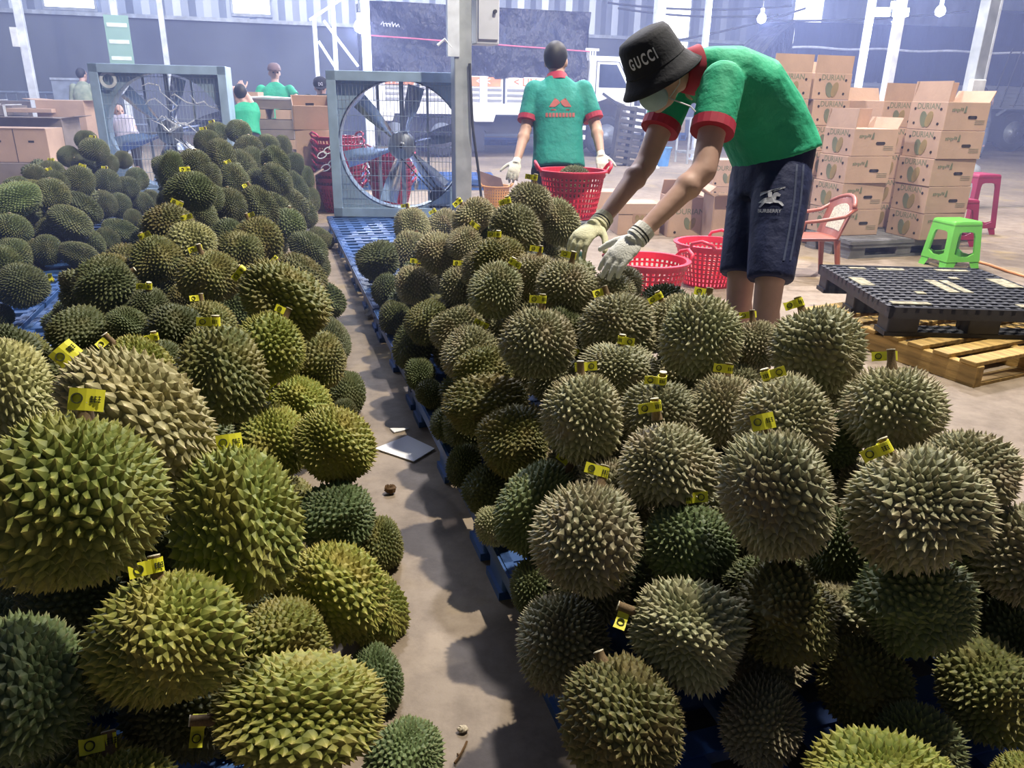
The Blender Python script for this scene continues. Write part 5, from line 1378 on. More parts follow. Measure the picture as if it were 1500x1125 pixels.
TAGS = [tag_meshes('wrap', s_) for s_ in (1, 2, 3, 5, 8)] + [tag_meshes('flag', 4)]
GRP = dict(R='durians in the right pile', L='durians in the left pile', F='durians in the far left pile')
DUR=[
('R',0.470,1.188,0.609,0.129,0.104,0.962,-0.195,-0.141,-0.129,'k',1,'large upright pale grey-brown durian with a long seam down its front, yellow tag on top'),
('R',0.687,1.135,0.617,0.112,0.115,0.924,-0.228,-0.259,-0.163,'k',1,'big round grey-brown durian at right pile corner, yellow tag standing left on its top'),
('R',0.828,1.535,0.630,0.118,0.108,0.959,-0.165,-0.076,-0.219,'K',1,'pale green durian at right pile edge against bare floor, upright yellow tag'),
('R',0.739,1.770,0.683,0.129,0.113,0.949,-0.183,-0.203,-0.156,'k',1,'tall grey durian in front of the black pallet, wide yellow tag at its left shoulder'),
('R',0.482,1.893,0.676,0.116,0.113,0.976,-0.163,0.069,-0.128,'K',1,'round pale durian directly in front of the standing red basket beside the bending man'),
('R',0.746,2.253,0.546,0.093,0.088,0.976,-0.146,-0.083,-0.141,'k',1,'yellow-tagged grey-brown durian, eighth from left in tenth row from front, right pile'),
('R',0.572,1.491,0.615,0.104,0.110,0.965,-0.136,-0.191,-0.118,'k',1,'yellow-tagged grey-brown durian, seventh from left in eighth row from front, right pile'),
('R',0.511,1.717,0.544,0.103,0.089,0.975,-0.169,0.032,-0.144,'k',1,'yellow-tagged grey-brown durian, sixth from left in eighth row from front, right pile'),
('R',0.314,1.409,0.547,0.098,0.109,0.982,-0.149,-0.096,-0.072,'k',1,'grey durian with an extra long brown stem carrying a yellow tag'),
('R',0.354,1.687,0.548,0.091,0.095,0.994,0.024,-0.005,-0.102,'k',1,'yellow-tagged grey-brown durian, fifth from left in eighth row from front, right pile'),
('R',0.352,1.286,0.440,0.090,0.093,0.974,-0.195,-0.069,-0.095,'n',1,'green durian with a wide yellow tag in the middle of right pile front'),
('R',0.150,1.269,0.461,0.131,0.109,0.947,-0.294,0.107,-0.078,'k',1,'large grey durian beside the aisle, yellow tag on its right shoulder'),
('R',0.069,1.560,0.351,0.133,0.092,0.917,-0.268,0.284,-0.086,'n',1,'yellow-tagged green durian, second from left in sixth row from front, right pile'),
('R',0.165,1.638,0.556,0.116,0.105,0.992,-0.114,-0.038,-0.037,'k',1,'yellow-tagged grey-brown durian, fourth from left in eighth row from front, right pile'),
('R',0.072,1.991,0.622,0.119,0.106,0.994,-0.107,0.020,-0.022,'k',1,'yellow-tagged grey-brown durian, fourth from left in tenth row from front, right pile'),
('R',0.296,2.128,0.645,0.095,0.110,0.971,-0.153,-0.177,-0.042,'k',1,'yellow-tagged grey-brown durian, fifth from left in tenth row from front, right pile'),
('R',0.279,1.909,0.580,0.076,0.108,0.993,-0.077,0.038,-0.081,'k',1,'yellow-tagged grey-brown durian, fifth from left in ninth row from front, right pile'),
('R',0.132,2.136,0.464,0.098,0.085,0.946,-0.142,0.280,-0.083,'k',1,'yellow-tagged grey-brown durian, fourth from left in ninth row from front, right pile'),
('R',-0.074,2.053,0.402,0.149,0.091,0.761,-0.022,0.608,-0.227,'o',0,'untagged olive durian lying, third from left in eighth row from front, right pile'),
('R',0.003,1.894,0.373,0.112,0.097,0.797,-0.055,0.561,-0.215,'o',0,'untagged olive durian lying, second from left in seventh row from front, right pile'),
('R',-0.092,2.284,0.428,0.108,0.091,0.869,-0.052,0.475,-0.128,'o',0,'untagged olive durian lying, third from left in ninth row from front, right pile'),
('R',-0.135,2.446,0.430,0.108,0.106,0.966,-0.150,0.209,-0.011,'k',1,'yellow-tagged grey-brown durian, second from left in ninth row from front, right pile'),
('R',-0.199,2.683,0.444,0.110,0.095,0.870,0.008,0.476,-0.126,'k',0,'untagged grey-brown durian lying, third from left in tenth row from front, right pile'),
('R',-0.341,2.971,0.390,0.116,0.088,0.892,-0.176,0.417,0.003,'o',0,'untagged olive durian, second from left in tenth row from front, right pile'),
('R',-0.415,3.054,0.269,0.126,0.092,0.984,-0.111,0.133,0.037,'d',0,'untagged dark green durian, first from left in tenth row from front, right pile'),
('R',-0.368,2.862,0.206,0.076,0.065,0.922,-0.381,-0.012,0.060,'d',0,'untagged dark green durian, first from left in ninth row from front, right pile'),
('R',-0.301,2.664,0.200,0.066,0.061,0.922,-0.195,0.334,-0.013,'d',0,'untagged dark green durian, first from left in eighth row from front, right pile'),
('R',-0.205,2.370,0.211,0.083,0.069,0.930,-0.328,0.164,0.026,'d',0,'untagged dark green durian, second from left in eighth row from front, right pile'),
('R',-0.140,2.079,0.199,0.087,0.054,0.992,-0.096,0.080,0.001,'d',0,'untagged dark green durian, first from left in seventh row from front, right pile'),
('R',-0.059,1.907,0.218,0.088,0.077,0.864,-0.437,0.250,0.005,'d',0,'untagged dark green durian, first from left in sixth row from front, right pile'),
('R',-0.035,1.743,0.196,0.064,0.057,0.976,-0.218,-0.008,0.012,'K',0,'untagged pale grey-green durian, first from left in fifth row from front, right pile'),
('R',0.064,1.461,0.205,0.074,0.065,0.985,-0.174,-0.013,-0.014,'d',0,'untagged dark green durian, first from left in fourth row from front, right pile'),
('R',0.112,1.244,0.236,0.103,0.098,0.878,-0.469,-0.096,-0.016,'k',0,'untagged grey-brown durian, first from left in third row from front, right pile'),
('R',0.199,0.980,0.294,0.121,0.099,0.928,-0.314,-0.200,0.020,'o',2,'olive durian standing at the bottom front left corner of right pile'),
('R',0.315,1.106,0.372,0.113,0.094,0.774,-0.273,-0.553,0.140,'K',1,'pale egg-shaped durian lying tilted in the front face of right pile'),
('R',0.492,1.136,0.400,0.109,0.088,0.547,-0.600,-0.556,-0.176,'o',0,'notched olive durian showing its yellowish blossom end in right pile front'),
('R',0.711,1.128,0.433,0.118,0.096,0.470,-0.631,-0.562,-0.257,'n',0,'dark green fine-spined durian showing its blossom end in right pile front'),
('R',0.447,1.037,0.242,0.085,0.073,0.803,-0.534,0.197,-0.177,'k',0,'untagged grey-brown durian, second from left in second row from front, right pile'),
('R',0.663,1.130,0.250,0.098,0.086,0.930,-0.299,-0.143,-0.160,'o',0,'untagged olive durian, third from left in second row from front, right pile'),
('R',0.872,1.105,0.259,0.104,0.091,0.770,-0.388,0.419,-0.285,'o',0,'untagged olive durian lying, fourth from left in second row from front, right pile'),
('R',0.974,1.241,0.456,0.108,0.098,0.834,-0.330,-0.418,-0.147,'k',1,'yellow-tagged grey-brown durian, fifth from left in fifth row from front, right pile'),
('R',0.984,1.231,0.276,0.093,0.083,0.882,-0.275,0.192,-0.331,'d',0,'untagged dark green durian, fifth from left in third row from front, right pile'),
('R',0.648,1.283,0.451,0.082,0.074,0.940,-0.273,-0.025,-0.202,'d',2,'bare-stemmed dark green durian, fourth from left in fifth row from front, right pile'),
('R',0.502,1.269,0.371,0.083,0.059,0.741,-0.209,0.590,-0.243,'d',0,'untagged dark green durian lying, second from left in fourth row from front, right pile'),
('R',0.558,0.843,0.288,0.119,0.101,0.755,-0.111,0.460,-0.454,'g',0,'bright golden-green durian cut off by the bottom edge right of centre'),
('R',0.856,0.931,0.205,0.073,0.066,0.842,-0.452,0.030,-0.293,'g',0,'golden-green durian cut off in the bottom right corner'),
('R',0.434,1.525,0.457,0.067,0.064,0.907,-0.403,-0.003,-0.123,'k',0,'untagged grey-brown durian, third from left in sixth row from front, right pile'),
('R',0.980,1.478,0.489,0.088,0.071,0.933,-0.213,-0.199,-0.213,'n',1,'yellow-tagged green durian, sixth from left in sixth row from front, right pile'),
('R',0.063,3.193,0.842,0.101,0.095,0.996,-0.043,0.076,-0.016,'k',1,'yellow-tagged grey-brown durian, alone in fifteenth row from front, right pile'),
('R',0.001,2.965,0.772,0.113,0.102,0.990,-0.017,-0.142,0.020,'k',1,'yellow-tagged grey-brown durian, fourth from left in fourteenth row from front, right pile'),
('R',0.180,3.275,0.754,0.110,0.095,0.944,-0.086,-0.319,-0.004,'k',1,'yellow-tagged grey-brown durian, fifth from left in fourteenth row from front, right pile'),
('R',-0.185,3.343,0.757,0.088,0.100,0.934,-0.055,-0.350,0.053,'k',1,'yellow-tagged grey-brown durian, third from left in fourteenth row from front, right pile'),
('R',-0.635,4.697,0.501,0.121,0.112,0.994,-0.011,-0.075,0.077,'k',1,'yellow-tagged grey-brown durian, first from left in fourteenth row from front, right pile'),
('R',-0.449,4.844,0.473,0.116,0.112,0.962,-0.038,-0.259,0.072,'k',1,'yellow-tagged grey-brown durian, second from left in fourteenth row from front, right pile'),
('R',-0.770,4.265,0.368,0.146,0.108,0.783,-0.152,0.603,0.023,'d',0,'untagged dark green durian lying, first from left in thirteenth row from front, right pile'),
('R',-0.626,4.539,0.376,0.138,0.114,0.976,-0.111,0.180,0.050,'k',2,'bare-stemmed grey-brown durian, second from left in thirteenth row from front, right pile'),
('R',-0.330,3.286,0.605,0.106,0.097,0.985,0.164,0.015,0.047,'k',0,'untagged grey-brown durian, third from left in thirteenth row from front, right pile'),
('R',-0.207,3.208,0.663,0.086,0.080,0.946,-0.127,0.299,0.013,'k',1,'yellow-tagged grey-brown durian, fourth from left in thirteenth row from front, right pile'),
('R',-0.060,2.825,0.685,0.086,0.104,1.000,-0.020,-0.006,0.012,'o',1,'yellow-tagged olive durian, fifth from left in thirteenth row from front, right pile'),
('R',-0.440,3.379,0.443,0.108,0.098,0.987,-0.143,0.047,0.059,'k',1,'yellow-tagged grey-brown durian, second from left in twelfth row from front, right pile'),
('R',-0.701,4.111,0.241,0.105,0.090,0.982,-0.010,0.185,0.037,'d',0,'untagged dark green durian, first from left in twelfth row from front, right pile'),
('R',-0.213,3.049,0.514,0.100,0.089,0.993,-0.109,0.016,0.032,'k',1,'yellow-tagged grey-brown durian, third from left in twelfth row from front, right pile'),
('R',-0.058,2.556,0.628,0.112,0.098,0.971,-0.040,0.232,-0.036,'K',1,'yellow-tagged pale grey-green durian, fifth from left in twelfth row from front, right pile'),
('R',-0.581,3.612,0.221,0.100,0.080,0.966,-0.214,0.130,0.067,'d',0,'untagged dark green durian, first from left in eleventh row from front, right pile'),
('R',0.172,2.452,0.674,0.098,0.107,0.995,-0.033,0.083,-0.051,'k',1,'yellow-tagged grey-brown durian, seventh from left in twelfth row from front, right pile'),
('R',0.079,2.753,0.642,0.090,0.095,0.994,-0.074,0.073,-0.025,'k',1,'yellow-tagged grey-brown durian, sixth from left in twelfth row from front, right pile'),
('R',0.355,2.735,0.586,0.090,0.090,0.964,-0.256,-0.016,-0.063,'k',0,'untagged grey-brown durian, eighth from left in twelfth row from front, right pile'),
('R',0.503,2.334,0.594,0.091,0.091,0.957,-0.104,-0.267,-0.048,'k',1,'yellow-tagged grey-brown durian, second from left in eleventh row from front, right pile'),
('R',0.423,2.456,0.553,0.095,0.091,0.954,-0.107,-0.280,-0.027,'k',0,'untagged grey-brown durian, sixth from left in tenth row from front, right pile'),
('R',-0.126,2.943,0.612,0.090,0.080,0.998,-0.052,-0.004,0.022,'k',0,'untagged grey-brown durian, fourth from left in twelfth row from front, right pile'),
('R',0.737,1.615,0.518,0.079,0.076,0.949,-0.247,-0.030,-0.193,'d',0,'untagged dark green durian, fourth from left in seventh row from front, right pile'),
('R',0.967,1.356,0.305,0.072,0.069,0.916,-0.240,0.112,-0.302,'d',1,'yellow-tagged dark green durian, third from left in fourth row from front, right pile'),
('L',-0.543,0.841,0.764,0.130,0.108,0.945,-0.209,0.073,0.241,'g',1,'largest golden-green durian at left edge, folded yellow tag on top'),
('L',-0.610,1.154,0.743,0.153,0.099,0.885,-0.111,-0.358,0.274,'w',1,'long pale golden durian lying diagonally behind the largest golden one'),
('L',-1.048,1.449,0.668,0.128,0.100,0.949,-0.123,0.058,0.286,'w',0,'untagged pale golden durian, first from left in eighth row from front, left pile'),
('L',-1.067,1.554,0.535,0.094,0.094,0.948,-0.158,0.045,0.273,'w',1,'yellow-tagged pale golden durian, first from left in seventh row from front, left pile'),
('L',-0.443,1.094,0.583,0.137,0.106,0.952,-0.238,-0.055,0.188,'g',1,'tall golden-green durian with a square yellow tag, beside the aisle in left foreground'),
('L',-0.489,0.900,0.507,0.108,0.109,0.939,-0.240,-0.063,0.239,'g',1,'round golden-green durian in left foreground, yellow tag at its upper left'),
('L',-0.662,0.838,0.465,0.110,0.087,0.840,-0.466,-0.049,0.274,'n',0,'green durian cut off by the left edge near the bottom'),
('L',-0.527,0.762,0.346,0.077,0.079,0.894,-0.367,-0.048,0.251,'g',1,'golden-green durian cut off by bottom edge, yellow tag with dark ring'),
('L',-0.337,0.982,0.287,0.160,0.097,0.675,-0.136,-0.612,0.388,'g',1,'golden-green durian lying on its side at bottom, yellow tag on its left end'),
('L',-0.191,1.112,0.065,0.083,0.076,0.847,-0.465,0.254,-0.027,'n',0,'untagged green durian, second from left in first row from front, left pile'),
('L',-0.286,1.324,0.059,0.086,0.065,0.938,-0.273,-0.150,0.155,'n',0,'untagged green durian, third from left in second row from front, left pile'),
('L',-0.451,1.266,0.195,0.103,0.095,0.801,-0.337,0.490,-0.065,'g',0,'untagged golden-green durian lying, second from left in third row from front, left pile'),
('L',-0.385,1.436,0.205,0.138,0.107,0.914,-0.095,-0.294,0.264,'g',0,'golden-green durian slanting down to the aisle beside the small brown debris'),
('L',-0.323,1.555,0.069,0.110,0.074,0.976,-0.120,-0.105,0.152,'g',0,'untagged golden-green durian, third from left in third row from front, left pile'),
('L',-0.467,1.794,0.170,0.116,0.107,0.845,-0.211,0.485,-0.079,'n',0,'bluish-green durian lying by the aisle, right of the tall tagged golden one'),
('L',-0.364,1.853,0.064,0.092,0.071,0.968,-0.198,-0.095,0.122,'o',0,'untagged olive durian, third from left in fifth row from front, left pile'),
('L',-0.488,1.915,0.331,0.136,0.102,0.913,-0.061,-0.334,0.225,'g',0,'untagged golden-green durian, second from left in sixth row from front, left pile'),
('L',-0.690,2.001,0.301,0.130,0.102,0.953,-0.204,-0.135,0.180,'g',1,'yellow-tagged golden-green durian, third from left in seventh row from front, left pile'),
('L',-0.740,2.460,0.222,0.124,0.105,0.912,-0.081,-0.339,0.215,'g',1,'yellow-tagged golden-green durian, fourth from left in seventh row from front, left pile'),
('L',-0.682,1.658,0.635,0.123,0.107,0.977,-0.102,0.021,0.183,'o',1,'yellow-tagged olive durian, third from left in eighth row from front, left pile'),
('L',-0.708,2.120,0.544,0.120,0.112,0.953,-0.172,0.224,0.112,'g',1,'yellow-tagged golden-green durian, second from left in ninth row from front, left pile'),
('L',-0.706,2.612,0.331,0.124,0.109,0.844,-0.208,0.493,0.028,'o',0,'untagged olive durian lying, fourth from left in eighth row from front, left pile'),
('L',-0.690,2.973,0.071,0.114,0.074,0.970,-0.220,0.005,0.107,'d',0,'untagged dark green durian, fifth from left in eighth row from front, left pile'),
('L',-0.666,2.811,0.047,0.076,0.055,0.994,-0.027,0.026,0.105,'d',0,'untagged dark green durian, fifth from left in seventh row from front, left pile'),
('L',-0.713,2.299,0.641,0.156,0.114,0.892,-0.049,-0.408,0.187,'o',1,'yellow-tagged olive durian lying, third from left in eleventh row from front, left pile'),
('L',-1.042,4.049,0.196,0.149,0.104,0.854,-0.108,-0.491,0.134,'d',0,'untagged dark green durian lying, fourth from left in eleventh row from front, left pile'),
('L',-0.889,3.556,0.114,0.140,0.093,0.913,-0.368,-0.140,0.104,'d',0,'untagged dark green durian, third from left in ninth row from front, left pile'),
('L',-1.009,3.546,0.428,0.148,0.103,0.894,-0.028,-0.412,0.176,'o',1,'yellow-tagged olive durian lying, fourth from left in twelfth row from front, left pile'),
('L',-1.323,4.959,0.188,0.134,0.107,0.960,-0.040,-0.229,0.156,'d',0,'untagged dark green durian, fifth from left in twelfth row from front, left pile'),
('L',-1.125,2.781,0.598,0.116,0.114,0.971,-0.006,-0.111,0.210,'o',1,'yellow-tagged olive durian, second from left in twelfth row from front, left pile'),
('L',-1.221,3.381,0.569,0.116,0.109,0.984,0.055,0.060,0.159,'o',0,'untagged olive durian, third from left in thirteenth row from front, left pile'),
('L',-1.422,2.999,0.617,0.100,0.103,0.951,-0.045,-0.196,0.233,'o',1,'yellow-tagged olive durian, first from left in twelfth row from front, left pile'),
('L',-1.453,2.653,0.594,0.121,0.092,0.841,-0.149,0.509,0.108,'d',2,'bare-stemmed dark green durian lying, first from left in eleventh row from front, left pile'),
('L',-1.275,2.586,0.530,0.081,0.076,0.975,0.036,0.076,0.206,'d',1,'yellow-tagged dark green durian, third from left in tenth row from front, left pile'),
('L',-1.389,2.337,0.518,0.109,0.081,0.767,-0.379,0.465,0.228,'d',0,'untagged dark green durian lying, first from left in tenth row from front, left pile'),
('L',-1.262,2.403,0.515,0.085,0.065,0.919,0.046,-0.257,0.294,'d',0,'untagged dark green durian, second from left in tenth row from front, left pile'),
('L',-1.098,2.388,0.518,0.093,0.098,0.927,-0.313,-0.002,0.206,'d',0,'untagged dark green durian, fourth from left in tenth row from front, left pile'),
('L',-1.286,2.899,0.479,0.080,0.069,0.960,-0.194,0.023,0.200,'o',0,'untagged olive durian, second from left in eleventh row from front, left pile'),
('L',-1.066,2.548,0.481,0.100,0.100,0.967,-0.153,-0.054,0.197,'o',1,'yellow-tagged olive durian, fifth from left in tenth row from front, left pile'),
('L',-1.012,1.951,0.534,0.115,0.085,0.910,-0.014,-0.295,0.290,'g',1,'yellow-tagged golden-green durian, second from left in eighth row from front, left pile'),
('L',-1.047,2.148,0.489,0.077,0.073,0.967,-0.074,-0.068,0.235,'d',1,'yellow-tagged dark green durian, first from left in ninth row from front, left pile'),
('L',-1.329,3.146,0.658,0.104,0.107,0.968,-0.080,-0.125,0.203,'w',1,'yellow-tagged pale golden durian, first from left in thirteenth row from front, left pile'),
('L',-1.460,3.259,0.710,0.098,0.110,0.949,-0.097,0.243,0.175,'o',1,'yellow-tagged olive durian, first from left in fourteenth row from front, left pile'),
('L',-1.409,3.764,0.565,0.108,0.094,0.978,-0.078,-0.062,0.181,'d',2,'bare-stemmed dark green durian, second from left in thirteenth row from front, left pile'),
('L',-1.197,3.562,0.598,0.118,0.111,0.968,-0.032,-0.174,0.177,'o',1,'yellow-tagged olive durian, fourth from left in thirteenth row from front, left pile'),
('L',-1.240,3.701,0.466,0.124,0.120,0.944,-0.143,0.270,0.126,'o',0,'untagged olive durian, third from left in twelfth row from front, left pile'),
('L',-1.562,4.227,0.659,0.108,0.100,0.981,-0.088,-0.005,0.175,'d',2,'bare-stemmed dark green durian, third from left in fifteenth row from front, left pile'),
('L',-1.413,4.819,0.466,0.124,0.115,0.990,-0.012,0.039,0.136,'n',2,'bare-stemmed green durian, fourth from left in fourteenth row from front, left pile'),
('L',-1.265,4.674,0.346,0.142,0.101,0.891,-0.142,-0.419,0.106,'d',0,'untagged dark green durian, fifth from left in thirteenth row from front, left pile'),
('L',-1.495,4.555,0.609,0.148,0.100,0.964,-0.014,-0.202,0.171,'d',1,'yellow-tagged dark green durian, fourth from left in fifteenth row from front, left pile'),
('L',-1.485,3.579,0.811,0.100,0.116,0.977,-0.078,-0.040,0.195,'d',1,'yellow-tagged dark green durian, first from left in sixteenth row from front, left pile'),
('L',-1.589,3.908,0.667,0.110,0.069,0.922,-0.257,-0.251,0.145,'d',0,'untagged dark green durian, second from left in fourteenth row from front, left pile'),
('L',-1.954,5.250,0.835,0.131,0.099,0.966,-0.186,-0.066,0.170,'d',0,'untagged dark green durian, first from left in eighteenth row from front, left pile'),
('L',-2.050,5.901,0.723,0.138,0.102,0.956,-0.096,-0.235,0.150,'d',0,'untagged dark green durian, fourth from left in seventeenth row from front, left pile'),
('L',-1.799,4.420,0.854,0.092,0.099,0.980,0.025,0.065,0.185,'d',2,'bare-stemmed dark green durian, second from left in seventeenth row from front, left pile'),
('L',-1.873,4.279,0.828,0.119,0.067,0.973,0.075,0.120,0.184,'d',0,'untagged dark green durian, first from left in seventeenth row from front, left pile'),
('L',-2.317,5.981,0.879,0.102,0.097,0.982,0.000,-0.030,0.185,'d',1,'yellow-tagged dark green durian, first from left in nineteenth row from front, left pile'),
('L',-2.653,7.097,0.898,0.097,0.109,0.976,0.019,-0.120,0.182,'d',1,'yellow-tagged dark green durian, first from left in twentieth row from front, left pile'),
('L',-2.404,6.938,0.915,0.106,0.118,0.978,0.001,0.136,0.155,'d',2,'bare-stemmed dark green durian, second from left in twentieth row from front, left pile'),
('L',-2.132,6.334,0.822,0.109,0.119,0.986,0.030,0.054,0.156,'d',2,'bare-stemmed dark green durian, second from left in nineteenth row from front, left pile'),
('L',-2.054,6.193,0.714,0.144,0.102,0.969,-0.111,-0.166,0.148,'d',0,'untagged dark green durian, fifth from left in seventeenth row from front, left pile'),
('L',-2.146,6.875,0.811,0.100,0.106,0.986,0.064,0.055,0.144,'d',0,'untagged dark green durian, third from left in nineteenth row from front, left pile'),
('L',-2.189,7.458,0.764,0.115,0.089,0.984,-0.106,0.027,0.143,'d',0,'untagged dark green durian, fourth from left in nineteenth row from front, left pile'),
('L',-1.710,5.631,0.780,0.121,0.097,0.962,0.009,-0.226,0.155,'d',0,'untagged dark green durian, second from left in eighteenth row from front, left pile'),
('L',-2.037,7.238,0.631,0.112,0.100,0.972,0.007,0.209,0.109,'d',0,'untagged dark green durian, sixth from left in seventeenth row from front, left pile'),
('L',-1.670,5.497,0.676,0.134,0.091,0.936,0.024,-0.312,0.163,'d',2,'bare-stemmed dark green durian, fourth from left in sixteenth row from front, left pile'),
('L',-1.898,6.765,0.467,0.165,0.100,0.971,0.026,-0.179,0.154,'d',0,'untagged dark green durian, fifth from left in sixteenth row from front, left pile'),
('L',-1.856,5.747,0.600,0.150,0.100,0.900,0.067,-0.389,0.187,'d',0,'untagged dark green durian, third from left in sixteenth row from front, left pile'),
('L',-1.802,5.032,0.711,0.118,0.087,0.959,-0.045,-0.224,0.170,'d',1,'yellow-tagged dark green durian, second from left in sixteenth row from front, left pile'),
('L',-1.843,4.698,0.767,0.090,0.090,0.916,-0.300,0.161,0.213,'d',0,'untagged dark green durian, third from left in seventeenth row from front, left pile'),
('L',-1.677,5.788,0.480,0.163,0.102,0.902,-0.017,-0.406,0.147,'d',1,'yellow-tagged dark green durian, fifth from left in fifteenth row from front, left pile'),
('L',-1.917,7.282,0.297,0.140,0.096,0.968,-0.215,0.008,0.129,'d',0,'untagged dark green durian, sixth from left in fifteenth row from front, left pile'),
('L',-1.966,7.353,0.488,0.128,0.089,0.969,-0.207,0.010,0.131,'d',0,'untagged dark green durian, sixth from left in sixteenth row from front, left pile'),
('L',-1.626,5.952,0.378,0.136,0.105,0.907,-0.231,-0.345,0.073,'d',0,'untagged dark green durian, fifth from left in fourteenth row from front, left pile'),
('L',-1.965,4.370,0.662,0.061,0.054,0.953,-0.217,0.019,0.210,'d',0,'untagged dark green durian, first from left in fifteenth row from front, left pile'),
('L',-1.650,6.510,0.081,0.128,0.081,0.902,-0.013,-0.403,0.154,'d',0,'untagged dark green durian, sixth from left in thirteenth row from front, left pile'),
('L',-1.628,5.280,0.491,0.149,0.102,0.912,0.120,-0.331,0.212,'d',0,'untagged dark green durian, third from left in fourteenth row from front, left pile'),
('L',-1.614,4.098,0.717,0.086,0.079,0.926,-0.197,0.262,0.185,'d',0,'untagged dark green durian, second from left in fifteenth row from front, left pile'),
('F',-4.028,7.465,0.784,0.102,0.102,0.959,-0.127,0.048,0.247,'d',0,'untagged dark green durian, alone in eleventh row from front, far left pile'),
('F',-4.178,7.410,0.638,0.109,0.102,0.916,-0.167,0.266,0.249,'d',0,'untagged dark green durian, first from left in tenth row from front, far left pile'),
('F',-3.783,7.122,0.730,0.110,0.135,0.969,-0.003,0.078,0.235,'d',1,'yellow-tagged dark green durian, second from left in tenth row from front, far left pile'),
('F',-3.788,7.329,0.590,0.108,0.101,0.952,0.002,0.232,0.199,'d',0,'untagged dark green durian, third from left in ninth row from front, far left pile'),
('F',-4.011,7.384,0.569,0.128,0.089,0.849,0.146,-0.430,0.272,'d',2,'bare-stemmed dark green durian lying, second from left in ninth row from front, far left pile'),
('F',-3.388,6.082,0.570,0.122,0.117,0.945,-0.093,0.212,0.231,'d',1,'yellow-tagged dark green durian, second from left in eighth row from front, far left pile'),
('F',-3.609,6.907,0.471,0.126,0.120,0.970,-0.016,0.073,0.230,'d',1,'yellow-tagged dark green durian, fourth from left in seventh row from front, far left pile'),
('F',-3.536,7.084,0.400,0.111,0.130,0.959,-0.122,-0.126,0.222,'d',0,'untagged dark green durian, fifth from left in seventh row from front, far left pile'),
('F',-3.549,7.342,0.458,0.115,0.109,0.972,0.068,0.003,0.225,'d',0,'untagged dark green durian, third from left in eighth row from front, far left pile'),
('F',-3.711,7.466,0.618,0.090,0.090,0.953,-0.192,0.029,0.232,'d',0,'untagged dark green durian, fourth from left in ninth row from front, far left pile'),
('F',-4.022,6.845,0.578,0.083,0.101,0.964,0.006,0.087,0.252,'d',1,'yellow-tagged dark green durian, first from left in ninth row from front, far left pile'),
('F',-3.705,6.056,0.602,0.084,0.084,0.957,-0.090,0.064,0.268,'d',0,'untagged dark green durian, first from left in eighth row from front, far left pile'),
('F',-3.488,5.918,0.559,0.114,0.103,0.947,0.047,-0.157,0.276,'d',1,'yellow-tagged dark green durian, third from left in seventh row from front, far left pile'),
('F',-3.105,5.214,0.570,0.119,0.119,0.964,-0.026,-0.001,0.265,'d',2,'bare-stemmed dark green durian, second from left in seventh row from front, far left pile'),
('F',-3.714,5.940,0.533,0.104,0.062,0.738,-0.214,0.615,0.175,'o',2,'bare-stemmed olive durian lying, first from left in seventh row from front, far left pile'),
('F',-2.973,4.600,0.614,0.170,0.101,0.781,-0.232,0.539,0.213,'n',0,'untagged green durian lying, first from left in sixth row from front, far left pile'),
('F',-3.043,5.434,0.451,0.163,0.105,0.850,-0.134,-0.487,0.149,'d',0,'untagged dark green durian lying, second from left in sixth row from front, far left pile'),
('F',-3.398,6.404,0.351,0.124,0.107,0.962,-0.067,-0.107,0.242,'d',2,'bare-stemmed dark green durian, third from left in sixth row from front, far left pile'),
('F',-3.420,6.687,0.302,0.118,0.112,0.947,-0.125,0.202,0.217,'d',0,'untagged dark green durian, fourth from left in sixth row from front, far left pile'),
('F',-3.453,7.179,0.256,0.114,0.114,0.970,-0.093,-0.034,0.222,'d',0,'untagged dark green durian, fifth from left in sixth row from front, far left pile'),
('F',-3.444,7.347,0.272,0.097,0.090,0.975,0.043,0.078,0.205,'d',0,'untagged dark green durian, sixth from left in sixth row from front, far left pile'),
('F',-2.931,5.079,0.417,0.153,0.104,0.860,0.024,-0.446,0.248,'d',2,'bare-stemmed dark green durian lying, second from left in fifth row from front, far left pile'),
('F',-2.946,4.468,0.471,0.095,0.119,0.956,-0.063,0.075,0.277,'d',2,'bare-stemmed dark green durian, first from left in fourth row from front, far left pile'),
('F',-3.306,5.220,0.366,0.102,0.097,0.951,-0.088,0.141,0.260,'d',2,'bare-stemmed dark green durian, first from left in fifth row from front, far left pile'),
('F',-3.101,5.129,0.343,0.114,0.105,0.944,-0.096,0.211,0.236,'d',2,'bare-stemmed dark green durian, second from left in fourth row from front, far left pile'),
('F',-2.898,5.185,0.255,0.135,0.102,0.920,0.059,-0.263,0.284,'d',0,'untagged dark green durian, fifth from left in third row from front, far left pile'),
('F',-2.911,5.449,0.226,0.107,0.088,0.948,-0.051,-0.189,0.249,'d',0,'untagged dark green durian, third from left in fourth row from front, far left pile'),
('F',-2.953,5.744,0.245,0.143,0.097,0.811,0.062,-0.530,0.239,'d',0,'untagged dark green durian lying, fourth from left in fourth row from front, far left pile'),
('F',-3.218,6.492,0.219,0.092,0.080,0.967,-0.114,0.046,0.224,'d',0,'untagged dark green durian, third from left in fifth row from front, far left pile'),
('F',-2.848,4.293,0.344,0.116,0.105,0.948,-0.106,0.137,0.267,'d',0,'untagged dark green durian, first from left in third row from front, far left pile'),
('F',-3.126,4.917,0.228,0.106,0.089,0.955,-0.112,0.058,0.270,'d',2,'bare-stemmed dark green durian, second from left in third row from front, far left pile'),
('F',-2.822,4.915,0.234,0.133,0.089,0.801,0.063,-0.536,0.261,'d',0,'untagged dark green durian lying, fourth from left in third row from front, far left pile'),
('F',-2.994,4.858,0.273,0.105,0.096,0.961,-0.057,0.072,0.261,'d',0,'untagged dark green durian, third from left in third row from front, far left pile'),
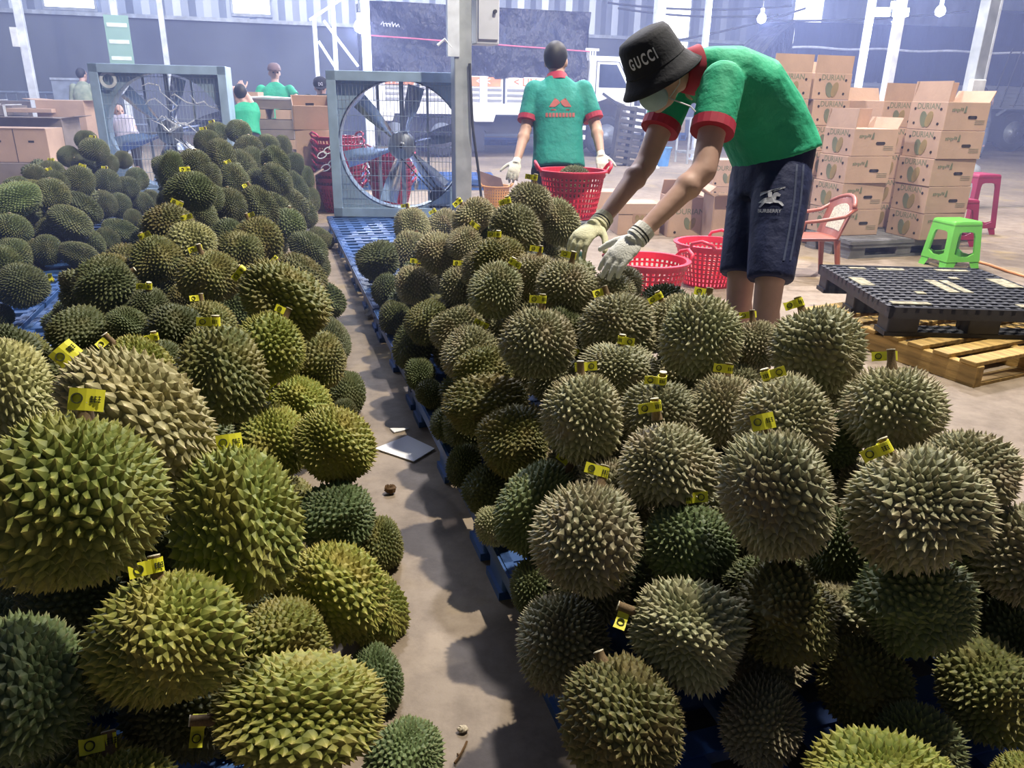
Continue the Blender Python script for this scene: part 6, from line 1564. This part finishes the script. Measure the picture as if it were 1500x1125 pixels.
('F',-2.412,3.666,0.335,0.127,0.114,0.721,-0.273,0.619,0.152,'d',1,'yellow-tagged dark green durian lying, second from left in second row from front, far left pile'),
('F',-2.575,3.775,0.379,0.144,0.110,0.955,0.063,0.112,0.268,'d',0,'untagged dark green durian, first from left in second row from front, far left pile'),
('F',-2.512,3.613,0.195,0.060,0.060,0.955,-0.062,0.076,0.280,'d',0,'untagged dark green durian, alone in first row from front, far left pile'),
]
BURIED=[
('R',0.65,2.46,0.26,0.096),
('R',0.24,2.85,0.26,0.083),
('F',-3.54,5.84,0.40,0.091),
('L',-1.35,2.49,0.41,0.092),
('L',-0.87,1.24,0.58,0.084),
('L',-2.17,4.20,0.25,0.086),
('R',-0.56,3.78,0.25,0.088),
('F',-3.86,6.25,0.23,0.100),
('L',-1.32,3.32,0.24,0.093),
('R',-0.39,3.49,0.56,0.085),
('R',0.26,3.09,0.57,0.082),
('R',0.25,3.74,0.24,0.093),
('L',-1.55,2.10,0.25,0.096),
('L',-1.79,3.16,0.41,0.094),
('R',0.04,4.00,0.26,0.083),
('R',0.84,1.40,0.23,0.096),
('R',0.42,2.11,0.40,0.092),
('F',-3.17,5.03,0.56,0.099),
('L',-2.19,4.39,0.26,0.084),
('F',-3.44,6.24,0.43,0.091),
('R',0.74,2.14,0.23,0.092),
('R',-0.16,3.65,0.25,0.092),
('R',-0.40,3.88,0.24,0.088),
('R',0.17,4.09,0.41,0.084),
('R',-0.57,3.97,0.24,0.082),
('L',-1.69,3.12,0.23,0.087),
('L',-0.98,2.51,0.25,0.098),
('R',-0.34,3.26,0.23,0.087),
('L',-2.07,4.60,0.26,0.097),
('R',0.09,2.73,0.26,0.085),
('F',-4.21,6.98,0.56,0.094),
('R',-0.29,3.13,0.40,0.093),
('L',-1.59,4.38,0.55,0.095),
('L',-1.90,4.12,0.58,0.090),
('L',-1.83,3.41,0.25,0.100),
('F',-3.50,5.45,0.57,0.082),
('L',-1.86,5.93,0.12,0.096),
('L',-1.90,4.40,0.26,0.088),
('F',-3.95,6.46,0.57,0.096),
('R',-0.17,3.27,0.26,0.095),
('R',-0.49,4.18,0.26,0.091),
('L',-1.92,3.58,0.25,0.087),
('R',0.15,3.49,0.71,0.093),
('F',-3.45,5.49,0.40,0.084),
('L',-1.14,3.08,0.26,0.084),
('F',-3.23,5.49,0.24,0.093),
('F',-4.19,6.81,0.55,0.084),
('R',0.36,3.13,0.40,0.099),
('F',-3.71,6.04,0.42,0.091),
('L',-1.51,2.84,0.42,0.090),
('L',-2.86,6.57,0.70,0.091),
('F',-3.88,7.14,0.41,0.095),
('R',-0.42,4.55,0.24,0.089),
('R',0.15,3.28,0.41,0.082),
('L',-1.75,2.95,0.26,0.093),
('F',-3.28,5.10,0.25,0.095),
('F',-3.61,6.55,0.41,0.084),
('L',-1.64,2.78,0.26,0.085),
('F',-3.67,6.04,0.24,0.098),
('L',-1.55,4.22,0.24,0.085),
('F',-4.22,6.97,0.25,0.084),
('L',-2.84,6.41,0.57,0.098),
('R',-0.48,3.71,0.42,0.082),
('R',0.17,4.14,0.25,0.091),
('L',-1.42,3.02,0.41,0.082),
('L',-1.99,5.50,0.41,0.083),
('R',-0.42,3.87,0.42,0.083),
('L',-2.29,6.49,0.24,0.091),
('L',-1.95,5.15,0.70,0.087),
('L',-1.63,3.49,0.57,0.085),
('R',0.06,4.49,0.40,0.090),
('R',-0.20,3.87,0.55,0.093),
('L',-1.75,4.94,0.56,0.093),
('L',-1.69,3.55,0.26,0.086),
('L',-2.12,4.84,0.23,0.093),
('F',-3.38,5.79,0.25,0.095),
('F',-4.34,6.88,0.24,0.083),
('F',-3.20,5.28,0.24,0.097),
('L',-1.77,3.82,0.55,0.084),
('L',-1.61,4.07,0.55,0.088),
('F',-3.26,5.67,0.24,0.086),
('L',-2.53,6.68,0.41,0.098),
('L',-2.36,6.78,0.26,0.099),
('L',-1.41,4.05,0.28,0.085),
('L',-1.91,5.26,0.40,0.088),
('L',-2.78,6.73,0.70,0.083),
('L',-1.73,4.83,0.40,0.096),
('L',-2.05,5.67,0.70,0.089),
('L',-2.19,6.02,0.25,0.096),
('L',-1.55,3.24,0.55,0.089),
('R',-0.06,3.58,0.57,0.098),
('F',-3.37,5.64,0.56,0.085),
('L',-2.67,7.16,0.40,0.082),
('R',0.25,3.42,0.40,0.091),
('F',-3.63,5.58,0.24,0.099),
('F',-3.59,6.40,0.42,0.090),
('L',-1.93,4.92,0.70,0.083),
('R',0.22,3.96,0.23,0.098),
('F',-4.05,6.39,0.25,0.087),
('L',-2.48,5.64,0.57,0.093),
('L',-2.13,5.83,0.55,0.096),
('F',-3.40,5.30,0.26,0.089),
('R',-0.31,3.63,0.55,0.083),
('F',-3.59,6.50,0.56,0.096),
('R',-0.07,3.80,0.26,0.083),
('F',-3.74,7.07,0.40,0.083),
('R',-0.31,4.42,0.41,0.092),
('F',-3.76,6.24,0.55,0.088),
('R',-0.16,4.31,0.42,0.087),
('L',-1.57,4.41,0.25,0.088),
('R',-0.41,5.02,0.24,0.098),
('R',-0.83,4.96,0.26,0.096),
('L',-1.91,4.94,0.42,0.094),
('L',-1.69,4.54,0.56,0.084),
('R',-0.84,4.59,0.25,0.086),
('F',-3.46,5.47,0.24,0.099),
('L',-1.68,4.57,0.24,0.082),
('F',-3.45,5.11,0.24,0.087),
('L',-2.35,6.00,0.57,0.099),
('L',-1.93,5.50,0.57,0.091),
('L',-1.99,5.51,0.71,0.088),
('L',-2.50,6.24,0.26,0.098),
('L',-2.47,6.42,0.23,0.099),
('F',-3.54,6.26,0.56,0.092),
('F',-3.55,6.38,0.25,0.093),
('F',-4.30,6.87,0.41,0.093),
('L',-2.38,7.01,0.26,0.094),
('L',-2.33,6.22,0.24,0.084),
('L',-2.63,6.70,0.25,0.087),
('F',-3.98,6.97,0.40,0.089),
('F',-4.07,6.88,0.24,0.089),
('F',-3.64,6.81,0.24,0.084),
('L',-2.51,7.16,0.72,0.086),
('R',1.14,1.41,0.24,0.082),
('R',-0.87,4.73,0.25,0.085),
('R',-0.12,2.96,0.24,0.097),
('R',-0.55,4.32,0.26,0.082),
('R',0.14,3.30,0.24,0.095),
('R',0.05,3.64,0.43,0.085),
('R',0.17,1.73,0.24,0.099),
('R',0.97,1.65,0.41,0.096),
('R',0.71,1.97,0.25,0.090),
('R',-0.44,4.76,0.25,0.090),
('R',0.85,1.59,0.25,0.094),
('R',-0.04,4.13,0.42,0.092),
('R',0.45,2.87,0.25,0.092),
('R',-0.28,4.03,0.25,0.099),
('R',-0.63,4.99,0.25,0.096),
('R',-0.15,3.37,0.42,0.096),
('R',-0.26,4.49,0.23,0.083),
('R',0.18,2.59,0.26,0.090),
('R',-0.17,5.06,0.26,0.099),
('R',0.99,1.70,0.26,0.083),
('R',0.58,2.03,0.40,0.085),
('R',0.23,1.96,0.41,0.091),
('R',-0.09,4.10,0.26,0.088),
('R',0.37,2.51,0.40,0.098),
('R',0.43,2.54,0.24,0.086),
('R',0.12,2.70,0.42,0.093),
('R',0.05,3.93,0.41,0.099),
('R',-0.24,4.80,0.25,0.097),
('R',0.51,2.01,0.25,0.096),
('R',0.67,1.85,0.41,0.092),
('R',0.32,1.24,0.26,0.084),
('R',0.46,3.14,0.26,0.097),
('R',-0.03,4.62,0.25,0.087),
('R',0.98,1.50,0.23,0.082),
('R',-0.66,4.82,0.25,0.087),
('R',-0.02,3.39,0.57,0.087),
('R',-0.04,2.52,0.24,0.087),
('R',-0.02,3.87,0.55,0.094),
('R',-0.22,3.87,0.24,0.087),
('R',0.43,3.28,0.40,0.087),
('R',0.55,2.27,0.26,0.084),
('R',-0.24,3.95,0.42,0.089),
('R',0.42,1.83,0.42,0.086),
('R',0.09,3.28,0.55,0.083),
('R',-0.41,3.55,0.23,0.093),
('R',-0.03,3.50,0.42,0.086),
('R',-0.23,4.17,0.43,0.090),
('R',0.21,2.88,0.55,0.083),
('R',0.48,2.98,0.41,0.085),
('R',0.26,2.44,0.24,0.090),
('R',0.56,2.11,0.58,0.096),
('R',-0.46,4.41,0.40,0.084),
('R',-0.16,3.78,0.42,0.082),
('R',1.19,1.45,0.40,0.085),
('R',0.42,2.71,0.42,0.096),
('R',-0.07,3.14,0.56,0.092),
('R',0.25,3.89,0.40,0.085),
('R',0.05,3.63,0.70,0.082),
('R',-0.25,4.19,0.24,0.083),
('R',-0.38,4.24,0.43,0.095),
('L',-3.07,7.27,0.42,0.099),
('L',-1.00,2.19,0.23,0.083),
('L',-1.82,4.64,0.57,0.092),
('L',-1.83,4.75,0.25,0.083),
('L',-2.16,5.28,0.41,0.093),
('L',-1.51,3.41,0.26,0.099),
('L',-1.39,2.76,0.26,0.092),
('L',-2.80,6.92,0.57,0.087),
('L',-1.48,4.48,0.10,0.099),
('L',-2.82,7.08,0.26,0.088),
('L',-2.25,4.70,0.24,0.090),
('L',-2.38,5.89,0.70,0.095),
('L',-2.83,6.25,0.25,0.092),
('L',-2.38,4.94,0.23,0.086),
('L',-2.62,6.59,0.72,0.085),
('L',-2.97,6.75,0.41,0.087),
('L',-2.48,6.84,0.56,0.090),
('L',-1.86,5.57,0.09,0.082),
('L',-0.95,1.54,0.26,0.095),
('L',-2.19,5.93,0.40,0.092),
('L',-2.64,6.40,0.41,0.096),
('L',-2.04,4.54,0.56,0.083),
('L',-1.60,3.77,0.55,0.089),
('L',-1.25,1.77,0.25,0.097),
('L',-2.18,5.42,0.72,0.095),
('L',-2.63,7.20,0.56,0.085),
('L',-2.68,6.00,0.41,0.084),
('L',-1.45,1.96,0.26,0.089),
('L',-1.35,3.16,0.25,0.093),
('L',-1.66,5.00,0.27,0.088),
('L',-2.48,5.48,0.24,0.082),
('L',-1.12,2.30,0.26,0.099),
('L',-1.53,3.94,0.42,0.083),
('L',-1.90,5.12,0.26,0.091),
('L',-1.74,5.41,0.10,0.090),
('L',-1.28,2.25,0.23,0.100),
('L',-1.26,2.02,0.24,0.085),
('L',-2.25,6.98,0.12,0.099),
('L',-2.15,6.83,0.12,0.084),
('L',-2.44,5.27,0.25,0.100),
('L',-1.36,2.60,0.25,0.095),
('L',-2.41,5.30,0.41,0.088),
('L',-2.35,6.66,0.55,0.087),
('L',-2.15,6.60,0.09,0.093),
('L',-3.03,7.30,0.23,0.098),
('L',-1.90,4.56,0.25,0.089),
('L',-2.02,4.53,0.40,0.091),
('L',-2.09,5.35,0.58,0.099),
('L',-1.56,4.69,0.10,0.092),
('L',-2.30,6.11,0.70,0.098),
('L',-2.63,6.49,0.26,0.095),
('L',-2.06,6.20,0.11,0.095),
('L',-2.29,7.26,0.09,0.083),
('L',-0.96,1.43,0.42,0.086),
('L',-2.10,5.00,0.26,0.090),
('L',-1.96,5.36,0.24,0.084),
('L',-2.10,5.43,0.25,0.090),
('L',-1.07,2.85,0.23,0.082),
('L',-2.79,6.82,0.26,0.100),
('L',-0.91,1.93,0.40,0.099),
('L',-2.19,5.09,0.42,0.092),
('L',-1.67,4.89,0.09,0.098),
('L',-1.63,4.63,0.40,0.091),
('L',-1.31,3.94,0.10,0.089),
('L',-2.18,6.25,0.41,0.086),
('L',-0.87,1.52,0.57,0.098),
('L',-2.84,7.16,0.42,0.092),
('L',-2.23,5.85,0.24,0.091),
('L',-2.09,4.75,0.58,0.089),
('L',-1.41,3.00,0.26,0.091),
('L',-2.55,7.04,0.25,0.082),
('L',-2.29,5.68,0.26,0.100),
('L',-1.34,4.17,0.12,0.095),
('L',-2.65,6.96,0.73,0.094),
('L',-2.90,6.54,0.24,0.087),
('L',-1.53,3.10,0.24,0.082),
('L',-1.75,5.19,0.10,0.098),
('L',-1.73,4.41,0.25,0.088),
('L',-2.12,5.16,0.24,0.096),
('L',-1.64,3.27,0.25,0.085),
('L',-2.27,6.49,0.71,0.090),
('L',-2.48,6.33,0.42,0.090),
('L',-1.69,4.23,0.55,0.088),
('L',-2.34,6.10,0.42,0.091),
('L',-2.99,6.90,0.55,0.084),
('L',-0.79,2.09,0.10,0.089),
('L',-1.94,4.26,0.41,0.086),
('L',-0.84,2.27,0.09,0.093),
('L',-2.91,6.73,0.55,0.099),
('L',-1.36,3.17,0.43,0.086),
('L',-2.56,5.63,0.26,0.097),
('L',-2.88,6.59,0.41,0.092),
('L',-1.19,2.73,0.23,0.097),
('L',-1.71,4.19,0.24,0.096),
('L',-0.71,1.80,0.09,0.086),
('L',-1.52,3.69,0.41,0.085),
('L',-2.43,6.98,0.72,0.099),
('L',-2.17,4.98,0.57,0.092),
('L',-1.94,6.06,0.11,0.082),
('L',-1.03,2.67,0.24,0.099),
('L',-3.03,6.88,0.24,0.082),
('L',-1.23,1.74,0.56,0.083),
('L',-2.38,5.85,0.26,0.083),
('L',-1.88,3.17,0.26,0.087),
('L',-1.87,3.46,0.42,0.095),
('L',-2.50,5.92,0.57,0.095),
('L',-2.23,5.82,0.70,0.087),
('L',-2.32,5.14,0.24,0.099),
('L',-2.71,6.08,0.25,0.093),
('L',-2.62,6.88,0.24,0.086),
('L',-1.83,5.25,0.57,0.086),
('L',-2.59,5.78,0.41,0.092),
('L',-2.04,6.45,0.09,0.089),
('L',-2.62,6.28,0.56,0.097),
('L',-3.03,7.16,0.55,0.099),
('L',-2.45,7.25,0.56,0.095),
('L',-2.63,7.43,0.42,0.088),
('L',-2.44,6.08,0.23,0.085),
('L',-1.64,4.30,0.41,0.087),
('L',-1.86,4.29,0.58,0.097),
('L',-2.01,6.10,0.27,0.098),
('L',-3.07,7.13,0.26,0.091),
('L',-0.59,1.04,0.41,0.085),
('L',-1.21,2.94,0.24,0.085),
('L',-1.29,1.71,0.40,0.086),
('L',-2.69,6.81,0.42,0.085),
('L',-2.66,6.13,0.70,0.088),
('L',-1.68,4.81,0.25,0.092),
('L',-2.00,5.85,0.25,0.087),
('L',-1.78,4.68,0.42,0.085),
('L',-0.87,1.68,0.55,0.087),
('L',-0.82,1.30,0.41,0.097),
('L',-2.40,5.46,0.40,0.091),
('L',-2.38,6.82,0.43,0.092),
('L',-2.64,7.41,0.26,0.084),
('L',-1.24,3.50,0.09,0.087),
('L',-1.56,2.93,0.25,0.086),
('L',-1.66,5.05,0.11,0.084),
('L',-2.73,6.70,0.55,0.085),
('L',-1.51,2.14,0.42,0.092),
('L',-2.67,6.49,0.56,0.086),
('L',-2.54,7.46,0.55,0.082),
('L',-1.90,4.48,0.56,0.088),
('L',-1.44,1.99,0.43,0.083),
('L',-1.48,4.19,0.40,0.087),
('L',-2.14,6.54,0.27,0.094),
('L',-1.07,1.90,0.26,0.094),
('L',-2.30,5.67,0.55,0.083),
('L',-2.40,5.95,0.40,0.086),
('L',-2.40,5.51,0.71,0.085),
('L',-2.21,5.59,0.73,0.096),
('L',-0.93,2.13,0.41,0.087),
('L',-2.29,5.45,0.26,0.090),
('L',-1.15,1.62,0.40,0.083),
('L',-2.69,6.17,0.43,0.085),
('L',-1.21,2.67,0.40,0.099),
('L',-2.01,4.79,0.72,0.092),
('L',-0.77,1.77,0.25,0.083),
('L',-2.44,5.62,0.41,0.085),
('L',-1.94,5.74,0.11,0.095),
('L',-1.90,4.78,0.56,0.090),
('L',-2.50,6.00,0.72,0.083),
('L',-2.74,5.92,0.26,0.089),
('L',-2.31,6.33,0.42,0.091),
('L',-2.76,7.08,0.56,0.085),
('L',-2.46,7.48,0.28,0.085),
('L',-2.85,6.86,0.40,0.083),
('L',-2.08,4.86,0.41,0.096),
('L',-2.02,4.92,0.58,0.084),
('L',-2.80,6.42,0.24,0.092),
('L',-2.61,6.06,0.56,0.083),
('L',-0.82,0.98,0.26,0.095),
('L',-2.43,7.32,0.26,0.087),
('L',-2.95,6.71,0.23,0.084),
('L',-0.93,2.33,0.42,0.088),
('L',-2.77,7.23,0.55,0.082),
('F',-3.40,6.01,0.25,0.086),
('F',-3.95,7.03,0.24,0.094),
('F',-3.26,4.85,0.41,0.090),
('F',-3.57,5.26,0.26,0.094),
('F',-4.42,6.74,0.23,0.099),
('F',-3.69,7.00,0.25,0.095),
('F',-3.89,6.43,0.40,0.098),
('F',-4.47,6.96,0.23,0.087),
('F',-3.04,4.55,0.23,0.096),
('F',-4.19,6.31,0.25,0.096),
('F',-4.22,6.52,0.24,0.088),
('F',-4.15,7.06,0.41,0.099),
('F',-3.88,5.87,0.24,0.091),
('F',-3.62,5.74,0.26,0.086),
('F',-3.18,4.64,0.25,0.085),
('F',-3.38,4.92,0.24,0.093),
('F',-3.26,4.76,0.25,0.089),
('F',-4.06,6.06,0.42,0.089),
('F',-3.30,5.82,0.40,0.085),
('F',-3.52,6.19,0.25,0.099),
('F',-2.99,4.38,0.25,0.099),
('F',-4.07,6.01,0.24,0.082),
('F',-3.52,6.10,0.42,0.087),
('F',-3.94,6.59,0.40,0.092),
('F',-4.09,6.39,0.40,0.085),
('F',-4.24,6.73,0.41,0.083),
('F',-3.74,5.78,0.43,0.091),
('F',-2.76,4.10,0.26,0.082),
('F',-3.29,5.02,0.41,0.100),
('F',-3.79,6.59,0.26,0.083),
('F',-3.69,5.87,0.24,0.082),
('F',-4.63,6.92,0.24,0.084),
('F',-3.12,4.79,0.57,0.086),
('F',-3.22,5.54,0.41,0.096),
('F',-3.71,6.33,0.25,0.082),
('F',-4.03,6.24,0.24,0.087),
('F',-3.12,4.65,0.41,0.090),
('F',-3.45,5.33,0.41,0.093),
('F',-3.81,6.87,0.25,0.083),
('F',-3.68,5.40,0.23,0.091),
('F',-4.09,6.78,0.41,0.091),
('F',-3.74,6.38,0.43,0.084),
('F',-4.34,6.40,0.24,0.095),
]
FILL=[
('L',-0.550,1.026,0.263,0.092),
('L',-0.761,1.101,0.416,0.085),
('R',0.891,1.341,0.576,0.089),
('R',0.681,0.976,0.242,0.082),
('L',-0.751,1.139,0.253,0.094),
('L',-1.001,1.381,0.231,0.084),
('L',-0.653,1.361,0.425,0.098),
('R',0.496,1.200,0.245,0.086),
('R',0.346,1.419,0.236,0.098),
('L',-0.652,0.871,0.246,0.086),
('L',-0.937,1.765,0.232,0.096),
('L',-0.672,1.178,0.565,0.093),
('L',-0.757,1.510,0.395,0.092),
('L',-0.474,1.108,0.114,0.098),
('R',0.693,1.321,0.232,0.088),
('R',0.824,1.562,0.403,0.085),
('L',-0.785,1.351,0.249,0.098),
('L',-1.640,2.522,0.264,0.096),
('R',0.316,1.600,0.253,0.093),
('R',0.183,1.408,0.263,0.089),
('R',0.279,2.090,0.253,0.099),
('L',-0.940,1.177,0.250,0.093),
('R',0.251,1.720,0.412,0.087),
('R',0.489,1.417,0.411,0.082),
('L',-1.114,2.959,0.421,0.095),
('L',-0.571,1.412,0.092,0.086),
('R',0.230,1.520,0.408,0.097),
('L',-1.600,2.348,0.420,0.095),
('L',-0.829,2.105,0.258,0.082),
('L',-0.612,1.326,0.250,0.097),
('L',-0.694,1.524,0.238,0.099),
('L',-1.316,2.177,0.420,0.086),
('R',0.768,1.714,0.403,0.095),
('L',-1.583,2.754,0.546,0.091),
('R',0.690,2.182,0.409,0.098),
('R',0.587,2.646,0.265,0.099),
('R',0.200,3.819,0.563,0.089),
('R',0.161,1.923,0.250,0.092),
('R',0.504,2.260,0.421,0.095),
('L',-1.274,3.475,0.246,0.091),
('L',-0.561,1.592,0.114,0.098),
('R',0.534,2.658,0.552,0.088),
('R',0.156,2.338,0.546,0.085),
('L',-1.993,3.881,0.405,0.099),
('R',0.274,2.795,0.420,0.088),
('L',-1.393,1.991,0.566,0.083),
('L',-0.883,2.292,0.249,0.088),
('L',-0.802,1.769,0.418,0.096),
('R',0.152,3.504,0.548,0.091),
('L',-1.701,2.804,0.405,0.085),
('L',-1.303,3.663,0.257,0.096),
('R',-0.027,3.344,0.258,0.086),
('R',0.587,1.628,0.263,0.086),
('R',0.835,1.921,0.548,0.084),
('L',-0.665,2.004,0.095,0.086),
('R',-0.138,2.240,0.251,0.086),
('R',-0.033,2.757,0.413,0.086),
('R',0.680,1.474,0.234,0.086),
('L',-1.383,3.827,0.255,0.100),
('R',0.303,3.229,0.237,0.088),
('R',0.424,2.986,0.553,0.085),
('L',-0.915,2.450,0.091,0.099),
('R',0.847,1.326,0.406,0.086),
('L',-1.520,3.402,0.426,0.085),
('R',1.140,1.581,0.262,0.100),
('L',-1.862,3.993,0.244,0.095),
('R',0.509,1.403,0.234,0.089),
('R',0.721,2.344,0.418,0.087),
('R',0.347,2.271,0.554,0.097),
('R',0.261,3.554,0.232,0.093),
('R',0.812,1.785,0.251,0.089),
('L',-1.964,4.241,0.260,0.084),
('L',-2.019,4.053,0.258,0.089),
('L',-1.184,3.233,0.255,0.086),
('R',-0.179,2.571,0.248,0.083),
('R',0.279,2.962,0.418,0.086),
('L',-1.569,2.943,0.569,0.087),
('R',-0.248,3.073,0.232,0.098),
('R',0.190,4.068,0.566,0.086),
('R',-0.023,3.023,0.419,0.082),
('R',0.314,1.902,0.231,0.084),
('R',0.003,3.513,0.234,0.096),
('R',0.072,3.686,0.235,0.100),
('R',0.042,2.025,0.252,0.088),
('L',-2.125,4.392,0.418,0.086),
('L',-1.217,2.006,0.396,0.096),
('L',-1.898,3.742,0.400,0.088),
('L',-0.999,2.912,0.092,0.086),
('R',-0.153,2.923,0.427,0.088),
('L',-2.578,5.783,0.706,0.092),
('L',-1.758,3.853,0.240,0.094),
('F',-4.084,6.641,0.263,0.090),
('L',-2.239,4.759,0.426,0.097),
('R',0.054,2.239,0.241,0.100),
('R',0.062,2.345,0.417,0.086),
('R',0.107,4.349,0.417,0.088),
('L',-1.858,3.953,0.555,0.083),
('R',0.315,2.272,0.243,0.099),
('L',-0.918,2.788,0.097,0.085),
('L',-1.730,3.665,0.425,0.091),
('L',-1.488,2.582,0.407,0.092),
('R',-0.048,3.130,0.231,0.091),
('F',-3.582,5.602,0.572,0.082),
('R',0.703,2.302,0.234,0.097),
('R',0.233,2.635,0.563,0.090),
('L',-1.594,3.125,0.399,0.095),
('L',-0.868,1.616,0.402,0.084),
('R',0.073,2.896,0.422,0.099),
('L',-1.974,3.787,0.243,0.096),
('L',-2.369,5.033,0.400,0.090),
('F',-3.949,6.518,0.234,0.099),
('R',-0.327,3.680,0.404,0.098),
('L',-1.743,3.330,0.404,0.089),
('R',0.561,2.839,0.399,0.085),
('L',-2.386,4.793,0.243,0.085),
('R',0.023,3.170,0.421,0.092),
('R',-0.129,3.496,0.719,0.083),
('R',0.031,2.949,0.575,0.095),
]

rnd = random.Random(77)
DUR.append(('B', sp.x, sp.y + .02, sp.z + .205, .13, .105, .8, .35, .45, .1, 'd', 0, 'durian lying in the raised red basket behind the right pile'))
GRP['B'] = 'durians in baskets'
FLAGGED = {72: 1, 73: 1, 76: 1, 1: 0, 0: 1}
def set_mat(o, mat):
    if not o.data.materials: o.data.materials.append(mat)
    if o.data.materials[0] is not mat:
        o.material_slots[0].link = 'OBJECT'; o.material_slots[0].material = mat
for i, (pile, x, y, z, a, b, qw, qx, qy, qz, kind, tg, label) in enumerate(DUR):
    t = thing('durian', (x, y, z), label, 'durian', 0, GRP[pile])
    t.rotation_mode = 'QUATERNION'; t.rotation_quaternion = (qw, qx, qy, qz)
    pool = NED if kind in 'kK' or (kind == 'd' and pile == 'R') else (FINE if pile == 'F' or (kind == 'd' and y > 3) else PYR)
    me = rnd.choice(pool)
    h = bpy.data.objects.new('husk', me); COLL.objects.link(h); h.parent = t
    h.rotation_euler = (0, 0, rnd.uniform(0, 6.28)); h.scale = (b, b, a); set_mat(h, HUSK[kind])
    if tg:
        sb = .078      # stems and tags are about one size whatever the fruit
        hh = 1.36 if tg == 1 else 1.14
        lift = a * .93 - sb * (.75 if i == 8 else 1.1)
        def ch(nm, me_, mat_, par=t):
            o = bpy.data.objects.new(nm, me_); COLL.objects.link(o); o.parent = par
            if par is t: o.location = (0, 0, lift); o.scale = (sb, sb, sb)
            if not me_.materials: me_.materials.append(mat_)
            return o
        flag = FLAGGED.get(i, 0)
        if not flag:
            st = ch('stem', STEM[hh][0], BARK); ch('cut_face', STEM[hh][1], CUT, st)
        else:
            st = ch('stem', STEM[1.14][0], BARK); ch('cut_face', STEM[1.14][1], CUT, st)
        if tg == 1:
            tm = TAGS[5] if flag else TAGS[rnd.randrange(5)]
            to_ = ch('tag', tm[0], YEL); to_.rotation_euler = (rnd.uniform(-.12, .12), 0, rnd.uniform(-.35, .35)); ch('tag_print', tm[1], TINK, to_)
for i, (pile, x, y, z, r) in enumerate(FILL):
    kd = rnd.choice('dod') if pile != 'R' else rnd.choice('kkd')
    me = rnd.choice(NED if pile == 'R' else FINE if pile == 'F' else PYR)
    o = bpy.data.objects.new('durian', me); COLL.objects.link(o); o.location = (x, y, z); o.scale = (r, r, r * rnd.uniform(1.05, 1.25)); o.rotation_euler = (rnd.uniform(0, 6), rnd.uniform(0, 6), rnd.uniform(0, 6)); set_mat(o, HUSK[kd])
    tag(o, 'durian mostly hidden under other fruit inside the %s' % dict(R='right pile', L='left pile', F='far left pile')[pile], 'durian', dict(R='buried durians of the right pile', L='buried durians of the left pile', F='buried durians of the far left pile')[pile])
lowm = durian_mesh('low', 110, .15, 31, .2, .05); lv = [v.co.copy() for v in lowm.vertices]; lf = [tuple(p.vertices) for p in lowm.polygons]
for pile in 'RLF':
    m = MB()
    for (pl_, x, y, z, r) in BURIED:
        if pl_ != pile: continue
        m.add(lv, lf, Matrix.Translation((x, y, z)) @ Matrix.Rotation(rnd.uniform(0, 6), 4, 'X') @ Matrix.Rotation(rnd.uniform(0, 6), 4, 'Z') @ Matrix.Scale(r, 4))
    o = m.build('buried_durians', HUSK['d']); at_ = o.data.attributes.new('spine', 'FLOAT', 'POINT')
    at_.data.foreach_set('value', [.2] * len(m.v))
    tag(o, 'mass of buried durians filling the inside of the %s' % dict(R='right pile', L='left pile', F='far left pile')[pile], 'durians', None, 'stuff')
bpy.data.meshes.remove(lowm)
